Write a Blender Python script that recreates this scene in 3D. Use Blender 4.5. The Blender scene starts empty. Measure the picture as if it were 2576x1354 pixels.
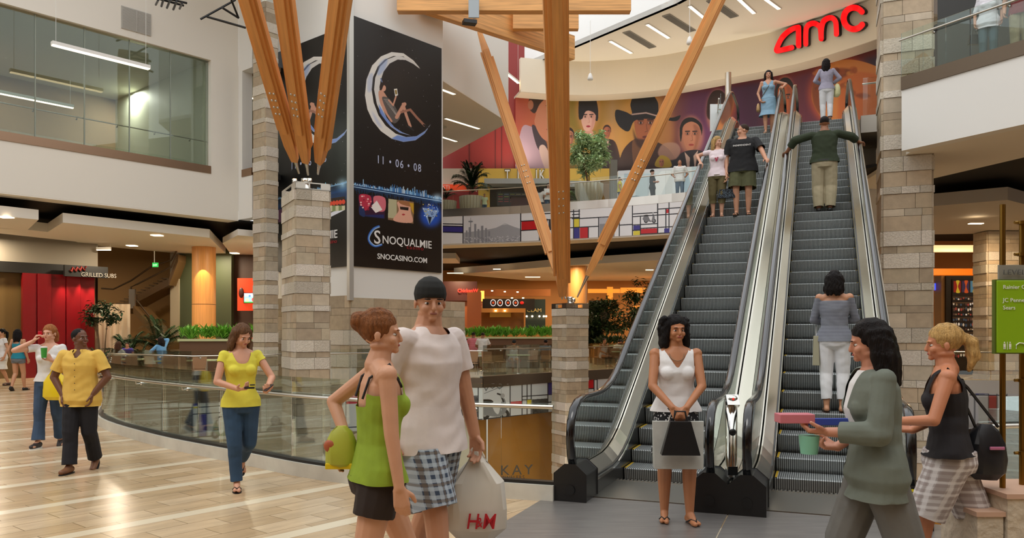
import bpy, bmesh, math, random
import numpy as np
from mathutils import Vector, Matrix
PI = math.pi
SC = bpy.context.scene
COL = SC.collection
# ---------------------------------------------------------------- camera
F, CXP, HYP, EYE = 1984.0, 1288.0, 836.5, 1.65      # focal length in px, centre column, horizon row, eye height
cam = bpy.data.cameras.new('camera'); camo = bpy.data.objects.new('camera', cam); COL.objects.link(camo)
camo.location = (0, 0, EYE); camo.rotation_euler = (PI / 2, 0, 0)
cam.sensor_fit = 'HORIZONTAL'; cam.sensor_width = 36.0; cam.lens = 36.0 * F / 2576.0
cam.shift_y = (HYP - 677.0) / 2576.0; cam.clip_end = 500
SC.camera = camo
SC.view_settings.view_transform = 'Standard'; SC.view_settings.look = 'None'
SC.view_settings.gamma = 1.0; SC.view_settings.exposure = 0.30; SC.view_settings.use_curve_mapping = False
# ---------------------------------------------------------------- daylight through the glass roof
w = bpy.data.worlds.new('world'); SC.world = w; w.use_nodes = True
nt = w.node_tree; nt.nodes.clear()
bg = nt.nodes.new('ShaderNodeBackground'); out = nt.nodes.new('ShaderNodeOutputWorld')
bg.inputs[0].default_value = (0.96, 0.975, 1.0, 1); bg.inputs[1].default_value = 1.2
nt.links.new(bg.outputs[0], out.inputs[0])
def area(name, loc, size, power, color=(1, .9, .75), rot=(0, 0, 0), parent=None, spread=PI):
    l = bpy.data.lights.new(name, 'AREA'); l.shape = 'RECTANGLE'; l.size, l.size_y = size; l.energy = power; l.color = color
    l.spread = spread
    o = bpy.data.objects.new(name, l); COL.objects.link(o); o.location = loc; o.rotation_euler = rot
    if parent: o.parent = parent
    return o
sun = bpy.data.lights.new('sun', 'SUN'); sun.energy = 0.5; sun.angle = math.radians(25); sun.color = (1, .96, .9)
suno = bpy.data.objects.new('sun', sun); COL.objects.link(suno); suno.rotation_euler = (math.radians(22), math.radians(-18), 0)
# upper room downlights; other lamps added as fill under slabs and over shops
def downlights(name, pts, z, power, color, size=.35):
    for x, y in pts: area(name, (x, y, z), (size, size), power, color)
downlights('food_court_fill_lamp', [(x, y) for x in (-3, 3, 9) for y in (38.5, 43, 48)], 4.93, 105, (1, .74, .46))
downlights('hall_fill_lamp', [(-23, 24), (-18, 27), (-20, 31.5), (-14.5, 29), (-12.5, 33), (-9.8, 29.5)], 4.98, 110, (1, .84, .62))
downlights('upper_room_downlight', [(-22, 22.5), (-17.5, 27), (-15, 31), (-20, 29), (-12.5, 30.5)], 11.1, 95, (1, .96, .86))
downlights('right_hall_fill_lamp', [(16, 26), (21, 25), (18, 31), (24, 32)], 5.1, 110, (1, .74, .46))
downlights('lower_floor_fill_lamp', [(-6, 18), (0, 22), (4, 17), (3, 27), (12, 20), (-3, 12)], -.75, 55, (1, .85, .62))
for x, y in ((0, 43.2), (5, 43), (9.5, 41.0), (13, 38)): area('fill_uplight', (x, y, 10.9), (2.4, .25), 85, (1, .88, .70), (PI, 0, 0))  # added out of view to brighten the drum and the ceiling above
# ---------------------------------------------------------------- places
def W(px, py, d):
    return Vector(((px - CXP) / F * d, d, EYE - (py - HYP) / F * d))
def G(px, py, z=0.0):
    d = F * (EYE - z) / (py - HYP)
    return Vector(((px - CXP) / F * d, d, z))
def DZ(px, py, z):                                   # same, seen above the eye
    return G(px, py, z)
def K(X, d, z=0):                                    # survey grid of the upper floors
    return Vector((X, .9773 * d, z + .12))
def proj(P):
    P = np.asarray(P, float)
    return CXP + F * P[..., 0] / P[..., 1], HYP - F * (P[..., 2] - EYE) / P[..., 1]
L2, L2B = 7.32, 5.70
# ---------------------------------------------------------------- materials
def lin(c):
    return tuple(((x / 12.92) if x <= .04045 else ((x + .055) / 1.055) ** 2.4) for x in c)
def rgb(h):
    h = h.lstrip('#'); return lin(tuple(int(h[i:i + 2], 16) / 255 for i in (0, 2, 4)))
MATS = {}
def mat(name, color='#808080', rough=.5, metal=0.0, noise=0.0, nscale=8.0, bump=0.0, bscale=60.0, emit=0.0, emit_color=None,
        attr=None, coat=0.0, spec=.5, bstretch=None, trans=0.0):
    if name in MATS: return MATS[name]
    m = bpy.data.materials.new(name); m.use_nodes = True; MATS[name] = m
    t = m.node_tree; b = t.nodes['Principled BSDF']
    c = rgb(color) if isinstance(color, str) else color
    b.inputs['Base Color'].default_value = (*c, 1); b.inputs['Roughness'].default_value = rough
    b.inputs['Metallic'].default_value = metal; b.inputs['Specular IOR Level'].default_value = spec
    if coat: b.inputs['Coat Weight'].default_value = coat
    src = None
    if attr:
        a = t.nodes.new('ShaderNodeAttribute'); a.attribute_name = attr; src = a.outputs['Color']
    tc = None
    if noise or bump:
        tc = t.nodes.new('ShaderNodeTexCoord'); co = tc.outputs['Object']
        if bstretch:
            mp = t.nodes.new('ShaderNodeMapping'); mp.inputs['Scale'].default_value = bstretch
            t.links.new(co, mp.inputs[0]); co = mp.outputs[0]
    if noise:
        n = t.nodes.new('ShaderNodeTexNoise'); n.inputs['Scale'].default_value = nscale; n.inputs['Detail'].default_value = 5
        t.links.new(co, n.inputs[0])
        mr = t.nodes.new('ShaderNodeMapRange'); mr.inputs[1].default_value = .3; mr.inputs[2].default_value = .7
        mr.inputs[3].default_value = 1 - noise; mr.inputs[4].default_value = 1 + noise
        t.links.new(n.outputs[0], mr.inputs[0])
        mx = t.nodes.new('ShaderNodeVectorMath'); mx.operation = 'MULTIPLY'
        if src: t.links.new(src, mx.inputs[0])
        else: mx.inputs[0].default_value = c
        t.links.new(mr.outputs[0], mx.inputs[1]); src = mx.outputs[0]
    if src: t.links.new(src, b.inputs['Base Color'])
    if bump:
        n = t.nodes.new('ShaderNodeTexNoise'); n.inputs['Scale'].default_value = bscale; n.inputs['Detail'].default_value = 4
        t.links.new(co, n.inputs[0])
        bp = t.nodes.new('ShaderNodeBump'); bp.inputs['Strength'].default_value = bump; bp.inputs['Distance'].default_value = .02
        t.links.new(n.outputs[0], bp.inputs['Height']); t.links.new(bp.outputs[0], b.inputs['Normal'])
    if emit:
        ec = rgb(emit_color) if emit_color else c
        b.inputs['Emission Color'].default_value = (*ec, 1); b.inputs['Emission Strength'].default_value = emit
        if attr and src and not emit_color: t.links.new(src, b.inputs['Emission Color'])
    return m
def glass(name, tint=(.9, .97, .94), refl=.10, rough=0.0):
    m = bpy.data.materials.new(name); m.use_nodes = True; MATS[name] = m
    t = m.node_tree; t.nodes.clear()
    o = t.nodes.new('ShaderNodeOutputMaterial'); mx = t.nodes.new('ShaderNodeMixShader')
    tr = t.nodes.new('ShaderNodeBsdfTransparent'); gl = t.nodes.new('ShaderNodeBsdfGlossy')
    tr.inputs[0].default_value = (*tint, 1); gl.inputs['Roughness'].default_value = rough; gl.inputs[0].default_value = (.95, 1, .98, 1)
    fr = t.nodes.new('ShaderNodeFresnel'); fr.inputs[0].default_value = 1.45
    mr = t.nodes.new('ShaderNodeMath'); mr.operation = 'MULTIPLY'; mr.use_clamp = True; mr.inputs[1].default_value = .6 + refl * 4
    t.links.new(fr.outputs[0], mr.inputs[0]); t.links.new(mr.outputs[0], mx.inputs[0])
    t.links.new(tr.outputs[0], mx.inputs[1]); t.links.new(gl.outputs[0], mx.inputs[2]); t.links.new(mx.outputs[0], o.inputs[0])
    return m
M_wall = mat('wall_paint', '#d9d3c4', .6, noise=.02, nscale=.6)
M_fascia = mat('fascia_paint', '#e4ded2', .6)
M_white = mat('white_paint', '#e6e4de', .55)
M_ceil = mat('ceiling_paint', '#e6dfd2', .7)
M_red = mat('dark_red_paint', '#8c2b26', .5)
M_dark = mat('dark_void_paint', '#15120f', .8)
M_brownw = mat('brown_wall_paint', '#7a5a3c', .7)
M_ochre = mat('ochre_wall_paint', '#b98246', .6, noise=.05, nscale=.5)
M_steel = mat('brushed_steel', '#cfcac0', .28, 1.0)
M_steelw = mat('warm_brushed_steel', '#9c8068', .3, 1.0)
M_chrome = mat('polished_steel', '#d8d6d0', .12, 1.0)
M_bronze = mat('bronze_metal', '#8a6a30', .35, 1.0)
M_black = mat('black_plastic', '#141414', .35)
M_rubber = mat('black_rubber', '#0c0c0e', .18, spec=.6, coat=.4)
M_brownedge = mat('brown_edge_metal', '#6b5d4d', .4, .6)
M_kerb = mat('pale_stone_kerb', '#cdc8ba', .35, noise=.08, nscale=5)
M_smooth = mat('smooth_limestone', rough=.55, attr='Col', noise=.10, nscale=6, bump=.15, bscale=25)
M_rough = mat('rough_limestone', rough=.8, attr='Col', noise=.12, nscale=30, bump=.9, bscale=28)
M_mortar = mat('mortar', '#6f6556', .9)
M_paint = mat('printed_vinyl', rough=.45, attr='Col')
M_wood = mat('glulam_wood', '#dd9d5a', .45, noise=.14, nscale=3.0, bump=.1, bscale=6, bstretch=(6, 6, .25))
M_woodlite = mat('pine_beam_wood', '#dca464', .5, noise=.25, nscale=3.0, bstretch=(.25, 6, 6))
M_glass = glass('clear_glass', (.955, .985, .97), .05)
M_glassdk = glass('window_glass', (.88, .93, .90), .10)
# ---------------------------------------------------------------- mesh tools
class MB:
    def __init__(s): s.v = []; s.f = []; s.m = []; s.c = []; s.smooth = []
    def add(s, vs, fs, mi=0, col=None, smooth=False):
        n = len(s.v); s.v += [tuple(x) for x in vs]
        for f in fs: s.f.append([i + n for i in f]); s.m.append(mi); s.c.append(col); s.smooth.append(smooth)
        return s
    def hexa(s, b, t, mi=0, col=None):               # b, t: four points each, same order
        return s.add(list(b) + list(t), [(3, 2, 1, 0), (4, 5, 6, 7), (0, 1, 5, 4), (1, 2, 6, 5), (2, 3, 7, 6), (3, 0, 4, 7)], mi, col)
    def box(s, c, size, rz=0, mi=0, col=None, M=None):
        hx, hy, hz = size[0] / 2, size[1] / 2, size[2] / 2; c = Vector(c)
        R = M if M is not None else Matrix.Rotation(rz, 3, 'Z')
        P = [c + R @ Vector((x * hx, y * hy, z * hz)) for z in (-1, 1) for x, y in ((-1, -1), (1, -1), (1, 1), (-1, 1))]
        return s.hexa(P[:4], P[4:], mi, col)
    def prism(s, poly, z0, z1, mi=0, col=None):
        a = sum(poly[i][0] * poly[(i + 1) % len(poly)][1] - poly[(i + 1) % len(poly)][0] * poly[i][1] for i in range(len(poly)))
        if a < 0: poly = list(poly)[::-1]
        n = len(poly)
        vs = [(p[0], p[1], z0) for p in poly] + [(p[0], p[1], z1) for p in poly]
        fs = [tuple(range(n))[::-1], tuple(range(n, 2 * n))] + [(i, (i + 1) % n, n + (i + 1) % n, n + i) for i in range(n)]
        return s.add(vs, fs, mi, col)
    def wall(s, a, b, z0, z1, th=.2, mi=0, col=None):   # vertical slab along a-b; thickness to the left of a->b (th<0: right)
        a = Vector((a[0], a[1])); b = Vector((b[0], b[1])); d = (b - a).normalized(); n = Vector((-d.y, d.x)) * th
        return s.prism([a, b, b + n, a + n], z0, z1, mi, col)
    def tube(s, path, r, n=10, mi=0, col=None, closed=False, sec=None, up=Vector((0, 0, 1)), cap=True):
        P = [Vector(p) for p in path]; N = len(P); rings = []
        rr = r if hasattr(r, '__len__') else [r] * N
        for i, p in enumerate(P):
            if closed: t = (P[(i + 1) % N] - P[i - 1])
            else: t = P[min(i + 1, N - 1)] - P[max(i - 1, 0)]
            t = t.normalized() if t.length > 1e-9 else Vector((0, 0, 1))
            u = up if abs(t.dot(up)) < .95 else Vector((1, 0, 0)) if abs(t.x) < .9 else Vector((0, 1, 0))
            x = t.cross(u).normalized(); y = x.cross(t).normalized()
            if sec: ring = [p + x * (a * rr[i]) + y * (b * rr[i]) for a, b in sec]
            else: ring = [p + x * (math.cos(2 * PI * k / n) * rr[i]) + y * (math.sin(2 * PI * k / n) * rr[i]) for k in range(n)]
            rings.append(ring)
        m = len(rings[0]); vs = [v for r_ in rings for v in r_]; fs = []
        for i in range(N if closed else N - 1):
            j = (i + 1) % N
            for k in range(m): fs.append((i * m + k, i * m + (k + 1) % m, j * m + (k + 1) % m, j * m + k))
        s.add(vs, fs, mi, col, smooth=(sec is None))
        if cap and not closed: s.add(rings[0], [tuple(range(m))], mi, col); s.add(rings[-1], [tuple(range(m))[::-1]], mi, col)
        return s
    def lathe(s, prof, c=(0, 0, 0), n=20, mi=0, col=None, smooth=True):
        c = Vector(c); vs = []; fs = []
        for r, z in prof:
            for k in range(n): vs.append(c + Vector((r * math.cos(2 * PI * k / n), r * math.sin(2 * PI * k / n), z)))
        for i in range(len(prof) - 1):
            for k in range(n): fs.append((i * n + k, i * n + (k + 1) % n, (i + 1) * n + (k + 1) % n, (i + 1) * n + k))
        s.add(vs, fs, mi, col, smooth)
        s.add(vs[:n], [tuple(range(n))[::-1]], mi, col); s.add(vs[-n:], [tuple(range(n))], mi, col)
        return s
    def ball(s, c, r, n=8, mi=0, col=None, sc=(1, 1, 1)):
        c = Vector(c); vs = [c + Vector((0, 0, -r * sc[2]))]; fs = []
        for i in range(1, n):
            a = -PI / 2 + PI * i / n
            for k in range(2 * n):
                vs.append(c + Vector((r * sc[0] * math.cos(a) * math.cos(PI * k / n), r * sc[1] * math.cos(a) * math.sin(PI * k / n), r * sc[2] * math.sin(a))))
        vs.append(c + Vector((0, 0, r * sc[2]))); q = 2 * n; L = len(vs) - 1
        for k in range(q): fs.append((0, 1 + (k + 1) % q, 1 + k)); fs.append((L, L - q + k, L - q + (k + 1) % q))
        for i in range(n - 2):
            for k in range(q): fs.append((1 + i * q + k, 1 + i * q + (k + 1) % q, 1 + (i + 1) * q + (k + 1) % q, 1 + (i + 1) * q + k))
        return s.add(vs, fs, mi, col, True)
    def build(s, name, mats, parent=None, bevel=0, recentre=False):
        me = bpy.data.meshes.new(name); me.from_pydata(s.v, [], s.f)
        for m in (mats if isinstance(mats, (list, tuple)) else [mats]): me.materials.append(m)
        me.polygons.foreach_set('material_index', s.m); me.polygons.foreach_set('use_smooth', s.smooth)
        if any(c is not None for c in s.c):
            at = me.color_attributes.new('Col', 'BYTE_COLOR', 'CORNER'); buf = []
            for p, c in zip(me.polygons, s.c): buf += list((*(c or (.5, .5, .5)), 1.0)) * p.loop_total
            at.data.foreach_set('color', buf)
        me.validate(); me.update()
        o = bpy.data.objects.new(name, me); COL.objects.link(o)
        if parent: o.parent = parent
        if bevel:
            b = o.modifiers.new('bevel', 'BEVEL'); b.width = bevel; b.segments = 2; b.limit_method = 'ANGLE'
        return o
def tag(o, label=None, cat=None, group=None, kind=None):
    if label: o['label'] = label
    if cat: o['category'] = cat
    if group: o['group'] = group
    if kind: o['kind'] = kind
    return o
def thing(name, label, cat, loc=(0, 0, 0), rz=0, group=None):
    o = bpy.data.objects.new(name, None); COL.objects.link(o); o.empty_display_size = .2
    o.location = loc; o.rotation_euler = (0, 0, rz); return tag(o, label, cat, group)
def struct(name, mb, m, bevel=0):
    return tag(mb.build(name, m, None, bevel), kind='structure')
def copy_tree(o, parent=None):
    c = o.copy(); COL.objects.link(c); c.parent = parent
    for ch in [x for x in COL.objects if x.parent == o]: copy_tree(ch, c)
    return c
def text(s, size, loc, right, up, m, name='lettering', parent=None, ext=.01, align='LEFT', wscale=1.0, bold=0.0, spacing=1.0):
    cu = bpy.data.curves.new(name, 'FONT'); cu.body = s; cu.size = size / .69; cu.extrude = ext; cu.align_x = align; cu.offset = bold * size
    cu.space_character = spacing; cu.resolution_u = 3
    o = bpy.data.objects.new(name, cu); COL.objects.link(o); bpy.context.view_layer.update()
    me = bpy.data.meshes.new_from_object(o.evaluated_get(bpy.context.evaluated_depsgraph_get()))
    bpy.data.objects.remove(o); me.materials.clear(); me.materials.append(m)
    R = Vector(right).normalized(); U = Vector(up).normalized(); N = R.cross(U)
    Mx = Matrix((R * wscale, U, N)).transposed().to_4x4(); Mx.translation = Vector(loc); me.transform(Mx)
    o = bpy.data.objects.new(name, me); COL.objects.link(o)
    if parent: o.parent = parent
    return o
# ---------------------------------------------------------------- painter: prints on panels, banners and the mural
class Canvas:
    def __init__(s, x0, y0, x1, y1, k=2, bg='#ffffff'):
        s.x0, s.y0, s.k = x0, y0, k; s.w = int((x1 - x0) * k); s.h = int((y1 - y0) * k)
        s.a = np.ones((s.h, s.w, 3), np.float32) * s.C(bg)
        s.X, s.Y = np.meshgrid(x0 + (np.arange(s.w) + .5) / k, y0 + (np.arange(s.h) + .5) / k)
    def C(s, c): return np.array([int(c[i:i + 2], 16) / 255 for i in (1, 3, 5)], np.float32) if isinstance(c, str) else np.array(c, np.float32)
    def win(s, x0, y0, x1, y1):
        i0 = max(0, int((y0 - s.y0) * s.k)); i1 = min(s.h, int((y1 - s.y0) * s.k) + 2); j0 = max(0, int((x0 - s.x0) * s.k)); j1 = min(s.w, int((x1 - s.x0) * s.k) + 2)
        return slice(i0, max(i0, i1)), slice(j0, max(j0, j1))
    def blend(s, sl, m, c):
        m = m[..., None]; s.a[sl] = s.a[sl] * (1 - m) + s.C(c) * m
    def poly(s, pts, c, al=1.0, soft=0):
        p = np.array(pts, float); sl = s.win(p[:, 0].min() - soft, p[:, 1].min() - soft, p[:, 0].max() + soft, p[:, 1].max() + soft)
        X, Y = s.X[sl], s.Y[sl]; ins = np.zeros(X.shape, bool); n = len(p)
        for i in range(n):
            xa, ya = p[i]; xb, yb = p[(i + 1) % n]
            if ya == yb: continue
            cnd = ((ya > Y) != (yb > Y)) & (X < (xb - xa) * (Y - ya) / (yb - ya) + xa); ins ^= cnd
        m = ins.astype(np.float32)
        if soft: m = s.blur(m, soft * s.k)
        s.blend(sl, m * al, c)
    def blur(s, m, r):
        r = max(1, int(r / 1.5))
        for _ in range(2):
            for ax in (0, 1):
                c = np.cumsum(np.pad(m, [(r + 1, r) if a == ax else (0, 0) for a in (0, 1)], mode='edge'), axis=ax)
                n = m.shape[ax]; m = ((c[2 * r + 1:2 * r + 1 + n] - c[:n]) if ax == 0 else (c[:, 2 * r + 1:2 * r + 1 + n] - c[:, :n])) / (2 * r + 1)
        return m
    def spl(s, pts, c, al=1.0, soft=0): s.poly(smooth_loop(pts), c, al, soft)
    def ell(s, x, y, rx, ry, c, al=1.0, soft=0, rot=0):
        t = np.linspace(0, 2 * PI, 40, endpoint=False); ca, sa = math.cos(rot), math.sin(rot)
        s.poly([(x + rx * math.cos(q) * ca - ry * math.sin(q) * sa, y + rx * math.cos(q) * sa + ry * math.sin(q) * ca) for q in t], c, al, soft)
    def line(s, pts, wd, c, al=1.0):
        for (xa, ya), (xb, yb) in zip(pts[:-1], pts[1:]):
            sl = s.win(min(xa, xb) - wd, min(ya, yb) - wd, max(xa, xb) + wd, max(ya, yb) + wd); X, Y = s.X[sl], s.Y[sl]
            L = (xb - xa) ** 2 + (yb - ya) ** 2 + 1e-9; t = np.clip(((X - xa) * (xb - xa) + (Y - ya) * (yb - ya)) / L, 0, 1)
            d = np.hypot(X - xa - t * (xb - xa), Y - ya - t * (yb - ya)); s.blend(sl, np.clip((wd / 2 - d) * s.k + .5, 0, 1) * al, c)
    def glow(s, x, y, rx, ry, c, al=1.0):
        d = np.hypot((s.X - x) / rx, (s.Y - y) / ry); s.blend((slice(None), slice(None)), np.clip(1 - d, 0, 1) ** 1.5 * al, c)
    def hgrad(s, stops):
        xs = [q[0] for q in stops]; cs = np.array([s.C(q[1]) for q in stops])
        for i in range(3): s.a[..., i] = np.interp(s.X, xs, cs[:, i])
    def grain(s, amt, cell=3, sl=(slice(None), slice(None)), seed=1):
        r = np.random.RandomState(seed); h, w = s.a[sl].shape[:2]
        n = r.rand(h // cell + 2, w // cell + 2); n = np.kron(n, np.ones((cell, cell)))[:h, :w] - .5
        s.a[sl] = np.clip(s.a[sl] * (1 + n[..., None] * amt), 0, 1)
    def at(s, px, py):
        i = np.clip((py - s.y0) * s.k - .5, 0, s.h - 1.001); j = np.clip((px - s.x0) * s.k - .5, 0, s.w - 1.001)
        i0 = i.astype(int); j0 = j.astype(int); a = (i - i0)[..., None]; b = (j - j0)[..., None]; A = s.a
        return (A[i0, j0] * (1 - a) * (1 - b) + A[i0 + 1, j0] * a * (1 - b) + A[i0, j0 + 1] * (1 - a) * b + A[i0 + 1, j0 + 1] * a * b)
def smooth_loop(pts, n=6):
    P = [np.array(p, float) for p in pts]; N = len(P); o = []
    for i in range(N):
        a, b, c, d = P[i - 1], P[i], P[(i + 1) % N], P[(i + 2) % N]
        for k in range(n):
            t = k / n; o.append(.5 * ((2 * b) + (c - a) * t + (2 * a - 5 * b + 4 * c - d) * t * t + (3 * b - a - 3 * c + d) * t ** 3))
    return [tuple(q) for q in o]
def printed(name, P, canvas, m, parent=None, uv=None):      # P: (nv, nu, 3) points of the surface; the print is laid onto it
    nv, nu = P.shape[:2]; px, py = proj(P) if uv is None else uv
    c = np.clip(canvas.at(px, py), 0, 1); c = np.where(c <= .04045, c / 12.92, ((c + .055) / 1.055) ** 2.4)
    me = bpy.data.meshes.new(name); me.vertices.add(nv * nu); me.vertices.foreach_set('co', P.reshape(-1).astype(np.float32))
    I = np.arange(nv * nu).reshape(nv, nu); q = np.stack([I[:-1, :-1], I[:-1, 1:], I[1:, 1:], I[1:, :-1]], -1).reshape(-1)
    nf = (nv - 1) * (nu - 1); me.loops.add(nf * 4); me.loops.foreach_set('vertex_index', q.astype(np.int32))
    me.polygons.add(nf); me.polygons.foreach_set('loop_start', np.arange(0, nf * 4, 4, dtype=np.int32)); me.polygons.foreach_set('loop_total', np.full(nf, 4, np.int32))
    me.update(calc_edges=True); at = me.color_attributes.new('Col', 'BYTE_COLOR', 'POINT')
    at.data.foreach_set('color', np.concatenate([c.reshape(-1, 3), np.ones((nv * nu, 1))], 1).reshape(-1).astype(np.float32))
    me.materials.append(m); o = bpy.data.objects.new(name, me); COL.objects.link(o)
    if parent: o.parent = parent
    return o
def sheet(line, z0, z1, nu, nv):                            # vertical sheet over a plan polyline, top row first
    L = np.array([(p[0], p[1]) for p in line], float); d = np.r_[0, np.cumsum(np.hypot(*np.diff(L, axis=0).T))]
    t = np.linspace(0, d[-1], nu); x = np.interp(t, d, L[:, 0]); y = np.interp(t, d, L[:, 1])
    z0 = np.interp(t, d, z0) if hasattr(z0, '__len__') else np.full(nu, z0); z1 = np.interp(t, d, z1) if hasattr(z1, '__len__') else np.full(nu, z1)
    v = np.linspace(0, 1, nv)[:, None]; Z = z1[None] * (1 - v) + z0[None] * v
    return np.stack([np.broadcast_to(x, Z.shape), np.broadcast_to(y, Z.shape), Z], -1)
# ---------------------------------------------------------------- stone facing
COURSES = [(.33, 0), (.16, 1), (.33, 0), (.33, 1), (.16, 0), (.33, 1), (.33, 0), (.16, 0)]
def stone_face(mb, a, b, z0, z1, rng, scale=1.0, phase=0, th=.04):
    a = Vector((a[0], a[1])); b = Vector((b[0], b[1])); L = (b - a).length; d = (b - a) / L; n = Vector((d.y, -d.x))   # outward normal right of a->b
    z = z0; i = phase
    while z < z1 - .02:
        h, rf = COURSES[i % len(COURSES)]; h *= scale; h = min(h, z1 - z); i += 1; x = 0.0
        ws = []
        base = (.62 if h > .2 * scale else .45) * scale
        while x < L - .01:
            wd = base * rng.uniform(.55, 1.25)
            if L - x - wd < .15 * scale: wd = L - x
            ws.append((x, min(L, x + wd))); x += wd
        for xa, xb in ws:
            t = th + (.02 if rf else 0) + rng.uniform(0, .006); g = .004
            c = rng.choice([(.80, .76, .69), (.76, .72, .65), (.83, .79, .73)] if rf else [(.71, .65, .55), (.67, .60, .50), (.75, .69, .60), (.72, .64, .53)])
            v = rng.uniform(.93, 1.05); c = lin(tuple(min(1, q * v) for q in c))
            p, q = a + d * (xa + (g if xa > 0 else 0)), a + d * (xb - (g if xb < L else 0)); o = n * t
            pts = [p, q, q + o, p + o]
            mb.hexa([(k.x, k.y, z + g) for k in pts][::-1], [(k.x, k.y, z + h - g) for k in pts][::-1], 1 if rf else 0, c)
        z += h
def stone_column(name, poly, z0, z1, label=None, cat=None, seed=1, scale=1.0, kind=None, phase=0, parent=None):
    rng = random.Random(seed); mb = MB(); mb.prism(poly, z0, z1 - .01, 2)
    a = sum(poly[i][0] * poly[(i + 1) % len(poly)][1] - poly[(i + 1) % len(poly)][0] * poly[i][1] for i in range(len(poly)))
    P = list(poly) if a > 0 else list(poly)[::-1]
    for i in range(len(P)): stone_face(mb, P[i], P[(i + 1) % len(P)], z0, z1, rng, scale, phase)
    return tag(mb.build(name, [M_smooth, M_rough, M_mortar], parent), label, cat, None, kind)
# ================================================================ THE SETTING
def tile_floor_material():
    m = bpy.data.materials.new('travertine_tiles'); m.use_nodes = True; t = m.node_tree; b = t.nodes['Principled BSDF']
    tc = t.nodes.new('ShaderNodeTexCoord'); mp = t.nodes.new('ShaderNodeMapping'); mp.inputs['Rotation'].default_value = (0, 0, -math.radians(50.5))
    t.links.new(tc.outputs['Object'], mp.inputs[0])
    br = t.nodes.new('ShaderNodeTexBrick'); br.inputs['Scale'].default_value = 1.0; br.inputs['Brick Width'].default_value = .62; br.inputs['Row Height'].default_value = .27
    br.inputs['Mortar Size'].default_value = .005; br.inputs['Color1'].default_value = (*rgb('#b89c76'), 1); br.inputs['Color2'].default_value = (*rgb('#cdb491'), 1)
    br.inputs['Mortar'].default_value = (*rgb('#8d7757'), 1); br.offset = .4; br.inputs['Bias'].default_value = -.1
    t.links.new(mp.outputs[0], br.inputs[0])
    n = t.nodes.new('ShaderNodeTexNoise'); n.inputs['Scale'].default_value = 2.2; n.inputs['Detail'].default_value = 7; n.inputs['Roughness'].default_value = .65
    mp2 = t.nodes.new('ShaderNodeMapping'); mp2.inputs['Scale'].default_value = (.6, 2.5, 1); t.links.new(mp.outputs[0], mp2.inputs[0]); t.links.new(mp2.outputs[0], n.inputs[0])
    mr = t.nodes.new('ShaderNodeMapRange'); mr.inputs[1].default_value = .3; mr.inputs[2].default_value = .7; mr.inputs[3].default_value = .80; mr.inputs[4].default_value = 1.18
    t.links.new(n.outputs[0], mr.inputs[0])
    mul = t.nodes.new('ShaderNodeVectorMath'); mul.operation = 'MULTIPLY'; t.links.new(br.outputs[0], mul.inputs[0]); t.links.new(mr.outputs[0], mul.inputs[1])
    sx = t.nodes.new('ShaderNodeSeparateXYZ'); t.links.new(mp.outputs[0], sx.inputs[0])          # pale bands every five rows
    md = t.nodes.new('ShaderNodeMath'); md.operation = 'WRAP'; md.inputs[1].default_value = 1.35; md.inputs[2].default_value = 0; t.links.new(sx.outputs[1], md.inputs[0])
    lt = t.nodes.new('ShaderNodeMath'); lt.operation = 'LESS_THAN'; lt.inputs[1].default_value = .17; t.links.new(md.outputs[0], lt.inputs[0])
    mx = t.nodes.new('ShaderNodeMix'); mx.data_type = 'RGBA'; t.links.new(lt.outputs[0], mx.inputs[0]); t.links.new(mul.outputs[0], mx.inputs[6]); mx.inputs[7].default_value = (*rgb('#dccdb0'), 1)
    t.links.new(mx.outputs[2], b.inputs['Base Color']); b.inputs['Roughness'].default_value = .22
    bp = t.nodes.new('ShaderNodeBump'); bp.inputs['Strength'].default_value = .15; bp.inputs['Distance'].default_value = .004
    t.links.new(br.outputs['Fac'], bp.inputs['Height']); bp.invert = True; t.links.new(bp.outputs[0], b.inputs['Normal'])
    return m
M_tile = tile_floor_material()
PSI = .372; U = Vector((math.sin(PSI), math.cos(PSI), 0)); R_ = Vector((math.cos(PSI), -math.sin(PSI), 0)); ESC = Vector((2.714, 6.811, 0)); GAP = 1.65
def EP(s, t, z=0): return ESC + U * s + R_ * t + Vector((0, 0, z))
# near concourse floor, its void edge and its kerb follow one curve
rail_px = [(1398, 1258), (1110, 1236), (820, 1205), (620, 1165), (400, 1118), (265, 1072)]
rail = [G(*p) for p in rail_px] + [Vector((-8.35, 16.2, 0)), Vector((-10.2, 20, 0)), Vector((-12.6, 24.8, 0))]
def resample(P, n):
    P = [Vector(p) for p in P]; out = []
    for i in range(len(P) - 1):
        a = P[max(i - 1, 0)]; b = P[i]; c = P[i + 1]; d = P[min(i + 2, len(P) - 1)]
        for k in range(n):
            t = k / n; out.append(.5 * ((2 * b) + (c - a) * t + (2 * a - 5 * b + 4 * c - d) * t * t + (3 * b - a - 3 * c + d) * t ** 3))
    return out + [P[-1]]
rail_s = resample(rail, 5)
e0, e1 = EP(.25, -GAP - .85), EP(.25, .85)
right_end = G(2460, 1322)
floor_poly = [(p.x, p.y) for p in rail_s[::-1]] + [(e0.x, e0.y), (e1.x, e1.y), (e1.x + 1.2, e1.y + .25), (6, 7.2), (14, 8), (14, -7), (-22, -7), (-30, 20), (-30, 36), (-22, 36), (-17, 32)]
mb = MB(); mb.prism(floor_poly, -.5, 0); struct('floor', mb, M_tile)
def food_line():
    return [G(255, 971), G(490, 985), G(750, 968), G(900, 962), G(1105, 952), Vector((G(1215, 951).x, 28.5, 0)), Vector((1.75, 31.5, 0)), Vector((7.2, 37.2, 0)), Vector((11.5, 40, 0))]
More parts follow.
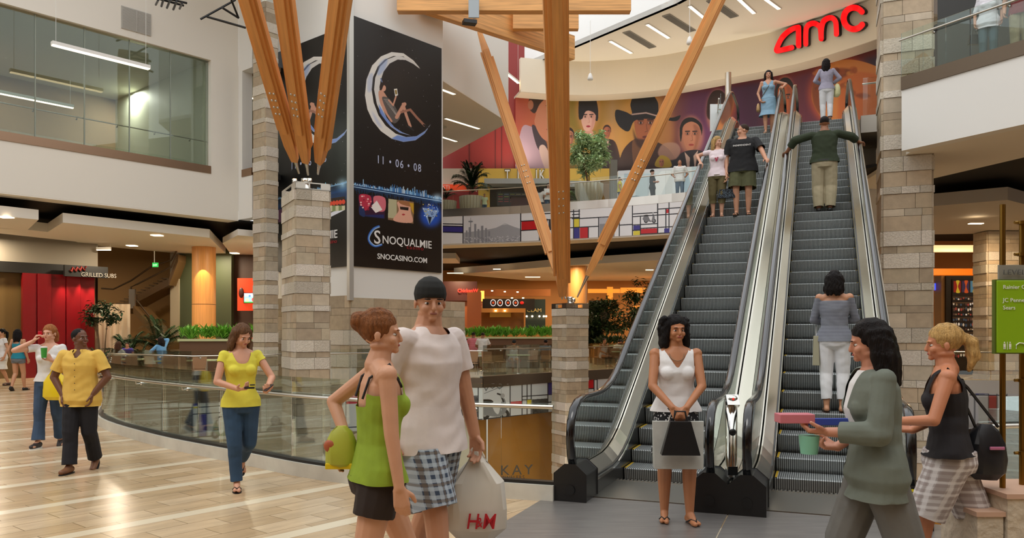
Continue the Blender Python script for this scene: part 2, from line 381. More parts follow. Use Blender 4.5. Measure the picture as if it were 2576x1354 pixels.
FL = food_line(); FL[0] = Vector((FL[0].x, 24.3, 0)); FL[1] = Vector((-8.9, 22.1, 0)); FL[2] = Vector((-6.6, 24.4, 0)); FL[3] = Vector((-4.95, 25.2, 0)); FL[4] = Vector((-2.65, 28.75, 0)); FL[5] = Vector((-1.05, 28.4, 0))
FL[0] = Vector((-12.7, 24.9, 0))
mb = MB(); mb.prism([(p.x, p.y) for p in FL] + [(30, 44), (30, 60), (-30, 60), (-30, 32), (-16, 30)], -.5, -.001)
struct('floor', mb, mat('food_court_tiles', '#b5a283', .3, noise=.1, nscale=2))
mb = MB(); mb.prism([(-40, -8), (40, -8), (40, 62), (-40, 62)], -6.8, -6.6); struct('floor', mb, mat('lower_floor_tiles', '#b79c74', .2, noise=.1, nscale=1.5))
# right part of this level, beyond the escalators
RB = [(13.0, 25.6), (15.0, 25.2), (19.0, 24.6), (30, 23), (30, 43), (12, 43)]
mb = MB(); mb.prism(RB, -.5, 0); struct('floor', mb, M_tile)
# ---- left wall of the atrium with the big upper window
def LW(t, off=0, z=0): 
    p = K(-10.53 + .649 * t - .76 * off, 28.2 + .76 * t + .649 * off); return Vector((p.x, p.y, z))
def t_at(px, P, D):                                          # where the sight line of column px meets the plan line P + t D
    k = (px - CXP) / F; return (P[0] - k * P[1]) / (k * D[1] - D[0])
LWo = LW(0); LWd = (LW(1) - LW(0))
def lw_px(px, off=0): o = LW(0, off); return t_at(px, o, LWd)
TOPW = 11.17
mb = MB()
def seg(mb, t0, t1, z0, z1, o0=0, o1=.4, mi=0): mb.prism([LW(t0, o0)[:2], LW(t1, o0)[:2], LW(t1, o1)[:2], LW(t0, o1)[:2]], z0, z1, mi)
seg(mb, -24, 1.07, L2B, 7.2); seg(mb, -24, 1.07, TOPW, 18); seg(mb, .02, 1.07, 7.2, TOPW)
struct('wall_left', mb, M_fascia)
mb = MB(); seg(mb, -24, .0, 7.2, 7.46, -.03, .42); struct('trim_1', mb, M_steelw)
mb = MB(); seg(mb, -24, 1.07, 7.18, L2, .4, 14); struct('floor', mb, mat('grey_carpet', '#6a645c', .9))
mb = MB(); seg(mb, -24, 12, TOPW, TOPW + .2, .4, 14); struct('ceiling', mb, mat('upper_ceiling', '#c9c8b8', .7))
mb = MB(); seg(mb, -24, 12, 7.3, TOPW, 7.5, 7.8); struct('wall_back', mb, mat('olive_brown_wall', '#8a7355', .7, noise=.1, nscale=.4))
mb = MB(); seg(mb, -6.5, -6.2, 7.3, TOPW, 4.5, 8); seg(mb, -9.5, -6.2, 9.6, TOPW, 4.5, 4.8, 0); struct('wall_back', mb, M_brownw)
mb = MB(); seg(mb, -.02, .28, 7.3, TOPW, .42, 8); struct('wall_right', mb, mat('pale_green_wall', '#c3c6b2', .6))
win = thing('window_1', None, None, LW(-6)); tag(win, kind='structure')
edges = [-18.0] + [lw_px(x, .2) for x in (-160, -30, 88, 212, 325, 428, 523)]
def child_box(mb_fn, name, m, parent):                       # build in world space, then hang under the parent
    mb = MB(); mb_fn(mb); o = mb.build(name, m); o.parent = parent; o.matrix_parent_inverse = Matrix.Translation(-parent.location); return o
for i in range(len(edges) - 1):
    a, b = edges[i], edges[i + 1]
    child_box(lambda q: seg(q, a + .01, b - .01, 7.46, TOPW, .18, .20), 'pane', M_glassdk, win)
    if i: child_box(lambda q: seg(q, a - .015, a + .015, 7.46, TOPW, .17, .21), 'mullion', mat('grey_gasket', '#8c9488', .5), win)
child_box(lambda q: seg(q, -20, .02, TOPW - .02, TOPW + .04, .1, .3), 'head_frame', M_steel, win)
# pale return beside the stone pier
def RT(t, off=0): 
    o = LW(1.07); return Vector((o.x + (.76 * t + .649 * off), o.y + (-.649 * t + .76 * off) * .9773, 0))
def segr(mb, t0, t1, z0, z1, o0=0, o1=.4): mb.prism([RT(t0, o0)[:2], RT(t1, o0)[:2], RT(t1, o1)[:2], RT(t0, o1)[:2]], z0, z1)
mb = MB(); segr(mb, .004, .9, L2B, 7.2); segr(mb, .004, .9, 11.0, 18); segr(mb, .004, .25, 7.2, 11.0); struct('wall_back', mb, M_white)
mb = MB(); segr(mb, .25, .9, 7.2, 7.46, -.03, .42); struct('trim_1', mb, M_steelw)
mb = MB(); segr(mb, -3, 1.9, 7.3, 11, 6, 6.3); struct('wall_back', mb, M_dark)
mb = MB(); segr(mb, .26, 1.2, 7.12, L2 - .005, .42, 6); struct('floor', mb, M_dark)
mb = MB(); segr(mb, .0, 1.2, 11.0, 11.16, .42, 6); struct('ceiling', mb, M_brownw)
# ---- banner tower
T0 = K(-5.3, 26.5)
def TR(t, off=0, z=0): p = K(-5.3 + .649 * t + .76 * off, 26.5 + .76 * t - .649 * off); return Vector((p.x, p.y, z))   # off: outwards
def TL(t, off=0, z=0): p = K(-5.3 - .76 * t - .649 * off, 26.5 + .649 * t - .76 * off); return Vector((p.x, p.y, z))
mb = MB(); mb.prism([TR(0)[:2], TR(4.24)[:2], (TR(4.24) + (TL(4.9) - TL(0)))[:2], TL(4.9)[:2]], 2.7, 18); struct('wall_centre', mb, M_white)
rng = random.Random(4); mb = MB()
mb.prism([TR(0)[:2], TR(5.35)[:2], (TR(5.35) + (TL(.5) - TL(0)))[:2], TL(.5)[:2]], -.01, 2.78, 2); mb.prism([TR(0)[:2], TR(.5)[:2], (TL(4.9) + TR(.5) - TR(0))[:2], TL(4.9)[:2]], -.01, 2.6, 2)
stone_face(mb, TL(4.9), TL(0), 0, 2.87, rng, 1.5, 2, .06); stone_face(mb, TR(0), TR(5.35), 0, 2.80, rng, 1.5, 2, .06)
e = TR(5.35); e2 = TR(5.35, -.5); stone_face(mb, e, e2, 0, 2.80, rng, 1.5, 2, .04)
struct('wall_centre', mb, [M_smooth, M_rough, M_mortar])
# ---- stone piers
a_ = (TR(1) - TR(0)); b_ = (TL(1) - TL(0)); A0 = W(668, 500, 27.0); A0.z = 0
pier = [A0, A0 + a_ * .45, A0 + a_ * .45 + b_ * .7, A0 + b_ * .7]
stone_column('stone_pier', [p[:2] for p in pier], 0, 13.0, 'tall slim stone pier left of the black moon banners', 'pillar', 3)
def turned(px, d, da, la, lb):                               # square pillar with its front arris at column px
    o = W(px, 500, d); a = Vector((math.sin(da), math.cos(da), 0)); b = Vector((-a.y, a.x, 0)); o.z = 0
    return [o, o + a * la, o + a * la + b * lb, o + b * lb]
def fit_pillar(pxc, pxl, pxr, d, yaw):                       # faces seen between pxl..pxc..pxr
    o = W(pxc, 500, d); a = Vector((math.sin(yaw), math.cos(yaw), 0)); b = Vector((-a.y, a.x, 0)); o.z = 0
    la = abs(t_at(pxr, o, a)); lb = abs(t_at(pxl, o, b)); return [o, o + a * la, o + a * la + b * lb, o + b * lb]
P1 = fit_pillar(745, 713, 827, 22.0, math.radians(62)); P2 = fit_pillar(1425, 1391, 1478, 29.6, math.radians(62))
Z1 = EYE + (HYP - 475) / F * 22.0; Z2 = EYE + (HYP - 776) / F * 29.6
stone_column('stone_pillar', [p[:2] for p in P1], -6.6, Z1, 'freestanding stone pillar in front of the moon banners, carrying three wooden struts', 'pillar', 7)
stone_column('stone_pillar', [p[:2] for p in P2], -6.6, Z2, 'shorter stone pillar beside the escalator, carrying three wooden struts', 'pillar', 9, .95)
o = W(2222, 500, 18.2); o.z = 0
P3 = [o, o + R_ * .99, o + R_ * .99 + U * 1.5, o + U * 1.5]
stone_column('stone_column', [p[:2] for p in P3], -6.6, 18, 'massive full-height stone column right of the escalators', 'column', 12, 1.04)
# ---- middle upper floor (behind the struts)
mid_edge = [K(-5.2, 38.3), K(-3.2, 37.6), K(-2.27, 37.3), K(.39, 36.5), K(2.45, 35.5), K(4.6, 34.5), K(7.1, 33.0), K(9.3, 31.0)]
mid_s = resample(mid_edge, 5)
landL = [EP(15.6, -GAP - 1.0), EP(15.6, 1.9), EP(26, 3.5)]
slab_poly = [p[:2] for p in mid_s] + [EP(19, -GAP - 1.6)[:2], EP(15.6, -GAP - .85)[:2], EP(15.6, 1.75)[:2], EP(20, 1.9)[:2], (22, 34), (22, 52), (-8, 52)]
mb = MB(); mb.prism(slab_poly, 6.9, L2 - .004); struct('floor', mb, mat('upper_floor_tiles', '#b9ab92', .3, noise=.08, nscale=2))
mb = MB(); mb.prism([p[:2] for p in mid_s] + [(14, 52), (-8, 52)], L2B, 6.9, 0); struct('ceiling', mb, M_ceil)
def offset_line(P, d):
    out = []
    for i, p in enumerate(P):
        t = (P[min(i + 1, len(P) - 1)] - P[max(i - 1, 0)]).normalized(); out.append(Vector((p.x - t.y * d, p.y + t.x * d, p.z)))
    return out
def strip(mb, line, z0, z1, o0, o1, mi=0):
    a, b = offset_line(line, o0), offset_line(line, o1)
    for i in range(len(line) - 1): mb.prism([a[i][:2], a[i + 1][:2], b[i + 1][:2], b[i][:2]], z0, z1, mi)
mb = MB(); strip(mb, mid_s, 7.03, L2 + .06, -.04, .25); struct('trim_1', mb, M_steel)
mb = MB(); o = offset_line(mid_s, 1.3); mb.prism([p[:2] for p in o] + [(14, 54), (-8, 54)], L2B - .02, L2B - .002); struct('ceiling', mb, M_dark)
# white angular volume and its soffit, left of the mural
V = [DZ(1100, 192, 11.3), DZ(1279, 306, 11.3), DZ(1095, 405, 11.3)]
mb = MB(); mb.prism([p[:2] for p in V], 11.3, 17.5); struct('wall_centre', mb, M_white)
mb = MB(); mb.prism([p[:2] for p in V], 11.25, 11.3); struct('ceiling', mb, M_ceil)
# dark red rear wall with panel joints
ra, rb = Vector((-7, 46.0, 0)), Vector((.75, 44.6, 0))
mb = MB(); mb.wall(ra, rb, 7.3, 20, .2, 0)
for px in (1181, 1246, 1262): 
    t = t_at(px, ra, (rb - ra)); q = ra + (rb - ra) * t; mb.box((q.x, q.y - .02, 12), (.03, .05, 9.4), 0, 1)
struct('wall_back', mb, [M_red, mat('red_joint', '#4a1512', .6)])
# mural wall on its arc, with the pale drum above
arc_px = [(1310, 229, 44.1), (1400, 237, 44.6), (1500, 238, 44.7), (1650, 229, 43.9), (1800, 200, 42.1), (2000, 155, 39.6), (2205, 97, 36.2), (2330, 60, 33.5)]
SK = 1.0
arc = [Vector((W(x, y, d * .9773).x, d * .9773, 0)) for x, y, d in arc_px]
arc_s = resample(arc, 6); ZF0, ZF1 = 14.82, 16.68
mb = MB(); strip(mb, arc_s, ZF0, ZF1, 0, .3); struct('wall_back', mb, mat('drum_paint', '#e8dcc6', .6))
mb = MB(); strip(mb, arc_s, ZF0 - .02, ZF0 + .1, .02, 1.4); struct('ceiling', mb, mat('drum_soffit', '#c4b8a6', .7))
mural_line = offset_line(arc_s, 1.1)
mb = MB(); strip(mb, mural_line, L2, ZF0, .02, .3); struct('wall_back', mb, M_red)
c0 = DZ(1290, 180, ZF1); ce = [c0, DZ(1428, 124, ZF1), DZ(1700, 9, ZF1), (11.5, 29.0, 0), (20, 17.0, 0), (30, 17, 0), (30, 50, 0), (-1, 50, 0)]
mb = MB(); mb.prism([p[:2] for p in ce], ZF1, ZF1 + .25); struct('ceiling', mb, M_ceil)
mb = MB()
for a, b in zip(ce[:4], ce[1:5]): mb.wall(a, b, ZF1 - .0, 24, .2)
struct('wall_back', mb, mat('skylight_well', '#f2f4f2', .5))
# ---- right balcony
B0, B1 = K(8.69, 18.0), K(9.96, 15.7); bd = (B1 - B0); bd.z = 0; bd.normalize(); B2 = B0 + bd * 9; bn = Vector((-bd.y, bd.x, 0))
def BP(t, off=0): return B0 + bd * t + bn * off
def segb(mb, t0, t1, z0, z1, o0, o1, mi=0): mb.prism([BP(t0, o0)[:2], BP(t1, o0)[:2], BP(t1, o1)[:2], BP(t0, o1)[:2]], z0, z1, mi)
mb = MB(); segb(mb, 0, 14, L2B, L2 - .27, 0, .3); struct('wall_right', mb, M_white)
mb = MB(); segb(mb, 0, 14, L2 - .27, L2 + .02, -.03, .3); struct('trim_1', mb, M_brownedge)
mb = MB(); segb(mb, 0, 14, L2 - .25, L2, .3, 16); mb.prism([BP(0, .3)[:2], BP(0, 16)[:2], (13, 32), (9.8, 20)], L2 - .25, L2, 0); struct('floor', mb, mat('upper_floor_tiles', '#b9ab92'))
mb = MB(); mb.prism([BP(0, .3)[:2], BP(14, .3)[:2], BP(14, 2.6)[:2], BP(4, 2.4)[:2], BP(-3.2, 4.0)[:2], BP(-3.5, 3)[:2]], L2B, L2B + .1)
struct('ceiling', mb, M_ceil)
mb = MB(); mb.prism([BP(-4, 1.5)[:2], BP(14, 1.5)[:2], (34, 14), (34, 46), (12, 46)], L2B + .12, L2B + .2); struct('ceiling', mb, M_dark)
mb = MB(); segb(mb, -2, 14, L2, 14, 4.5, 4.8); struct('wall_right', mb, mat('dark_shop_wall', '#33332f', .4))
# ---- enclosing walls out of view and behind the visitor
mb = MB(); mb.wall((-24, -8), (24, -8), -1, 5.2, -.3); struct('wall_front', mb, mat('shop_front_wall', '#a9743e', .6, noise=.3, nscale=.5))
mb = MB(); mb.wall((-24, -8), (24, -8), 5.2, 16, -.3); struct('wall_front', mb, M_fascia)
mb = MB(); mb.wall((26, -8), (30, 48), -6.6, 16, -.3); struct('wall_right', mb, M_brownw)
mb = MB(); mb.wall((-30, 60), (-30, -8), -6.6, 5.7, -.3); mb.wall((-30, 60), (30, 60), -6.6, 7, .3); struct('wall_left', mb, M_brownw)
mb = MB(); mb.prism([(-24, -8), (26, -8), (26, -1), (-24, -1)], 5.4, 7.2); struct('ceiling', mb, M_ceil)
# ================================================================ ESCALATORS
TAN = math.tan(math.radians(28.66)); S0 = 1.59; STOP = S0 + L2 / TAN
def zn(s, r=.55):
    def ramp(x):
        if x < -r: return 0.0
        if x > r: return x
        return (x + r) ** 2 / (4 * r)
    return TAN * (ramp(s - S0) - ramp(s - STOP))
S_A, S_B = .35, STOP + 1.6
M_tread = mat('ribbed_aluminium_step', '#6d7472', .38, .75)
def tread_material():
    m = bpy.data.materials.new('ribbed_step'); m.use_nodes = True; t = m.node_tree; b = t.nodes['Principled BSDF']
    tc = t.nodes.new('ShaderNodeTexCoord'); sx = t.nodes.new('ShaderNodeSeparateXYZ'); t.links.new(tc.outputs['Object'], sx.inputs[0])
    mu = t.nodes.new('ShaderNodeMath'); mu.operation = 'MULTIPLY'; mu.inputs[1].default_value = 2 * PI / .022; t.links.new(sx.outputs[0], mu.inputs[0])
    sn = t.nodes.new('ShaderNodeMath'); sn.operation = 'SINE'; t.links.new(mu.outputs[0], sn.inputs[0])
    cr = t.nodes.new('ShaderNodeValToRGB'); cr.color_ramp.elements[0].position = .2; cr.color_ramp.elements[0].color = (.07, .075, .075, 1); cr.color_ramp.elements[1].position = .8; cr.color_ramp.elements[1].color = (.42, .445, .44, 1)
    mr = t.nodes.new('ShaderNodeMapRange'); mr.inputs[1].default_value = -1; t.links.new(sn.outputs[0], mr.inputs[0]); t.links.new(mr.outputs[0], cr.inputs[0])
    t.links.new(cr.outputs[0], b.inputs['Base Color']); b.inputs['Roughness'].default_value = .42; b.inputs['Metallic'].default_value = .35
    bp = t.nodes.new('ShaderNodeBump'); bp.inputs['Strength'].default_value = .6; bp.inputs['Distance'].default_value = .006; t.links.new(mr.outputs[0], bp.inputs['Height']); t.links.new(bp.outputs[0], b.inputs['Normal'])
    return m
M_step = tread_material(); M_yellow = mat('yellow_line', '#c9a31c', .5)
M_deck = mat('deck_brushed_metal', '#efe6da', .22, 1.0); M_skirt = mat('black_skirt', '#101112', .3, coat=.3)
def line_sweep(mb, prof, s0, s1, n, mi=0, z=zn):                # prof: (t, dz) open section swept along the stair line
    ss = [s0 + (s1 - s0) * i / n for i in range(n + 1)]; m = len(prof); vs = []; fs = []
    for s in ss:
        for t, dz in prof: vs.append((t, s, z(s) + dz))
    for i in range(n):
        for k in range(m): fs.append((i * m + k, i * m + (k + 1) % m, (i + 1) * m + (k + 1) % m, (i + 1) * m + k))
    mb.add(vs, fs, mi); mb.add(vs[:m], [tuple(range(m))[::-1]], mi); mb.add(vs[-m:], [tuple(range(m))], mi)
step_mesh = None
def escalator(centre, label):
    global step_mesh
    e = thing('escalator', label, 'escalator', centre, -PSI, None)
    if step_mesh is None:
        mb = MB(); prof = []                                    # side profile of one step (s, z): tread and rounded riser going down
        prof = [(.40, 0), (.012, 0), (.0, -.012), (.008, -.06), (.02, -.12), (.045, -.19), (.08, -.25), (.40, -.25)]
        vs = [(t, s, z) for t in (-.51, .51) for s, z in prof]; m = len(prof)
        mb.add(vs, [(k, (k + 1) % m, m + (k + 1) % m, m + k) for k in range(m)] + [tuple(range(m)), tuple(range(m, 2 * m))[::-1]], 0)
        for sx in (-1, 1): mb.box((sx * .493, .2, .0015), (.022, .4, .004), 0, 1)
        o = mb.build('step', [M_step, M_yellow]); step_mesh = o.data; bpy.data.objects.remove(o)
    sr = 2.03                                                   # phase of the steps: one nose stands here
    k = -int((sr - 1.25) / .4)
    while sr + k * .4 < S_B - .35:
        s = sr + k * .4; o = bpy.data.objects.new('step', step_mesh); COL.objects.link(o); o.parent = e
        o.location = (0, s, zn(s)); k += 1
    for s0, s1, z in ((.30, 1.28, .012), (S_B - .35, S_B + .8, L2 + .004)):
        mb = MB(); mb.box((0, (s0 + s1) / 2, z - .03), (1.05, s1 - s0, .06)); 
        for i in range(26): mb.box((-.5 + i * .04, s1 if z < 1 else s0, z + .002), (.018, .09, .006))
        mb.build('comb_plate', M_steel, e)
    for sg in (-1, 1):
        mb = MB(); line_sweep(mb, [(sg * .516, -.35), (sg * .53, -.35), (sg * .53, .2), (sg * .516, .2)], .25, S_B + .2, 70); mb.build('skirt_panel', M_skirt, e)
        mb = MB(); line_sweep(mb, [(sg * .515, .17), (sg * .535, .21), (sg * .63, .315), (sg * .645, .315), (sg * .645, .12), (sg * .53, .12)], .25, S_B + .25, 70)
        mb.build('inner_deck', M_deck, e)
        mb = MB(); line_sweep(mb, [(sg * .515, .14), (sg * .505, .15), (sg * .505, .175), (sg * .515, .185)], .45, S_B, 70); mb.build('skirt_brush_rail', M_chrome, e)
        mb = MB(); line_sweep(mb, [(sg * .675, .12), (sg * .675, .315), (sg * .70, .315), (sg * .822, .25), (sg * .822, .12)], .25, S_B + .25, 70)
        mb.build('outer_deck', M_deck, e)
        mb = MB(); line_sweep(mb, [(sg * .80, .13), (sg * .818, .13), (sg * .818, -.75), (sg * .80, -.75)], 1.3, S_B + .2, 70); mb.build('side_cladding', mat('side_cladding', '#8b8071', .35, .9), e)
        # handrail path
        hz = .99; low = [(.60, .13), (.42, .13), (.27, .16), (.13, .27), (.035, .45), (.0, .62), (.03, .78), (.12, .90), (.26, .965), (.45, hz)]
        path = [(s, z) for s, z in low]; n = 70
        for i in range(1, n + 1): s = .45 + (S_B - .1 - .45) * i / n; path.append((s, zn(s) + hz + .04 * min(1, max(0, (s - 1) / 1.5)) - .04 * min(1, max(0, (s - STOP + 1.5) / 1.5))))
        T = S_B + .35; path += [(T - .26 + .0, L2 + .965), (T - .12, L2 + .90), (T - .03, L2 + .78), (T, L2 + .62), (T - .035, L2 + .45), (T - .13, L2 + .27), (T - .3, L2 + .16), (T - .5, L2 + .13)]
        sec = [(-1, -.25), (-.95, .2), (-.7, .45), (0, .55), (.7, .45), (.95, .2), (1, -.25), (.8, -.5), (-.8, -.5)]
        mb = MB(); mb.tube([(sg * .66, s, z) for s, z in path], .042, sec=sec, up=Vector((1, 0, 0)) if False else Vector((0, 0, 1)), cap=True) if False else None
        # section swept in the plane of the balustrade: across = local x, outward = normal in the (s, z) plane
        vs = []; fs = []; m = len(sec)
        for i, (s, z) in enumerate(path):
            a = path[max(i - 1, 0)]; b = path[min(i + 1, len(path) - 1)]; ds, dz = b[0] - a[0], b[1] - a[1]; L = math.hypot(ds, dz); ns, nz = -dz / L, ds / L
            for p, q in sec: vs.append((sg * .66 + p * .042, s + ns * q * .045, z + nz * q * .045))
        for i in range(len(path) - 1):
            for k2 in range(m): fs.append((i * m + k2, i * m + (k2 + 1) % m, (i + 1) * m + (k2 + 1) % m, (i + 1) * m + k2))
        mb = MB(); mb.add(vs, fs, 0, None, True); mb.add(vs[:m], [tuple(range(m))]); mb.add(vs[-m:], [tuple(range(m))[::-1]]); mb.build('handrail', M_rubber, e)
        # glass balustrade
        mb = MB(); inner = [(s + .0, z - .03) for s, z in path[10:-8]]; lowg = path[4:10]; hig = path[-8:-4]
        top = [(s + .03, z - .0) for s, z in lowg] + inner + [(s - .03, z) for s, z in hig]
        vs = []; n = len(top)
        for dx in (-.006, .006):
            for s, z in top: vs.append((sg * .66 + dx, s, z))
            for s, z in top: vs.append((sg * .66 + dx, s, min(z - .01, zn(s) + .16)))
        fs = []
        for b0 in (0, 2 * n):
            for i in range(n - 1): fs.append((b0 + i, b0 + i + 1, b0 + n + i + 1, b0 + n + i))
        for i in range(n - 1): fs.append((i, i + 1, 2 * n + i + 1, 2 * n + i))
        mb.add(vs, fs); mb.build('glass_balustrade', M_glass, e)
        # black newel base with chamfered head
        mb = MB(); x0, x1 = sorted((sg * .505, sg * .815)); xm = sg * .66
        for ss, zz, d in ((.0, 0, 1), (S_B + .32, L2, -1)):
            mb = MB(); fr = [(x0, 0), (x1, 0), (x1, .27), (xm + .05, .36), (xm - .05, .36), (x0, .27)]; b = [(x, ss, zz + z) for x, z in fr]; t = [(x, ss + d * .42, zz + z) for x, z in fr]
            mb.add(b + t, [tuple(range(6)), tuple(range(6, 12))[::-1]] + [(i, (i + 1) % 6, 6 + (i + 1) % 6, 6 + i) for i in range(6)])
            nb = mb.build('newel_base', M_black, e, .012)
            if d > 0: mb = MB(); mb.tube([(sg * .66, .03, .12), (sg * .66, -.012, .12)], .05, 14); mb.build('handrail_inlet', mat('inlet_black', '#050505', .5), nb)
    mb = MB(); line_sweep(mb, [(-.8, -.72), (.8, -.72), (.8, -.85), (-.8, -.85)], 1.2, S_B - .2, 40); mb.build('truss_underside', mat('side_cladding', '#8b8071'), e)
    return e
esc_up = escalator(ESC, 'right-hand of the two escalators, carrying the man in the dark green shirt')
esc_dn = escalator(ESC - R_ * GAP, 'left-hand of the two escalators, carrying the couple and the woman in a blue dress')
# steel landing plates on the floor before the escalators
mb = MB(); a, b, c, d = EP(.28, -GAP - .95), EP(.28, -.83), EP(-3.2, -.83), EP(-3.2, -GAP - .95)
mb.hexa([(*p[:2], .0) for p in (a, d, c, b)], [(*p[:2], .006) for p in (a, d, c, b)])
for k in range(3): p, q = EP(.02 - .0 - k * .75 - .4, -GAP - .95), EP(.02 - k * .75 - .4, -.83)
tag(mb.build('landing_plate', mat('landing_steel', '#8c8884', .33, .5, noise=.15, nscale=2.5, bstretch=(1, 8, 1), bump=.1, bscale=30)), 'left sheet of brushed steel landing floor in front of the left escalator', 'floor plate')
mb = MB(); a, b, c, d = EP(.28, -.82), EP(.28, 1.1), EP(-3.2, 1.1), EP(-3.2, -.82)
mb.hexa([(*p[:2], .0) for p in (a, d, c, b)], [(*p[:2], .006) for p in (a, d, c, b)])
tag(mb.build('landing_plate', MATS['landing_steel']), 'right sheet of brushed steel landing floor in front of the right escalator', 'floor plate')
# ================================================================ PRINTS: banners, edge panels, mural
def on_plan(px, P, D): return t_at(px, P, D)
def smooth_open(P, n):
    out = []
    for i in range(len(P) - 1):
        a, b, c, d = (np.array(P[max(i - 1, 0)]), np.array(P[i]), np.array(P[i + 1]), np.array(P[min(i + 2, len(P) - 1)]))
        for k in range(n): t = k / n; out.append(tuple(.5 * ((2 * b) + (c - a) * t + (2 * a - 5 * b + 4 * c - d) * t * t + (3 * b - a - 3 * c + d) * t ** 3)))
    return out + [tuple(P[-1])]
# ---- black moon banners on the tower
def banner(side, label, t0, t1, z0, z1, cv, nu, nv):
    fn = TR if side > 0 else TL
    e = thing('banner', label, 'banner', fn((t0 + t1) / 2, .06, z0), 0, 'moon banners')
    a, b = fn(t0, .07), fn(t1, .07)
    if side < 0: a, b = b, a
    P = sheet([a, b], z0, z1, nu, nv); P = P - np.array(e.location)
    px, py = proj(P + np.array(e.location)); o = printed('printed_face', P, cv, M_vinyl, e, (px, py))
    mb = MB(); q0, q1 = fn(t0, .01), fn(t1, .01); mb.prism([q0[:2], q1[:2], fn(t1, .065)[:2], fn(t0, .065)[:2]], z0, z1)
    for v in range(len(mb.v)): mb.v[v] = tuple(Vector(mb.v[v]) - e.location)
    mb.build('backing_frame', M_black, e)
    return e
M_vinyl = mat('gloss_vinyl', rough=.33, attr='Col')
def moon(cv, ox=0, oy=0, sx=1.0, sk=0.0):
    def q(pts): return [(ox + (x - 1000) * sx, oy + y + (x - 1000) * sk) for x, y in pts]
    outer = [(1057, 172), (1040, 152), (1015, 134), (985, 131), (958, 142), (936, 165), (922, 200), (918, 240), (924, 275), (938, 305), (958, 330), (985, 349), (1015, 357), (1045, 353), (1068, 336), (1084, 312)]
    mid = [(1070, 329), (1048, 343), (1022, 345), (995, 336), (970, 316), (952, 290), (940, 258), (935, 225), (938, 195), (950, 168), (968, 150), (990, 141), (1015, 142)]
    inner_o = [(1033, 341), (1005, 334), (982, 318), (962, 292), (948, 262), (941, 225), (944, 195), (956, 168), (975, 149), (1000, 140), (1026, 146), (1045, 160), (1057, 174)]
    inner_i = [(1040, 161), (1020, 151), (1000, 150), (980, 160), (965, 180), (957, 205), (954, 235), (960, 268), (973, 297), (992, 320), (1012, 333)]
    cv.poly(q(outer + mid), '#dcd8d0'); cv.poly(q(inner_o + inner_i), '#d2cfca')
    cv.spl(q([(955, 160), (975, 148), (968, 175), (950, 190)]), '#8aa0cc', .6, 3); cv.spl(q([(925, 195), (938, 185), (936, 225), (925, 230)]), '#9aa9cc', .5, 3)
    cv.poly(q([(985, 349), (1015, 357), (1045, 353), (1068, 336), (1084, 312), (1070, 329), (1048, 343), (1022, 345), (1000, 340)]), '#5f82cc', .85, 2)
    cv.poly(q([(953, 262), (973, 297), (992, 320), (1012, 333), (1033, 341), (1005, 334), (976, 312), (955, 284)]), '#5b7cc8', .8, 1)
    cv.spl(q([(935, 280), (950, 300), (962, 322), (948, 312)]), '#a9b3d2', .6, 3)
def sitter(cv, ox=0, oy=0, m=1):
    q = lambda P: [(ox + m * (x - 1000), oy + y) for x, y in P]
    sk = '#c9937a'
    cv.spl(q([(952, 232), (962, 228), (975, 246), (984, 262), (992, 290), (984, 302), (970, 282), (957, 262)]), sk)
    cv.spl(q([(961, 246), (976, 246), (990, 262), (1000, 280), (1006, 296), (995, 310), (984, 305), (973, 280)]), '#5b5450')
    for i in range(10): cv.line(q([(966 + i * 3, 250 + i * 4), (976 + i * 3, 250 + i * 5)]), 1.2, '#a9a29a')
    cv.line(q([(955, 238), (965, 275), (985, 305)]), 5, sk)
    cv.line(q([(978, 252), (989, 265), (996, 243)]), 4, sk); cv.poly(q([(991, 224), (999, 223), (1001, 240), (994, 242)]), '#e9e4da'); cv.poly(q([(993, 227), (998, 226), (999, 237), (995, 238)]), '#8a7030')
    cv.line(q([(998, 295), (1013, 268), (1018, 262)]), 9, sk); cv.line(q([(1014, 262), (1022, 290), (1032, 318)]), 7, sk)
    cv.line(q([(1010, 282), (1032, 276), (1048, 295), (1068, 316)]), 6, '#9d6c58'); cv.line(q([(1066, 314), (1076, 321)]), 4, '#1c1c1e'); cv.line(q([(1028, 318), (1040, 328)]), 4, '#2b2b2e')
    cv.ell(*q([(965, 222)])[0], 6, 8, '#d09b83'); cv.spl(q([(956, 212), (962, 200), (972, 208), (974, 218), (966, 214), (960, 226), (955, 222)]), '#2a1a14')
    cv.line(q([(961, 206), (958, 198)]), 3, '#6c7ba0')
def stars(cv, x0, y0, x1, y1, n, seed):
    r = random.Random(seed)
    for _ in range(n): cv.ell(r.uniform(x0, x1), r.uniform(y0, y1), .7, .7, '#b9bcc4', r.uniform(.4, 1))
cv = Canvas(880, 25, 1120, 700, 2, '#17120f')
cv.glow(1000, 190, 160, 170, '#2c221b', .8); cv.glow(1060, 440, 120, 120, '#1c1714', .6)
stars(cv, 893, 60, 1108, 470, 40, 3); moon(cv, 1000, 0); sitter(cv, 1000, 0)
r = random.Random(8)
cv.poly([(889, 458), (1113, 498), (1113, 512), (889, 470)], '#16407a', .7, 4)
for i in range(120):                                            # skyline with its blue reflections
    x = 890 + i * 1.86; y = 466 + (x - 890) * .168; h = r.uniform(2, 8) + (14 * r.random() if 980 < x < 1075 else 0)
    cv.poly([(x, y), (x, y - h), (x + 1.4, y - h), (x + 1.4, y)], r.choice(['#6fb2e8', '#a9d4f4', '#4a86c4', '#d9ecfa'])); cv.line([(x, y + 2), (x, y + r.uniform(6, 22))], 1.2, '#1d5a9e', .6)
cv.line([(914, 466), (914, 452)], 2, '#9ac6ec'); cv.glow(1100, 497, 22, 18, '#bfe4ff', .95); cv.line([(890, 470), (1113, 507)], 1.6, '#bfe0fa')
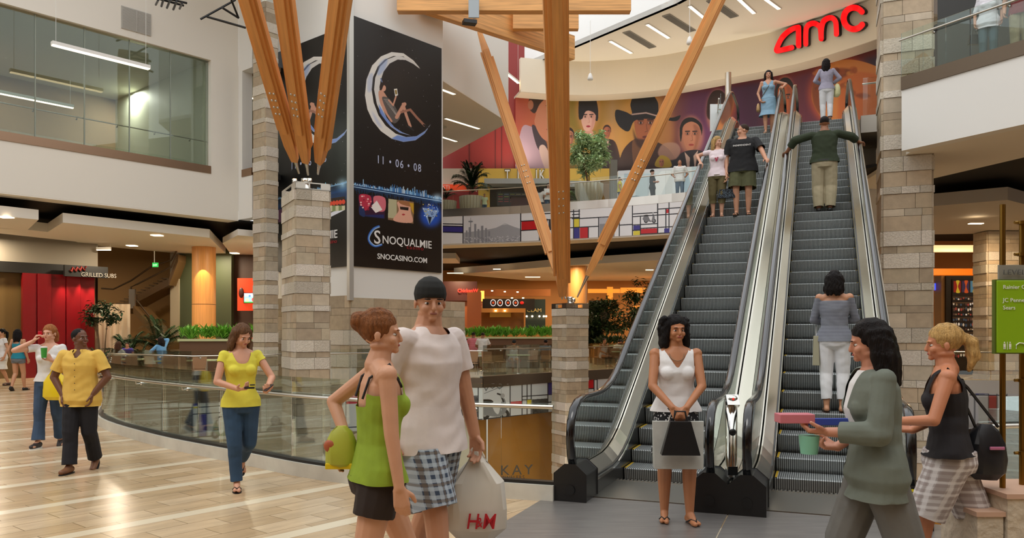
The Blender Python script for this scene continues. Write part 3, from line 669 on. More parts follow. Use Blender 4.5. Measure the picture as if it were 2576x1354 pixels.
cv.poly([(901, 487), (969, 497), (968, 550), (903, 541)], '#3a1a34'); cv.spl([(905, 490), (930, 492), (934, 510), (920, 530), (906, 515)], '#b8324a'); cv.spl([(940, 495), (968, 498), (968, 530), (946, 528)], '#d46f7c'); cv.poly([(932, 520), (948, 505), (962, 528), (945, 536)], '#eee6e0'); cv.spl([(904, 520), (915, 522), (918, 545), (905, 540)], '#23335e'); cv.poly([(915, 541), (966, 540), (966, 550), (920, 545)], '#1c2e6a', .8, 2)
for i in range(16): cv.ell(906 + r.random() * 30, 492 + r.random() * 36, 2.5, 2, r.choice(['#e6707c', '#8e1f34', '#efc4c0']))
cv.poly([(977, 500), (1041, 508), (1040, 563), (976, 553)], '#8a6b4d'); cv.poly([(977, 500), (998, 503), (998, 550), (976, 548)], '#b9b490'); cv.spl([(1000, 508), (1028, 508), (1034, 535), (1036, 560), (990, 555), (1003, 530)], '#e0a890'); cv.poly([(1006, 520), (1028, 522), (1027, 530), (1007, 527)], '#2a201c'); cv.spl([(1004, 506), (1030, 508), (1034, 520), (1010, 514)], '#a06a44'); cv.ell(1015, 540, 4, 2, '#b03038'); cv.poly([(1030, 510), (1041, 512), (1041, 540), (1036, 530)], '#c79a2c')
cv.ell(1084, 542, 28, 30, '#1f56c8', .9, 10); cv.poly([(1062, 522), (1105, 530), (1080, 566)], '#9fb8d8', .9, 1)
for i in range(60): x = 1064 + r.random() * 38; y = 514 + r.random() * 34; cv.ell(x, y, 1.4, 1.4, r.choice(['#dfe9f4', '#7aa4e0', '#c9b04a', '#30508a']))
cv.poly([(1076, 545), (1086, 546), (1081, 566)], '#101826')
for wd, c, of in ((4.5, '#2f62b8', 0), (2.2, '#6fa2e6', 1), (1.2, '#c9dcf8', 2.5)): cv.line(smooth_open([(953 + of, 569 + of), (940 + of, 575 + of), (930 + of, 588 + of), (927 + of, 602), (933 + of, 614 - of), (945, 620 - of), (960, 616 - of)], 5), wd, c)
tr0, tr1 = on_plan(890, TR(0, .07), TR(1, .07) - TR(0, .07)), on_plan(1111, TR(0, .07), TR(1, .07) - TR(0, .07))
ban_r = banner(1, 'right-hand tall black banner with crescent moon, seated woman and casino lettering', tr0, tr1, 3.83, 12.06, cv, 420, 1150)
o_, d_ = TR(0, .08), (TR(1) - TR(0)).normalized()
def on_r(px, py):
    t = t_at(px, o_, d_); p = o_ + d_ * t; p.z = EYE - (py - HYP) / F * p.y; return p
M_tw = mat('print_white', '#e8e6e2', .4); M_tb = mat('print_pale_blue', '#b9c0dc', .4); M_tr = mat('print_red', '#a02a2e', .4)
def tparent(o, e): o.parent = e; o.matrix_parent_inverse = Matrix.Translation(-e.location)
SER = 'lettering'
for s, x, y, h, ws, m, bo in (('11 \u2022 06 \u2022 08', 947, 410, .27, .62, M_tb, 0), ('NOQUALMIE', 961, 612, .265, 1.03, M_tw, .01), ('S', 940, 612, .44, 1.05, M_tw, .012), ('casino', 1023, 626, .13, 1.35, M_tr, 0), ('SNOCASINO.COM', 949, 651, .18, 1.06, M_tw, .02)):
    o = text(s, h, on_r(x, y), d_, (0, 0, 1), m, SER, None, .004, 'LEFT', ws * (1.35 if '11' in s else 1), bo, 1.25 if ('11' in s or 'cas' in s) else 1.0); tparent(o, ban_r)
# ---- left banner
cv = Canvas(685, 45, 890, 700, 2, '#12110f'); cv.glow(880, 440, 90, 190, '#33443f', .55); cv.glow(800, 250, 90, 120, '#191b1a', .7)
stars(cv, 697, 90, 872, 450, 30, 5)
moon(cv, 803, 10, .92, -.10); sitter(cv, 800, 0, -.9)
cv.poly([(694, 515), (880, 470), (880, 500), (694, 530)], '#16407a', .7, 5); cv.glow(862, 465, 24, 26, '#bfe8ff', .95)
for i in range(60):
    x = 696 + i * 3; y = 503 - (x - 696) * .24; cv.poly([(x, y), (x, y - r.uniform(2, 9)), (x + 2, y - 4), (x + 2, y)], '#8fc4ee'); cv.line([(x, y + 2), (x, y + 18)], 1.5, '#1d5a9e', .6)
cv.line([(819, 478), (819, 460)], 2, '#6fc0d8')
cv.poly([(700, 528), (716, 524), (716, 556), (700, 560)], '#6a3a5a'); cv.poly([(828, 500), (868, 494), (868, 528), (828, 545)], '#2a1c16'); cv.poly([(826, 538), (868, 520), (868, 528), (828, 548)], '#dcdde6')
for i in range(5): cv.ell(832 + i * 8, 512 - i, 4.5, 6, '#d8472c'); cv.poly([(828 + i * 8, 518), (836 + i * 8, 517), (836 + i * 8, 532 - i), (828 + i * 8, 534 - i)], '#7d8a58' if i % 2 else '#c9c4a0')
tl0, tl1 = on_plan(876, TL(0, .07), TL(1, .07) - TL(0, .07)), on_plan(695, TL(0, .07), TL(1, .07) - TL(0, .07))
ban_l = banner(-1, 'left-hand tall black moon banner, partly hidden behind wooden struts', tl0, tl1, 3.83, 11.75, cv, 330, 1100)
o_, d_ = TL(0, .08), (TL(0) - TL(1)).normalized()
for s, x, y, h, ws, m, bo in (('11 \u2022 06 \u2022 08', 731, 427, .27, .85, M_tb, 0), ('SNOQUALMIE', 849, 598, .27, 1.0, M_tw, .01), ('casino', 848, 611, .13, 1.3, M_tr, 0), ('SNOCASINO.COM', 730, 664, .17, .85, M_tw, .02)):
    o = text(s, h, on_r(x, y), d_, (0, 0, 1), m, SER, None, .004, 'RIGHT' if x > 840 else 'LEFT', ws, bo, 1.25 if '11' in s else 1.0); tparent(o, ban_l)
mb = MB(); mb.box(TR(0) + Vector((0, -.05, 9.0)), (.16, .16, 12.6), math.radians(45)); tag(mb.build('corner_trim', mat('pale_metal_trim', '#c9c8c2', .35, .5)), 'vertical pale metal trim on the tower corner between the two moon banners', 'trim')
# ---- red, blue and yellow grid panels along the floor edges
def rects(cv, L, edge='#1c1c20'):
    for x0, y0, x1, y1, c, sl in L: cv.poly([(x0, y0), (x1, y0 + sl * (x1 - x0)), (x1, y1 + sl * (x1 - x0)), (x0, y1)], c)
BL, RD, YL, KK = '#3a3488', '#c8161d', '#e0cf3a', '#1a1a20'
def scooter(cv, x, y, s, c='#5a5a5e', m=1):
    X = lambda u: x + m * u * s
    cv.ell(X(-9), y + 7 * s, 5 * s, 5.5 * s, '#2a2a2c'); cv.ell(X(11), y + 7 * s, 5 * s, 5.5 * s, '#2a2a2c'); cv.ell(X(-9), y + 7 * s, 2 * s, 2.3 * s, '#a8a8a8'); cv.ell(X(11), y + 7 * s, 2 * s, 2.3 * s, '#a8a8a8')
    cv.spl([(X(-17), y + 4 * s), (X(-14), y - 4 * s), (X(-4), y - 5 * s), (X(1), y + 4 * s), (X(5), y + 6 * s), (X(8), y - 6 * s), (X(11), y - 9 * s), (X(13), y + 2 * s), (X(6), y + 9 * s), (X(-6), y + 8 * s)], c)
    cv.spl([(X(-15), y - 5 * s), (X(-12), y - 8 * s), (X(-3), y - 8 * s), (X(-1), y - 5 * s)], '#29241f'); cv.line([(X(10), y - 6 * s), (X(7), y - 13 * s), (X(4), y - 14 * s)], 1.6 * s, '#303030'); cv.ell(X(9), y - 12 * s, 2.2 * s, 2.4 * s, '#b9b9b9')
cv = Canvas(1095, 490, 1860, 640, 2, '#e9e9ea'); ln = lambda P, wd=2.4: cv.line(P, wd, KK)
def yl(x): return np.interp(x, [1095, 1165, 1310, 1450, 1560, 1720, 1860], [536, 537, 532, 524, 517, 505, 494])
def yb(x): return np.interp(x, [1095, 1165, 1310, 1450, 1560, 1720, 1860], [613, 615.5, 610, 602, 597, 589, 580])
def gl(x0, x1, f, wd=2.4):                                      # horizontal line at fraction f of the panel height
    xs = np.linspace(x0, x1, 12); cv.line([(x, yl(x) + f * (yb(x) - yl(x))) for x in xs], wd, KK)
def gv(x, f0=0, f1=1, wd=2.4): cv.line([(x, yl(x) + f0 * (yb(x) - yl(x))), (x, yl(x) + f1 * (yb(x) - yl(x)))], wd, KK)
def gf(x0, x1, f0, f1, c): cv.poly([(x, yl(x) + f0 * (yb(x) - yl(x))) for x in (x0, (x0 + x1) / 2, x1)] + [(x, yl(x) + f1 * (yb(x) - yl(x))) for x in (x1, (x0 + x1) / 2, x0)], c)
gf(1095, 1164, .42, .62, BL); gl(1095, 1164, .35); gl(1095, 1164, .42); gl(1095, 1164, .62); gv(1165)
gf(1166, 1310, 0, 1, '#dcdcdf')
mt = [(1166, 1), (1166, .45)]
def P_(x, f): return (x, yl(x) + f * (yb(x) - yl(x)))
cv.poly([P_(1225, .55), P_(1248, .5), P_(1262, .42), P_(1270, .36), P_(1280, .42), P_(1295, .5), P_(1309, .56), P_(1309, 1), P_(1167, 1), P_(1167, .62)], '#a4a5aa')
for x, f, wd in ((1172, .55, 4), (1179, .45, 4), (1193, .35, 5), (1201, .52, 5), (1210, .42, 6), (1220, .5, 5), (1228, .6, 5)): cv.poly([P_(x, 1), P_(x, f), P_(x + wd, f), P_(x + wd, 1)], '#8d8f96')
cv.line([P_(1184, 1), P_(1184, .3)], 2, '#85878e'); cv.ell(*P_(1184, .27), 6, 2.2, '#85878e'); cv.line([P_(1184, .27), P_(1184, .15)], 1, '#85878e'); cv.poly([P_(1268, .37), P_(1270, .36), P_(1276, .41), P_(1264, .42)], '#c8c9cc')
for i in range(150): x = r.uniform(1168, 1308); cv.ell(*P_(x, r.uniform(.78, .98)), 1.6, .8, r.choice(['#c9cacf', '#7c7e85', '#dcdde0']))
gv(1310); gf(1312, 1356, .32, .62, RD); gl(1310, 1425, .32); gl(1310, 1372, .62); gl(1357, 1420, .12); gv(1357, .62, 1); gv(1376, .3, 1); gf(1380, 1398, .32, .66, '#3c3c40'); cv.ell(1391, 553, 5, 6, '#6c6c70')
cv.spl([(1383, 598), (1392, 592), (1398, 590), (1394, 598)], '#7c7c82')
gv(1443); gv(1457); gl(1420, 1458, .1); gl(1440, 1458, .2); gl(1425, 1458, .3); gf(1444, 1457, .34, .62, YL); gl(1440, 1458, .33); gf(1444, 1457, .63, 1, BL); gf(1459, 1479, .63, 1, RD); gl(1425, 1506, .62); gv(1480, .62, 1); gl(1457, 1560, .34); gv(1506, .34, 1)
gf(1508, 1546, .35, .99, '#8e8f93'); gf(1508, 1546, .35, .55, '#b9bac0'); cv.spl([(1516, 598), (1520, 580), (1526, 560), (1536, 556), (1534, 580), (1530, 598)], '#3a3b40'); cv.ell(1517, 594, 6, 6, '#1c1c1e'); cv.ell(1517, 593, 3, 3, '#909090')
gv(1558, 0, 1); gl(1558, 1590, .62); gv(1591); gl(1591, 1780, .38); gl(1591, 1654, .30); gv(1611, .38, 1); gf(1593, 1610, .66, .8, BL); gf(1593, 1610, .83, .96, YL); gl(1591, 1654, .64); gl(1591, 1611, .81); gf(1612, 1654, .78, .93, RD); gl(1611, 1760, .76); gl(1611, 1680, .94)
gv(1654.5, 0, 1, 3); scooter(cv, 1634, 549, 1.0, '#77777b'); gf(1676, 1683, .22, .34, RD); gv(1683); gv(1675, .2, 1); gl(1654, 1740, .20); gf(1671, 1684, .8, .95, BL); gl(1654, 1740, .95); gv(1724); gl(1724, 1860, .5); gv(1770); gf(1772, 1800, .5, .8, RD)
xs = np.arange(1095, 1861, 3.0)
ee = thing('edge_panel', 'long printed band on the upper balcony edge with skyline picture and coloured grid', 'panel', mid_s[8] + Vector((0, 0, L2B)))
P = sheet([p[:2] for p in offset_line(mid_s, -.03)], L2B + .06, 7.03, 1400, 160)
o = printed('printed_face', P - np.array(ee.location), cv, M_vinyl, ee, proj(P))
mb = MB(); strip(mb, offset_line(mid_s, 0), L2B + .06, 7.03, -.02, .05)
for v in range(len(mb.v)): mb.v[v] = tuple(Vector(mb.v[v]) - ee.location)
mb.build('backing_board', M_white, ee)
# ---- edge of the food court, left part
def edge_print(line, z0, z1, cv, label, nu=900, nv=150, zs=None):
    base = Vector(line[len(line) // 2]); base.z = z0; e = thing('edge_panel', label, 'panel', base)
    P = sheet([p[:2] for p in offset_line(line, -.03)], z0, z1, nu, nv); printed('printed_face', P - np.array(base), cv, M_vinyl, e, proj(P))
    mb = MB(); strip(mb, line, z0, z1, -.02, .06)
    for v in range(len(mb.v)): mb.v[v] = tuple(Vector(mb.v[v]) - base)
    mb.build('backing_board', M_white, e); return e
FLl, FLm, FLr = FL[:3], FL[2:6], FL[5:9]
cv = Canvas(200, 960, 900, 1140, 2, '#d9dad4')
def q(u, v): return (240 + u / 4.954, 860 + v / 4.954)
def qr(u0, v0, u1, v1, c): cv.poly([q(u0, v0), q(u1, v0 - (u1 - u0) * .045), q(u1, v1 - (u1 - u0) * .045), q(u0, v1)], c)
def ql(u0, v0, u1, v1, wd=2.2): cv.line([q(u0, v0), q(u1, v1)], wd, KK)
ql(90, 800, 2600, 670, 3); ql(90, 920, 440, 870 - 10); qr(150, 880, 430, 960, '#c23036'); ql(150, 970, 440, 962); ql(150, 815, 150, 1000); ql(452, 780, 452, 1090, 3.5); ql(465, 852, 1180, 818); ql(820, 770, 820, 1230, 2.6); ql(560, 1140, 900, 1105)
cv.line([q(500, 1000), q(530, 1060), q(560, 1010), q(600, 1050), q(640, 1015), q(690, 1045), q(720, 1005), q(770, 1030)], 1.3, '#55524e'); cv.line([q(505, 1085), q(770, 1035)], .8, '#55524e')
ql(905, 765, 905, 1220); ql(1035, 760, 1035, 850); ql(905, 845, 1550, 800)
u0, v0 = q(915, 850); u1, v1 = q(1205, 1205); cv.poly([q(915, 862), q(1205, 845), q(1205, 1195), q(915, 1222)], '#6e665e'); cv.grain(.9, 4, cv.win(u0, v0, u1, v1), 3); cv.spl([q(1030, 1190), q(1060, 1060), q(1130, 1040), q(1190, 1090), q(1190, 1190)], '#a9a49c'); cv.spl([q(930, 1200), q(950, 1100), q(1000, 1080), q(1020, 1190)], '#8d8780'); cv.poly([q(915, 862), q(1205, 845), q(1205, 905), q(915, 925)], '#7f766c', .7)
ql(1205, 740, 1205, 1200); qr(1212, 745, 1270, 800, BL); qr(1212, 812, 1270, 832, YL); ql(1275, 735, 1275, 1195); ql(1380, 730, 1380, 1185); ql(1205, 905, 1550, 885); qr(1283, 908, 1378, 1182, '#453c90'); ql(1205, 1195, 2520, 1095, 2.6)
scooter(cv, *q(1600, 1080), 2.1, '#7f8f72', -1)
qr(1965, 700, 2030, 775, RD); ql(2045, 690, 2045, 1130, 3); ql(1965, 855, 2045, 850); cv.spl([q(2130, 1110), q(2180, 1040), q(2290, 1010), q(2520, 1000), q(2520, 1090), q(2200, 1105)], '#6c6c70'); cv.spl([q(2330, 1000), q(2370, 820), q(2430, 700), q(2540, 690), q(2530, 1000)], '#2c2e33'); cv.ell(*q(2240, 985), 12, 12, '#8d8d90'); cv.ell(*q(2240, 985), 9, 9.5, '#b4b4b6'); cv.poly([q(2420, 860), q(2480, 780), q(2480, 840), q(2420, 900)], '#9a9aa0'); ql(2550, 680, 2550, 1100, 3)
edge_print(FLl, -1.42, -.34, cv, 'printed grid band with green scooter along the food court edge, left of the pillar', 1100, 180)
cv = Canvas(840, 930, 1240, 1090, 2, '#d9dcd9')
for x in (1156, 1203): cv.line([(x, 950), (x, 1060)], 2.2, KK)
cv.line([(840, 975), (1215, 955)], 2.4, KK); cv.line([(1120, 998), (1203, 997)], 2.4, KK); cv.poly([(1160, 1000), (1202, 999), (1202, 1050), (1160, 1046)], '#3c3c3e'); cv.grain(.9, 3, cv.win(1160, 999, 1202, 1050), 7); cv.line([(840, 1078), (1215, 1055)], 2.4, KK)
for x, c in ((870, RD), (930, BL), (1010, YL), (1060, RD)): cv.poly([(x, 990), (x + 36, 988), (x + 36, 1015), (x, 1017)], c); cv.line([(x, 968), (x, 1075)], 2.2, KK)
edge_print(FLm, -1.50, -.34, cv, 'printed grid band on the food court edge turning the corner behind the visitors', 700, 130)
cv = Canvas(1205, 920, 1720, 1075, 2, '#d9dcde')
def qe(u, v): return (1100 + u / 3.385, 760 + v / 3.385)
def er(u0, v0, u1, v1, c, sl=-.065): cv.poly([qe(u0, v0), qe(u1, v0 + (u1 - u0) * sl), qe(u1, v1 + (u1 - u0) * sl), qe(u0, v1)], c)
def el(u0, v0, u1, v1, wd=2.2): cv.line([qe(u0, v0), qe(u1, v1)], wd, KK)
cv.poly([qe(385, 668), qe(620, 655), qe(620, 985), qe(385, 1000)], '#e3e6e7'); scooter(cv, *qe(480, 900), 2.5, '#8f9294'); cv.line([qe(395, 710), qe(415, 755), qe(440, 715), qe(470, 735), qe(500, 715), qe(530, 740), qe(575, 705)], 2.2, '#6c7478'); cv.line([qe(400, 780), qe(560, 715)], 1.2, '#6c7478')
el(385, 662, 1115, 625, 2.4); el(620, 655, 620, 975); el(722, 650, 722, 970); el(800, 650, 800, 955); el(765, 650, 765, 960); el(722, 805, 1100, 780); el(722, 835, 800, 832); er(625, 850, 720, 885, RD); er(765, 835, 800, 870, YL); er(808, 830, 940, 960, '#3a3a3a'); x0, y0 = qe(808, 825); x1, y1 = qe(940, 955); cv.grain(.9, 3, cv.win(x0, y0, x1, y1), 5)
er(945, 660, 980, 790, BL); el(942, 645, 942, 940); el(985, 645, 985, 940); el(1000, 640, 1000, 935); er(984, 792, 1000, 850, RD); el(942, 855, 1000, 850); er(1004, 845, 1040, 900, BL); cv.spl([qe(1050, 850), qe(1060, 760), qe(1110, 740), qe(1112, 840)], '#9a9c9e'); cv.ell(*qe(1085, 725), 8, 7, '#77797c'); cv.line([qe(1025, 690), qe(1060, 730), qe(1085, 735)], 1.8, '#4c4c50'); cv.ell(*qe(1025, 690), 3, 3.5, '#3c3c3e')
el(625, 885, 725, 880); el(390, 998, 1112, 925, 2.6); el(1115, 630, 1115, 930)
er(1285, 618, 1330, 735, RD, -.02); el(1335, 612, 1335, 885); el(1362, 612, 1362, 885); el(1335, 660, 1362, 660); el(1285, 740, 1335, 737); er(1365, 755, 1460, 815, '#4a4a8c', -.03); el(1362, 745, 1465, 742); el(1465, 690, 1465, 880); er(1336, 825, 1362, 888, '#c04048'); el(1285, 820, 1465, 815); el(1285, 898, 1800, 860, 2.6); el(1465, 805, 1800, 795); el(1115, 640, 1800, 590, 2.4)
cv.spl([qe(1530, 770), qe(1545, 700), qe(1570, 640), qe(1610, 620), qe(1600, 720), qe(1570, 780)], '#a88f2c'); cv.ell(*qe(1548, 765), 6, 7, '#2c2c2e'); er(1640, 630, 1700, 700, BL)
edge_print(FLr, -1.50, -.34, cv, 'printed grid band with pale scooter picture on the food court edge by the short pillar', 1100, 170)
mb = MB(); strip(mb, FL[:6], -.34, .0, -.05, .15); tag(mb.build('trim_1', M_brownedge), kind='structure')
mb = MB(); strip(mb, FL[5:9], -.34, .06, -.05, .15); tag(mb.build('trim_1', M_brownedge), kind='structure')
# ---- right-hand far edge panel
RBl = [Vector((*p, 0)) for p in RB[:4]]
cv = Canvas(2300, 920, 2800, 1110, 2, '#dfe0e0')
for x in (2452, 2487, 2508, 2533, 2650): cv.line([(x, 965), (x, 1080)], 2.2, KK)
cv.poly([(2454, 970), (2486, 969), (2486, 992), (2454, 993)], BL); cv.poly([(2488, 969), (2507, 969), (2507, 990), (2488, 990)], YL); cv.poly([(2488, 995), (2507, 995), (2507, 1028), (2488, 1028)], RD); cv.poly([(2488, 1030), (2507, 1030), (2507, 1072), (2488, 1072)], '#7a2a3c'); cv.poly([(2524, 998), (2576, 1000), (2576, 1074), (2524, 1074)], '#8a8494'); cv.grain(.6, 3, cv.win(2524, 998, 2576, 1074), 2)
cv.line([(2300, 966), (2800, 972)], 2.6, KK); cv.line([(2440, 994), (2533, 995)], 2.2, KK); cv.line([(2300, 1076), (2800, 1090)], 2.6, KK); cv.poly([(2600, 970), (2646, 970), (2646, 1010), (2600, 1010)], RD)
edge_print(RBl, -1.42, -.30, cv, 'printed grid band on the far floor edge behind the green directory sign', 700, 130)
mb = MB(); strip(mb, RBl, -.30, .12, -.06, .2); tag(mb.build('trim_1', M_white), kind='structure')
# ---- mural
cv = Canvas(1295, 80, 2360, 560, 2, '#9a5a2c')
cv.hgrad([(1295, '#b8543a'), (1345, '#c46a40'), (1400, '#b08a34'), (1440, '#8f7f22'), (1510, '#a88a2a'), (1540, '#b49a5c'), (1580, '#a4862a'), (1680, '#8a5a34'), (1740, '#5c2c4e'), (1830, '#4a1c44'), (1900, '#3e1638'), (1960, '#6a2228'), (2030, '#5a1e34'), (2100, '#4a1838'), (2205, '#2c1830'), (2360, '#2a1630')])
cv.glow(1780, 330, 120, 120, '#6a3a6c', .7); cv.glow(1330, 330, 60, 90, '#cf7a4c', .6); cv.glow(1600, 420, 60, 60, '#b9a02c', .8); cv.glow(1440, 300, 60, 90, '#a39a2c', .5); cv.glow(1920, 380, 110, 60, '#8e3a52', .6)
cv.poly([(1560, 232), (1740, 208), (1800, 198), (2000, 153), (2210, 90), (2210, 140), (2000, 190), (1800, 222), (1620, 236)], '#6e1a14', .85, 10)
def face(cv, x, y, w, h, skin, hair, hairpts=None, lips='#9c4038', dk='#6e4230', glow=True, side=0):
    if glow: cv.ell(x, y - h * .1, w * 1.25, h * 1.3, '#e6b87a', .55, 7)
    if hairpts: cv.spl([(x + a * w, y + b * h) for a, b in hairpts], hair)
    cv.spl([(x - .8 * w, y - .7 * h), (x, y - h), (x + .8 * w, y - .7 * h), (x + .86 * w, y), (x + .55 * w, y + .7 * h), (x, y + h), (x - .55 * w, y + .7 * h), (x - .86 * w, y)], skin)
    cv.spl([(x + .2 * w, y - .8 * h), (x + .8 * w, y - .6 * h), (x + .86 * w, y), (x + .5 * w, y + .75 * h), (x + .2 * w, y + .9 * h), (x + .45 * w, y)], dk, .45, w * .12)
    for sx in (-.38, .36):
        cv.ell(x + (sx + side) * w, y - .23 * h, .26 * w, .12 * h, dk, .45, .06 * w); cv.ell(x + (sx + side) * w, y - .22 * h, .16 * w, .045 * h, '#d8c8b8', .7); cv.ell(x + (sx + side) * w, y - .22 * h, .08 * w, .075 * h, '#20150f'); cv.line([(x + (sx - .2 + side) * w, y - .37 * h), (x + (sx + .2 + side) * w, y - .38 * h)], max(1, .07 * h), hair)
    cv.line([(x + side * w + .06 * w, y - .15 * h), (x + side * w + .14 * w, y + .2 * h), (x + side * w - .05 * w, y + .24 * h)], max(.8, .04 * w), dk, .8); cv.ell(x + side * w, y + .5 * h, .26 * w, .07 * h, lips)
CAP = [(-1, .1), (-1.05, -.7), (-.5, -1.25), (.4, -1.28), (1.02, -.75), (1, 0), (.8, -.5), (.2, -.72), (-.6, -.62)]
# large pale-jacketed man at the left end
cv.spl([(1310, 330), (1335, 318), (1352, 335), (1360, 372), (1376, 382), (1400, 395), (1420, 440), (1420, 470), (1300, 470)], '#c4b4c0'); cv.spl([(1338, 318), (1352, 322), (1376, 362), (1372, 385), (1352, 372)], '#4a4248'); cv.spl([(1356, 374), (1372, 368), (1392, 420), (1372, 425)], '#e9dccb')
cv.spl([(1341, 262), (1352, 240), (1380, 232), (1410, 240), (1418, 290), (1410, 330), (1385, 356), (1362, 345), (1345, 310), (1348, 285)], '#d89a70'); cv.spl([(1338, 232), (1372, 226), (1380, 238), (1358, 262), (1345, 285), (1330, 270), (1332, 245)], '#3e2616'); cv.spl([(1385, 330), (1412, 300), (1415, 345), (1390, 358)], '#a0623e', .6, 4); cv.ell(1335, 264, 7, 12, '#c08560'); cv.line([(1374, 266), (1390, 262)], 2.5, '#4a2c1a'); cv.ell(1384, 271, 5, 2, '#e9ded4'); cv.ell(1384, 271, 2, 2, '#20150f'); cv.line([(1394, 272), (1402, 300), (1394, 306)], 1.6, '#8a5436'); cv.line([(1376, 326), (1396, 322)], 3, '#9c4038')
# woman with piled-up dark hair
cv.ell(1479, 275, 30, 60, '#e0a86c', .55, 7); cv.spl([(1457, 300), (1458, 236), (1472, 228), (1492, 232), (1504, 270), (1502, 305), (1480, 285)], '#140b0a')
face(cv, 1480, 301, 21, 34, '#eccab4', '#140b0a', None, '#a8283a', '#c08a70', False); cv.spl([(1459, 290), (1466, 270), (1484, 264), (1500, 274), (1503, 296), (1492, 282), (1474, 280), (1464, 300)], '#140b0a')
cv.poly([(1468, 330), (1492, 330), (1500, 370), (1462, 370)], '#dcb096')
# small man in a dark leather jacket
cv.ell(1530, 340, 18, 34, '#dba24e', .5, 8); cv.spl([(1512, 358), (1528, 350), (1548, 358), (1560, 400), (1562, 440), (1510, 440), (1506, 395)], '#2a1512'); face(cv, 1527, 334, 9.5, 15, '#b0704c', '#3a2012', CAP, glow=False); cv.poly([(1524, 352), (1532, 352), (1530, 372)], '#c9b4a4')
face(cv, 1432, 350, 12, 22, '#d09a70', '#2a1810', CAP)
# bearded man in a broad black hat
cv.ell(1622, 330, 74, 100, '#e2b25c', .5, 12); cv.spl([(1562, 392), (1580, 362), (1604, 350), (1650, 356), (1690, 385), (1700, 440), (1560, 440)], '#3c2218'); cv.spl([(1590, 362), (1606, 350), (1628, 372), (1620, 440), (1598, 440)], '#6a4a2c')
face(cv, 1624, 320, 32, 50, '#a8683e', '#2c1810', None, '#6a3020', '#5a3420', False); cv.spl([(1592, 322), (1600, 345), (1612, 350), (1640, 348), (1654, 330), (1655, 350), (1640, 372), (1620, 376), (1600, 362)], '#3a2014', .9, 3)
cv.spl([(1547, 286), (1552, 276), (1575, 282), (1590, 288), (1586, 262), (1596, 240), (1618, 235), (1640, 238), (1655, 258), (1660, 290), (1690, 296), (1712, 290), (1700, 305), (1660, 300), (1600, 302), (1582, 330), (1562, 322), (1550, 305)], '#0e0c0e'); cv.line([(1590, 288), (1625, 284), (1662, 294)], 4.5, '#8a7c70'); cv.line([(1590, 288), (1625, 284), (1662, 294)], 1.5, '#d8cfc4')
# man in suit and tie
face(cv, 1739, 345, 25, 39, '#c08a68', '#17110f', [(-1.05, .3), (-1.15, -.6), (-.7, -1.15), (.2, -1.25), (1.05, -.8), (1.05, -.1), (.9, -.5), (.2, -.8), (-.7, -.7)]); cv.spl([(1686, 420), (1700, 400), (1720, 382), (1760, 378), (1795, 400), (1800, 430), (1800, 560), (1686, 560)], '#26242e'); cv.poly([(1722, 382), (1738, 400), (1756, 378), (1748, 430), (1730, 430)], '#cfc2ae'); cv.poly([(1736, 392), (1744, 390), (1748, 430), (1734, 430)], '#1d1d26')
cv.spl([(1655, 385), (1668, 362), (1700, 360), (1712, 378), (1700, 400), (1670, 402)], '#b8a08a', .8, 2); cv.spl([(1648, 418), (1660, 392), (1682, 398), (1688, 420)], '#b5a42e'); face(cv, 1664, 410, 7, 10, '#b8805a', '#4a2c1a', None, glow=False)
# curly-haired portraits to the right
face(cv, 1806, 285, 24, 44, '#b0703c', '#2a1208', CAP); cv.spl([(1778, 290), (1782, 250), (1800, 236), (1826, 240), (1834, 262), (1800, 262), (1790, 300)], '#2c1408', .95, 2)
face(cv, 1975, 255, 21, 46, '#b8622c', '#180c08', [(-1.1, .6), (-1.2, -.6), (-.4, -1.25), (.6, -1.2), (1.2, -.5), (1.1, .7), (.75, -.4), (0, -.75), (-.75, -.4)])
cv.ell(2125, 235, 92, 92, '#c8602a', .75, 12); cv.spl([(2042, 250), (2050, 195), (2090, 160), (2140, 150), (2200, 165), (2260, 200), (2270, 320), (2120, 330), (2070, 300)], '#d28a3c'); cv.spl([(2110, 250), (2118, 200), (2150, 182), (2210, 190), (2240, 230), (2235, 330), (2120, 330)], '#c8702e', .9, 5); cv.spl([(2150, 240), (2172, 234), (2190, 242), (2170, 248)], '#7a3a18', .7, 3); cv.spl([(2046, 262), (2044, 205), (2080, 178), (2120, 172), (2150, 180), (2110, 202), (2088, 232), (2070, 290)], '#6c300f', .8, 4)
for i in range(40): cv.ell(2050 + r.random() * 100, 165 + r.random() * 70, 5 + 5 * r.random(), 4 + 4 * r.random(), r.choice(['#5c260c', '#a8541c', '#7c3a12', '#d8983e']), .5, 2)
mb = MB(); base = mural_line[len(mural_line) // 2].copy(); base.z = 7.4; mu = thing('wall_mural', 'long curved mural of painted portraits, one in a wide black hat, on orange and purple', 'mural', base)
P = sheet([p[:2] for p in offset_line(mural_line, -.015)], 7.4, ZF0 - .0, 1500, 520)
cv.a *= np.array([.84, .76, .78], np.float32); PP = P.copy(); printed('printed_face', P - np.array(base), cv, mat('mural_vinyl', rough=.5, attr='Col'), mu, proj(PP))
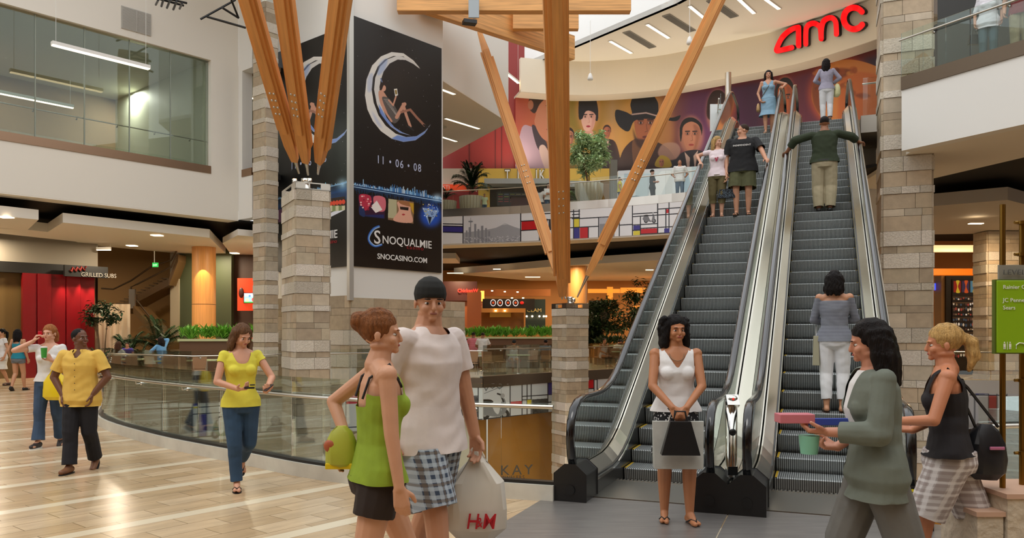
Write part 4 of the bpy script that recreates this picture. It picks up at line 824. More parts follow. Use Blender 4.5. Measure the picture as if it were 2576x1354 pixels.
# ---- red letters on the drum
M_amc = mat('red_letter_face', '#e8101c', .35, emit=.55, emit_color='#f00a14'); M_amcs = mat('letter_return_black', '#1a0a0a', .5)
amc_base = offset_line(arc_s, 0)
def on_drum(px, py, off=.12):                                  # where the sight line meets the drum face
    best = None
    for i in range(len(arc_s) - 1):
        a, b = arc_s[i], arc_s[i + 1]; d = b - a; t = t_at(px, a, d)
        if -.001 <= t <= 1.001: best = a + d * t; n = Vector((d.y, -d.x, 0)).normalized(); break
    p = best + n * off; p.z = EYE - (py - HYP) / F * p.y; return p, n
def stroke_pts(C, wd):
    C = [np.array(c, float) for c in C]; Lf, Rt = [], []
    for i, c in enumerate(C):
        t = C[min(i + 1, len(C) - 1)] - C[max(i - 1, 0)]; t /= np.hypot(*t); n = np.array([-t[1], t[0]]) * wd / 2; Lf.append(c + n); Rt.append(c - n)
    def cap(c, t, n0): 
        t = t / np.hypot(*t); n = np.array([-t[1], t[0]]); return [c + (n * math.cos(k * PI / 6) + t * math.sin(k * PI / 6)) * wd / 2 for k in range(1, 6)]
    return [tuple(p) for p in Lf + cap(C[-1], C[-1] - C[-2], 0) + Rt[::-1] + cap(C[0], C[0] - C[1], 0)]
am = thing('cinema_sign', 'big glowing red three-letter cinema sign on the curved white drum', 'sign', on_drum(2070, 80)[0])
def zq(u, v): return (1640 + u / 3.385, v / 3.385)
def arcpts(cx, cy, rx, ry, a0, a1, n=14): return [(cx + rx * math.cos(math.radians(a0 + (a1 - a0) * i / n)), cy + ry * math.sin(math.radians(a0 + (a1 - a0) * i / n))) for i in range(n + 1)]
LET = [[(1212, 405), (1150, 420), (1092, 432), (1078, 425), (1092, 385), (1120, 330), (1165, 280), (1215, 248), (1262, 235), (1270, 250), (1271, 390)],
       [(1333, 375), (1333, 290), (1340, 235), (1370, 205), (1410, 200), (1450, 225), (1462, 260), (1466, 330)], [(1466, 330), (1468, 250), (1485, 185), (1525, 155), (1565, 155), (1590, 185), (1596, 230), (1598, 290)],
       arcpts(1748, 157, 88, 92, -38, -325, 20)]
for j, Ls in enumerate(LET):
    wd = (46 if j < 3 else 52) / 3.385; C = [np.array(zq(*p)) for p in Ls]; mf, ms = MB(), MB()
    if j < 3: C = [np.array(p) for p in smooth_open([tuple(c) for c in C], 4)]
    def plate(P):
        fr = [on_drum(x, y, .26)[0] - am.location for x, y in P]; bk = [on_drum(x, y, .04)[0] - am.location for x, y in P]; n = len(P)
        mf.add(fr, [tuple(range(n))]); ms.add([p - Vector((0, 0, .0)) for p in fr + bk], [(i, (i + 1) % n, n + (i + 1) % n, n + i) for i in range(n)])
    for a, b in zip(C[:-1], C[1:]):
        t = (b - a) / (np.hypot(*(b - a)) + 1e-9); n = np.array([-t[1], t[0]]) * wd / 2; plate([a + n, b + n, b - n, a - n])
    for c in C: plate([(c[0] + wd / 2 * math.cos(k * PI / 8), c[1] + wd / 2 * math.sin(k * PI / 8)) for k in range(16)])
    o = mf.build('letter', M_amc, am); ms.build('letter_return', M_amcs, o)
# ================================================================ TIMBER STRUTS, BEAMS
M_bolt = M_chrome
bolt_mesh = MB().ball((0, 0, 0), .035, 5).build('bolt', M_bolt).data; bpy.data.objects.remove(bpy.data.objects['bolt'])
def strut(p0, p1, w, label, pin=.55, top_pin=False, f0=.10, f1=1.0):
    p0, p1 = Vector(p0), Vector(p1); ax = (p1 - p0); L = ax.length; ax.normalize()
    e = thing('timber_strut', label, 'strut', p0, 0, 'splayed timber roof struts'); e.rotation_mode = 'QUATERNION'
    x = ax.cross(Vector((0, 1, 0))).normalized(); y = ax.cross(x); Mq = Matrix((x, y, ax)).transposed(); e.rotation_quaternion = Mq.to_quaternion()
    def sq(a, z): return [(-a, -a, z), (a, -a, z), (a, a, z), (-a, a, z)]
    mb = MB(); c = w * .36; zs = [(pin, .55), (pin + .1, .62), (L * f0 + pin, .92), (L * .3, 1), (L * (.7 if top_pin else 1), 1)] + ([(L - pin - .9, .92), (L - pin, .55)] if top_pin else [])
    for (z0, k0), (z1, k1) in zip(zs[:-1], zs[1:]): mb.hexa(sq(c * k0, z0), sq(c * k1, z1))
    mb.build('core_timber', M_wood, e)
    for i, (dx, dy) in enumerate(((1, 0), (-1, 0), (0, 1), (0, -1))):
        z0 = pin + L * f0 + (.0 if i % 2 else .55); z1 = L - (pin + .9 + (.3 if i % 2 else .0) if top_pin else 0); hx, hy = (w * .07, w * .20) if dx else (w * .20, w * .07); o = w * .43
        mb = MB(); mb.hexa([(dx * o + a * hx, dy * o + b * hy, z0) for a, b in ((-1, -1), (1, -1), (1, 1), (-1, 1))], [(dx * o + a * hx, dy * o + b * hy, z1) for a, b in ((-1, -1), (1, -1), (1, 1), (-1, 1))])
        mb.build('side_timber', M_wood, e)
    mb = MB(); mb.tube([(0, 0, 0), (0, 0, pin * .5), (0, 0, pin + .05)], [.03, .04, .075], 10); mb.build('steel_pin', M_chrome, e)
    if top_pin: mb = MB(); mb.tube([(0, 0, L - pin - .05), (0, 0, L - pin * .4), (0, 0, L)], [.075, .03, .04], 10); mb.build('steel_pin', M_chrome, e)
    for zc in (L * .42,):
        for k in range(4):
            for sx in (-1, 1):
                b = bpy.data.objects.new('bolt', bolt_mesh); COL.objects.link(b); b.parent = e; b.location = (sx * w * .11, w * .505, zc + (k - 1.5) * w * .55)
    return e
strut(W(752, 436, 21.9), W(592, -120, 15.8), .42, 'left-leaning timber strut on the pillar before the banners')
strut(W(775, 440, 21.8), W(700, -110, 15.9), .43, 'middle timber strut of the three on the pillar before the banners')
strut(W(800, 438, 21.9), W(871, -110, 15.6), .46, 'right-leaning timber strut crossing the left moon banner')
strut(W(1423, 752, 29.4), W(1196, 50, 31.8), .45, 'long timber strut leaning left from the short pillar to a steel bracket', .6, True, .06)
strut(W(1414, 752, 29.3), W(1395, -110, 17.6), .60, 'thick dark timber strut rising almost upright from the short pillar', .3, False, .06)
strut(W(1452, 748, 29.3), W(1836, -60, 26.5), .44, 'timber strut leaning right from the short pillar across the mural', .9, False, .06)
def cap(P, zt, d, label, lights):
    c = sum((Vector(p) for p in P), Vector()) / 4; c.z = zt; e = thing('steel_cap', label, 'bracket', c)
    mb = MB(); q = [(Vector(p) - c) * 1.08 for p in P]
    for i in range(4): 
        a, b = q[i], q[(i + 1) % 4]; mb.wall(a, b, .0, .03, .05); mb.wall(a, b, .17, .20, .05)
        mb.wall(a, a + (b - a) * .28, .03, .17, .015); mb.wall(b + (a - b) * .28, b, .03, .17, .015)
    mb.build('cap_frame', M_steel, e)
    mb = MB(); mb.prism([p[:2] for p in q], .0, .02); mb.build('base_plate', M_steel, e)
    mb = MB(); mb.lathe([(.16, .02), (.16, .2), (.1, .24), (.1, .34), (.13, .36), (.13, .46), (.0, .47)], (0, 0, 0), 14); mb.build('strut_socket', M_chrome, e)
    for dx, dy in lights:
        mb = MB(); mb.tube([(dx, dy, .02), (dx, dy, .25)], .03, 8); mb.lathe([(.05, .25), (.07, .28), (.07, .38), (.05, .385)], (dx, dy, 0), 12); l = mb.build('uplight', M_chrome, e)
        mb = MB(); mb.lathe([(.055, .386), (.05, .39), (.0, .392)], (dx, dy, 0), 12); mb.build('uplight_lens', mat('warm_lamp', '#ffd9a0', .4, emit=25, emit_color='#ffb060'), l)
        s = bpy.data.lights.new('uplight_lamp', 'SPOT'); s.energy = 90; s.color = (1, .6, .25); s.spot_size = math.radians(70); s.shadow_soft_size = .05
        so = bpy.data.objects.new('uplight_lamp', s); COL.objects.link(so); so.parent = e; so.location = (dx, dy, .45); so.rotation_euler = (PI, 0, 0)
cap(P1, Z1, 22, 'steel cap with uplights on top of the pillar before the banners', [(-.22, -.35), (.22, -.4)])
cap(P2, Z2, 29.6, 'steel cap with sockets and a bright uplight on the short pillar', [(.1, -.45)])
def beam(a, b, h, th, label):
    a, b = Vector(a), Vector(b); c = (a + b) / 2; e = None; mb = MB(); d = (b - a); L = d.length; d.normalize(); n = Vector((-d.y, d.x, 0)) * th / 2; up = Vector((0, 0, h))
    ang = math.atan2(d.y, d.x); mb.box((0, 0, h / 2), (L, th, h)); o = mb.build('roof_beam', M_woodlite, None, .02); o.location = c; o.rotation_euler = (0, 0, ang)
    return tag(o, label, 'beam', 'laminated timber roof beams')
beam(W(1000, 32, 27), W(1586, 32, 27), 1.3, .35, 'near horizontal laminated roof beam under the skylight')
beam(W(1290, 76, 30.5), W(1455, 76, 30.5), 1.1, .3, 'short laminated roof beam end behind the thick dark strut')
za = W(1020, 20, 26.5); zb = W(1410, 93, 36); zb.z = za.z = 12.9
mb = MB(); a, b = W(1060, 30, 28), W(1440, 98, 33); b.z = a.z + .0
beam(a, b, 1.0, .3, 'slanting laminated roof beam under the near one')
mb = MB(); p = W(1192, 22, 26.6); mb.box(p, (.36, .05, .62), 0); o = tag(mb.build('beam_bracket', mat('grey_bracket', '#9aa0a2', .4, .6), None, .01), 'grey steel bracket bolted to the roof beam above the left-leaning strut', 'bracket')
mb = MB(); mb.box((0, 0, 0), (.45, .3, .12), .3); oo = mb.build('dark_channel_bracket', M_black, o); oo.location = p + Vector((-.15, .1, -.42))
mb = MB(); mb.tube([p + Vector((0, 0, -.3)), W(1197, 48, 31.5)], .05, 8); tag(mb.build('bracket_rod', M_steel), 'short steel rod between the roof beam bracket and the timber strut', 'rod')
# ================================================================ RAILINGS
def arclen(P):
    d = [0]
    for a, b in zip(P[:-1], P[1:]): d.append(d[-1] + (b - a).length)
    return d
def point_at(P, d, s):
    for i in range(len(P) - 1):
        if s <= d[i + 1] or i == len(P) - 2:
            t = (s - d[i]) / max(1e-6, d[i + 1] - d[i]); return P[i] + (P[i + 1] - P[i]) * t
def railing(line, z, label, hr=.90, top=1.10, side=-.09, plen=1.6, g0=.16, glassm=None, hr_r=.022, posts=False, group=None):
    P = [Vector((p[0], p[1], 0)) for p in line]; D = arclen(P); base = P[len(P) // 2].copy(); base.z = z
    e = thing('glass_railing', label, 'railing', base, 0, group); off = offset_line(P, side); Do = arclen(off)
    mb = MB(); mb.tube([p - Vector((base.x, base.y, -hr)) for p in off], hr_r, 10); mb.build('handrail', M_steel, e)
    n = max(1, round(D[-1] / plen))
    for i in range(n):
        a, b = D[-1] * i / n + .012, D[-1] * (i + 1) / n - .012; q = [point_at(P, D, a + (b - a) * k / 3) for k in range(4)]; mb = MB()
        strip(mb, [Vector((v.x - base.x, v.y - base.y, 0)) for v in q], g0, top, -.006, .006); mb.build('glass_panel', glassm or M_glass, e)
        pt = point_at(P, D, D[-1] * (i + .5) / n if not posts else a); po = point_at(off, Do, Do[-1] * (i + .5) / n if not posts else Do[-1] * i / n)
        bb = Vector((base.x, base.y, 0)); mb = MB(); mb.tube([pt - bb + Vector((0, 0, hr - .06)), po - bb + Vector((0, 0, hr - .06)), po - bb + Vector((0, 0, hr))], .010, 6); mb.ball(pt - bb + Vector((0, 0, hr - .06)), .028, 5)
        mb.build('rail_bracket', M_chrome, e)
    return e
mb = MB(); strip(mb, rail_s, .0, .155, -.14, .10); struct('trim_1', mb, M_kerb)
mb = MB(); strip(mb, rail_s, .155, .185, -.03, .06); struct('trim_1', mb, mat('dark_channel', '#2c2a28', .4, .5))
mb = MB(); strip(mb, rail_s, -.5, .0, -.16, -.10); 
railing(rail_s, 0, 'near curved glass railing on a pale kerb, ending at the left escalator', .92, 1.13, .09, 1.75)
right_rail = [EP(.2, .95), G(2400, 1338), Vector((5.0, 6.3, 0)), Vector((9, 7.2, 0))]
rr = [Vector((3.75, 6.35, 0)), Vector((5.0, 6.6, 0)), Vector((9, 7.3, 0)), Vector((13.6, 8.0, 0))]
mb = MB(); strip(mb, rr, .0, .14, -.1, .1); struct('trim_1', mb, M_kerb)
railing(rr, 0, 'glass railing right of the escalators, behind the passing visitors', .90, 1.13, -.09, 1.5)
railing(FL[:6], 0, 'glass railing along the food court edge, left of the short pillar', .98, 1.12, -.06, 2.0, .02)
railing(FL[5:9], .06, 'glass railing along the food court edge behind the short pillar', .98, 1.12, -.06, 2.0, .02)
railing(mid_s[1:], L2, 'glass railing of the upper balcony in front of the potted tree', .88, 1.05, -.05, 2.2, .03)
railing([BP(-.1, .12), BP(4, .12), BP(9, .12), BP(14, .12)], L2, 'glass railing of the white balcony at the upper right', .88, 1.05, -.06, 1.5, .0, M_glassdk)
railing([EP(15.5, 1.0), EP(15.5, 1.85), EP(18, 1.9)], L2, 'short glass railing beside the top of the right escalator', .92, 1.06, .05, 1.3, .02)
railing([EP(19, -GAP - 1.5), EP(15.5, -GAP - 1.0)], L2, 'short glass railing beside the top of the left escalator', .92, 1.06, -.05, 1.5, .02)
railing([RBl[0] + Vector((.3, .2, 0)), RBl[1] + Vector((0, .15, 0)), RBl[2] + Vector((0, .15, 0)), RBl[3]], .12, 'glass railing on the far floor edge beyond the stone column', .9, 1.05, -.05, 2.2, .0)
railing([LW(t, .32) for t in (-16, -8, 0)], 7.4, 'thin handrail running behind the big upper window', .95, .2, -.05, 1.25, .05, None, .018)
mb = MB(); mb.prism([EP(15.2, .95)[:2], EP(15.2, 1.85)[:2], EP(20, 1.95)[:2], EP(20, .95)[:2]], L2 - .45, L2); tag(mb.build('floor', M_fascia), kind='structure')
mb = MB(); mb.prism([EP(17.2, 1.1)[:2], EP(17.2, 1.8)[:2], EP(20, 1.95)[:2], EP(20, 1.1)[:2]], 3.6, L2 - .45); tag(mb.build('wall_back', M_white), kind='structure')
# ================================================================ CEILING LIGHTS, VENTS, SPEAKERS
M_lamp = mat('lamp_diffuser', '#fff1d8', .5, emit=5, emit_color='#ffe2b8'); M_vent = mat('grey_vent', '#8f8d88', .5)
def slot(a, b, w, name, label, cat, m, group, th=.04):
    a, b = Vector(a), Vector(b); c = (a + b) / 2; d = (b - a); mb = MB(); mb.box((0, 0, 0), (d.length, w, th)); mb2 = None
    if name == 'ceiling_light':
        e = thing(name, label, cat, c, math.atan2(d.y, d.x), group); mb.build('diffuser', m, e)
        mb = MB(); L = d.length / 2 + .03
        for s in (-1, 1): mb.box((0, s * (w / 2 + .015), .0), (2 * L, .03, th + .02)); mb.box((s * L, 0, 0), (.03, w + .06, th + .02))
        mb.build('trim_frame', M_white, e); return e
    for k in range(-3, 4): mb.box((0, k * w / 8, -th / 2 - .004), (d.length * .96, w / 24, .006), 0, 1)
    o = mb.build(name, [m, M_black]); o.location = c; o.rotation_euler = (0, 0, math.atan2(d.y, d.x)); return tag(o, label, cat, group)
zc = ZF1 - .02
for i, (x0, y0, x1, y1, lb) in enumerate([(1535, 103, 1588, 133, 'leftmost recessed slot light in the ceiling over the mural'), (1628, 61, 1682, 95, 'second recessed slot light from the left in the ceiling over the mural'), (1735, 15, 1778, 50, 'slot light partly behind the right-leaning strut'), (1855, -6, 1897, 33, 'recessed slot light left above the red cinema letters'), (1905, -18, 1960, 22, 'rightmost recessed slot light at the top edge of the view')]):
    slot(DZ(x0, y0, zc), DZ(x1, y1, zc), .16, 'ceiling_light', lb, 'light', M_lamp, 'slot lights over the mural')
for x0, y0, x1, y1, lb in [(1575, 80, 1642, 120, 'leftmost long grey air vent in the ceiling over the mural'), (1675, 38, 1741, 79, 'middle long grey air vent in the ceiling over the mural'), (1787, 0, 1848, 43, 'long grey air vent right of the leaning strut')]:
    slot(DZ(x0, y0, zc), DZ(x1, y1, zc), .42, 'ceiling_vent', lb, 'vent', M_vent, 'vents over the mural')
for x0, y0, x1, y1, lb in [(1106, 222, 1143, 236, 'topmost slot light in the triangular soffit'), (1121, 297, 1205, 323, 'longest slot light, in the middle of the triangular soffit'), (1100, 340, 1148, 355, 'lowest slot light in the triangular soffit')]:
    slot(DZ(x0, y0, 11.22), DZ(x1, y1, 11.22), .16, 'ceiling_light', lb, 'light', M_lamp, 'slot lights in the triangular soffit')
def bar_light(a, b, label, r=.07, e=5, wire=None, cat='light'):
    a, b = Vector(a), Vector(b); c = (a + b) / 2; t = thing('pendant_light', label, cat, c, math.atan2((b - a).y, (b - a).x)); L = (b - a).length
    mb = MB(); mb.box((0, 0, .05), (L, 2 * r, .1)); mb.build('housing', M_white, t); mb = MB(); mb.box((0, 0, -.012), (L * .99, 1.7 * r, .024)); mb.build('diffuser', M_lamp, t)
    for s in (-.46, .46): mb = MB(); mb.tube([(s * L, 0, .1), (s * L, 0, wire or 3)], .006, 5); mb.build('wire', M_steel, t)
def lwp(px, py, off): o = LW(0, off); t = t_at(px, o, LWd); p = o + LWd * t; p.z = EYE - (py - HYP) / F * p.y; return p
a, b = lwp(130, 112, -1.6), lwp(376, 172, -1.6); b.z = a.z; bar_light(a, b, 'long bright linear pendant in front of the big upper window', .08, wire=4)
a, b = lwp(-40, 227, 2.4), lwp(185, 268, 2.4); b.z = a.z; bar_light(a, b, 'warm linear pendant inside the room behind the upper window', .05, wire=.9)
a, b = W(1276, 193, 42), W(1304, 203, 43.5); bar_light(a, b, 'short linear pendant against the dark red wall', .07, wire=3)
for (x0, y0, x1, y1, d, lb) in [(608, 242, 641, 252, 31, 'upper linear light in the gap left of the stone pier'), (606, 363, 628, 369, 31, 'lower linear light in the gap left of the stone pier')]:
    bar_light(W(x0, y0, d), W(x1, y1, d), lb, .05, wire=.4)
for x, y, yt, d, lb in [(1485, 202, 112, 38, 'white pendant speaker on a cable left of the leaning strut'), (1735, 112, 18, 33, 'white pendant speaker on a cable beside the leaning strut, under the vents')]:
    p = W(x, y, d); e = thing('pendant_speaker', lb, 'speaker', p, 0, 'pendant speakers'); mb = MB(); mb.lathe([(.0, .0), (.10, .0), (.135, .03), (.13, .12), (.07, .30), (.03, .34), (.0, .35)], (0, 0, 0), 16); mb.build('shade', M_white, e)
    mb = MB(); mb.tube([(0, 0, .34), (0, 0, ZF1 - p.z)], .012, 6); mb.build('cable', M_white, e)
# grille, red box on the left wall and black roof trusses
c = lwp(343, 53, -.02); mb = MB(); mb.box((0, 0, 0), (.95, .03, .72))
for k in range(-9, 10): mb.box((0, -.02, k * .036), (.9, .01, .014))
mb.box((0, -.025, 0), (.03, .012, .7)); o = mb.build('wall_vent', mat('pale_grille', '#b3b0a8', .5)); o.location = c; o.rotation_euler = (0, 0, math.atan2(LWd.y, LWd.x)); tag(o, 'pale square air grille on the wall above the big window', 'vent')
for lb, segs in [('black roof truss fragment at the top edge, left of the struts', [((388, -6), (462, 14)), ((398, 0), (392, 12)), ((412, -4), (406, 16)), ((428, 0), (420, 20)), ((444, 4), (436, 24)), ((458, 8), (452, 22)), ((395, -10), (470, 8))]), ('black roof truss arm reaching down left of the stone pier', [((505, 48), (592, 0)), ((520, 42), (618, 70)), ((580, -5), (600, 45)), ((560, 20), (600, 45))])]:
    mb = MB()
    for (x0, y0), (x1, y1) in segs: mb.tube([W(x0, y0, 24.5), W(x1, y1, 25.2)], .035, 6)
    tag(mb.build('roof_truss', M_black), lb, 'truss')
mb = MB(); q = [W(498, -12, 25), W(600, 66, 27), W(690, 20, 27), W(690, -80, 24)]
mb.prism([p[:2] for p in q], 13.6, 13.8); struct('ceiling', mb, M_dark)
mb = MB(); mb.prism([(-14, 20), (-5.5, 27), (-8, 34), (-20, 30)], 15.5, 15.7); struct('ceiling', mb, M_white)
# ================================================================ FOOD COURT, SHOPS, PLANTS
def hpar(o, e): o.parent = e; o.matrix_parent_inverse = Matrix.Translation(-Vector(e.location)); return o
def wbox(px0, py0, px1, py1, d, th, m, name, parent=None, col=None):     # frontal box seen between two pixels at depth d
    a, b = W(px0, py0, d), W(px1, py1, d); mb = MB(); c = (a + b) / 2; mb.box((0, 0, 0), (abs(b.x - a.x), th, abs(a.z - b.z))); o = mb.build(name, m)
    o.location = (c.x, c.y + th / 2, c.z)
    if parent: hpar(o, parent)
    return o
# hanging ceiling panels of the left hall
M_cloud = mat('cloud_paint', '#e6e0d4', .65)
def cloud(pxs, z, th, label):
    P = [DZ(x, y, z) for x, y in pxs]; c = sum(P, Vector()) / len(P); mb = MB(); mb.prism([(p - c)[:2] for p in P], 0, th); o = mb.build('ceiling_panel', M_cloud); o.location = (c.x, c.y, z); return tag(o, label, 'ceiling panel', 'hanging ceiling panels')
cloud([(-420, 500), (97, 553), (70, 578), (-200, 560), (-420, 540)], 5.05, .30, 'hanging white ceiling panel at the left edge, over the red wall')
cloud([(158, 560), (527, 598), (580, 650), (216, 616), (190, 608), (172, 606), (-200, 566), (60, 577), (120, 584)], 5.05, .30, 'large hanging white ceiling panel with a notch, above the exit sign')
cloud([(560, 612), (598, 592), (690, 600), (760, 640), (640, 655), (590, 652)], 5.05, .22, 'hanging white ceiling panel beside the wooden column top')
for x, y, lb in [(14, 546, 'recessed light in the hanging panel at the left edge'), (395, 592, 'recessed light near the front edge of the big hanging panel'), (332, 618, 'recessed light left of the exit sign'), (590, 637, 'recessed light right of the wooden column')]:
    p = DZ(x, y, 5.045); mb = MB(); mb.box((0, 0, -.01), (.32, .32, .02)); mb2 = mb.build('ceiling_light', M_lamp); mb2.location = p; tag(mb2, lb, 'light', 'square recessed lights')
for x, y, z, lb in [(2455, 562, 5.0, 'recessed light in the panel above the hat shop'), (1340, 697, 5.0, 'slot light over the food court counters'), (1145, 687, 5.0, 'slot light over the red neon sign'), (1634, 679, 5.0, 'recessed light over the palm trees'), (1250, 677, 5.04, 'round light in the hanging panel by the short pillar')]:
    p = DZ(x, y, z); mb = MB(); mb.box((0, 0, -.01), (.9 if 'slot' in lb else .4, .16, .02)); o = mb.build('ceiling_light', M_lamp); o.location = p; tag(o, lb, 'light', 'lights under the upper floor')
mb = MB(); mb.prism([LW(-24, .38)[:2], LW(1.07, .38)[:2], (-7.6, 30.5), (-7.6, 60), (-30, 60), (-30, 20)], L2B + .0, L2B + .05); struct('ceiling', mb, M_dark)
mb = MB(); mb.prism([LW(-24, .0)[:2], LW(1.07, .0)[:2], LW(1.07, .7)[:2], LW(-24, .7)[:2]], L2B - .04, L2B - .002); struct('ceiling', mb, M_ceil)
# rear wall of the left hall: grey header, red panels, sandwich sign
BL0, BL1 = W(-60, 900, 27.4), W(246, 900, 30.3); bld = BL1 - BL0
def blp(px, py): t = t_at(px, BL0, bld); p = BL0 + bld * t; p.z = EYE - (py - HYP) / F * p.y; return p
def bl_slab(px0, px1, z0, z1, o0, o1, m, name):
    a, b = blp(px0, 800), blp(px1, 800); mb = MB(); q = offset_line([a, b], 0); n = Vector((bld.y, -bld.x, 0)).normalized()
    mb.prism([(a + n * o0)[:2], (b + n * o0)[:2], (b + n * o1)[:2], (a + n * o1)[:2]], z0, z1); return mb.build(name, m)
zt = blp(120, 664).z; zb = blp(120, 690).z
tag(bl_slab(-60, 246, zt, 5.6, 0, -.3, mat('grey_taupe_paint', '#8d8577', .7), 'wall_back'), kind='structure')
tag(bl_slab(-60, 246, 0, zb, -.25, -.4, mat('tan_shop_wall', '#6b5226', .6), 'wall_back'), kind='structure')
tag(bl_slab(-60, 262, zb, zt, .06, -.2, mat('black_header', '#191714', .5), 'trim_1'), kind='structure')
rw = thing('curtain_wall', 'glossy deep red panelled wall lit by three spots, left of the potted tree', 'wall panel', blp(145, 952)); rw.location.z = 0
M_redcur = mat('red_lacquer', '#7c0a12', .3, coat=.3)
for i in range(5): 
    o = bl_slab(55 + i * 36.4, 55 + (i + 1) * 36.4 - 1.5, 0, zb, .1 + .05 * (i % 2), -.1, M_redcur, 'red_panel'); hpar(o, rw)
n_ = Vector((bld.y, -bld.x, 0)).normalized()
for x in (150, 195, 225):
    s = bpy.data.lights.new('wall_spot', 'SPOT'); s.energy = 120; s.color = (1, .75, .6); s.spot_size = math.radians(55); s.spot_blend = .8; s.shadow_soft_size = .05
    so = bpy.data.objects.new('wall_spot', s); COL.objects.link(so); so.location = blp(x, 700) + n_ * .35; so.location.z = zb - .05; so.rotation_euler = (math.radians(8), 0, 0)
sg = thing('shop_sign', 'black hanging sandwich shop sign over the red wall', 'sign', blp(207, 686) + n_ * .5)
o = bl_slab(150, 258, blp(200, 699).z, blp(200, 671).z, .55, .4, mat('black_header', '#191714', .5), 'sign_board'); hpar(o, sg)
bdir = bld.normalized(); bdir.z = 0
hpar(text('GRILLED SUBS', .15, blp(190, 697) + n_ * .57, bdir, (0, 0, 1), mat('pale_grey_letter', '#a9a49a', .5), 'lettering', None, .01, 'LEFT', .92), sg)
mb = MB(); pts = [blp(163 + i * 3.6, 681 + 6 * math.sin(i * 2.1) - i * .3) + n_ * .58 for i in range(12)]; mb.tube(pts, .035, 6); hpar(mb.build('script_lettering', mat('dark_red_script', '#8e241c', .5)), sg)
# stair hall
bx = wbox(246, 600, 446, 960, 35.5, .2, mat('ochre_brown_wall', '#96703c', .65), 'wall_back'); tag(bx, kind='structure')
for x0, x1, m, d in ((446, 494, mat('dark_green_paint', '#41482c', .6), 34), (538, 582, MATS['dark_green_paint'], 34), (428, 450, mat('pale_pilaster', '#a89c84', .6), 33.9)):
    tag(wbox(x0, 600, x1, 960, d, .3, m, 'wall_back'), kind='structure')
tag(wbox(494, 600, 538, 960, 34.6, .2, M_brownw, 'wall_back'), kind='structure')
st = thing('staircase', 'brown staircase with glass and metal handrail behind the palm trees', 'staircase', W(350, 900, 33.5)); st.location.z = 0
def P3(px, py, d): return W(px, py, d)
mb = MB()
for a, b, dd in (((295, 770), (425, 700), 33.4), ((425, 700), (448, 640), 33.2), ((335, 770), (420, 862), 32.6)):
    p, q = P3(*a, dd), P3(*b, dd); L = (q - p).length; mb.hexa([p + Vector((0, 0, -.30)), q + Vector((0, 0, -.30)), q + Vector((0, 1.4, -.30)), p + Vector((0, 1.4, -.30))], [p, q, q + Vector((0, 1.4, 0)), p + Vector((0, 1.4, 0))])
hpar(mb.build('stringer', mat('stair_brown', '#5e4524', .5)), st)
for k in range(12):
    p = P3(298 + k * 10.5, 767 - k * 5.7, 33.5); mb = MB(); mb.box(p + Vector((0, .7, .06)), (.30, 1.3, .05)); hpar(mb.build('stair_tread', MATS['stair_brown']), st)
for path in ([(255, 726), (285, 728), (330, 706), (382, 670), (430, 655), (445, 630)], [(330, 770), (330, 722), (345, 715), (430, 672), (446, 640)], [(335, 745), (420, 850)]):
    mb = MB(); mb.tube([P3(x, y, 33) for x, y in path], .035, 7); hpar(mb.build('handrail', mat('dark_handrail', '#4c3a26', .4, .5)), st)
mb = MB(); mb.box(W(333, 752, 32.9), (.25, .1, .8)); hpar(mb.build('newel_post', M_steel), st)
wc = thing('wooden_column', 'round wood-clad column standing behind the left planter', 'column', W(513, 900, 31.5), 0, 'wood-clad columns'); wc.location.z = 0
mb = MB(); mb.lathe([(.45, .0), (.45, 2.75)], (0, 0, 0), 28); mb.build('lower_cladding', M_wood, wc); mb = MB(); mb.lathe([(.45, 2.77), (.45, 5.2)], (0, 0, 0), 28); mb.build('upper_cladding', M_wood, wc); mb = MB(); mb.lathe([(.44, 2.74), (.44, 2.78)], (0, 0, 0), 28); mb.build('joint_ring', M_black, wc)
wc2 = thing('wooden_column', 'round wood-clad column rising behind the short stone pillar', 'column', W(1452, 900, 40), 0, 'wood-clad columns'); wc2.location.z = 0
mb = MB(); mb.lathe([(.5, .0), (.5, 5.0)], (0, 0, 0), 28); mb.build('lower_cladding', M_wood, wc2)
s = bpy.data.lights.new('column_wash', 'SPOT'); s.energy = 160; s.color = (1, .62, .25); s.spot_size = math.radians(60); so = bpy.data.objects.new('column_wash', s); COL.objects.link(so); so.location = W(505, 640, 30.6); so.rotation_euler = (math.radians(12), 0, 0)
# orange shop with a screen
tag(wbox(582, 640, 760, 960, 34.5, .2, mat('dark_brown_wall', '#3a2416', .6), 'wall_back'), kind='structure')
osg = thing('shop_sign', 'glowing orange-red shop panel behind the stone pier', 'sign', W(620, 740, 33.8)); hpar(wbox(597, 700, 660, 782, 33.8, .12, mat('orange_red_panel', '#cc3a1a', .4, emit=.5), 'sign_board'), osg)
mb = MB(); mb.ball(W(607, 737, 33.7), .16, 7, sc=(.7, .3, 1.4)); hpar(mb.build('guitar_motif', mat('dark_motif', '#3c0d0a', .5)), osg)
tv = thing('menu_screen', 'bright menu screen in front of the orange-red shop panel', 'screen', W(632, 750, 33.2)); hpar(wbox(613, 737, 656, 763, 33.3, .08, M_black, 'screen_case'), tv)
cvs = Canvas(613, 737, 656, 763, 4, '#8fd0c8'); cvs.poly([(613, 737), (656, 737), (656, 748), (613, 746)], '#b9c8f0'); cvs.ell(640, 754, 7, 6, '#c84a4a'); cvs.ell(622, 755, 5, 4, '#e8e0a0'); cvs.ell(628, 745, 3, 3, '#5a8ae0'); cvs.poly([(613, 759), (656, 759), (656, 763), (613, 763)], '#4aa04a')
a, b = W(614, 738, 33.22), W(655, 762, 33.22); P = sheet([(a.x, a.y), (b.x, b.y)], b.z, a.z, 60, 40); o = printed('screen_face', P, cvs, mat('screen_glow', rough=.3, attr='Col', emit=1.2), None, proj(P)); hpar(o, tv)
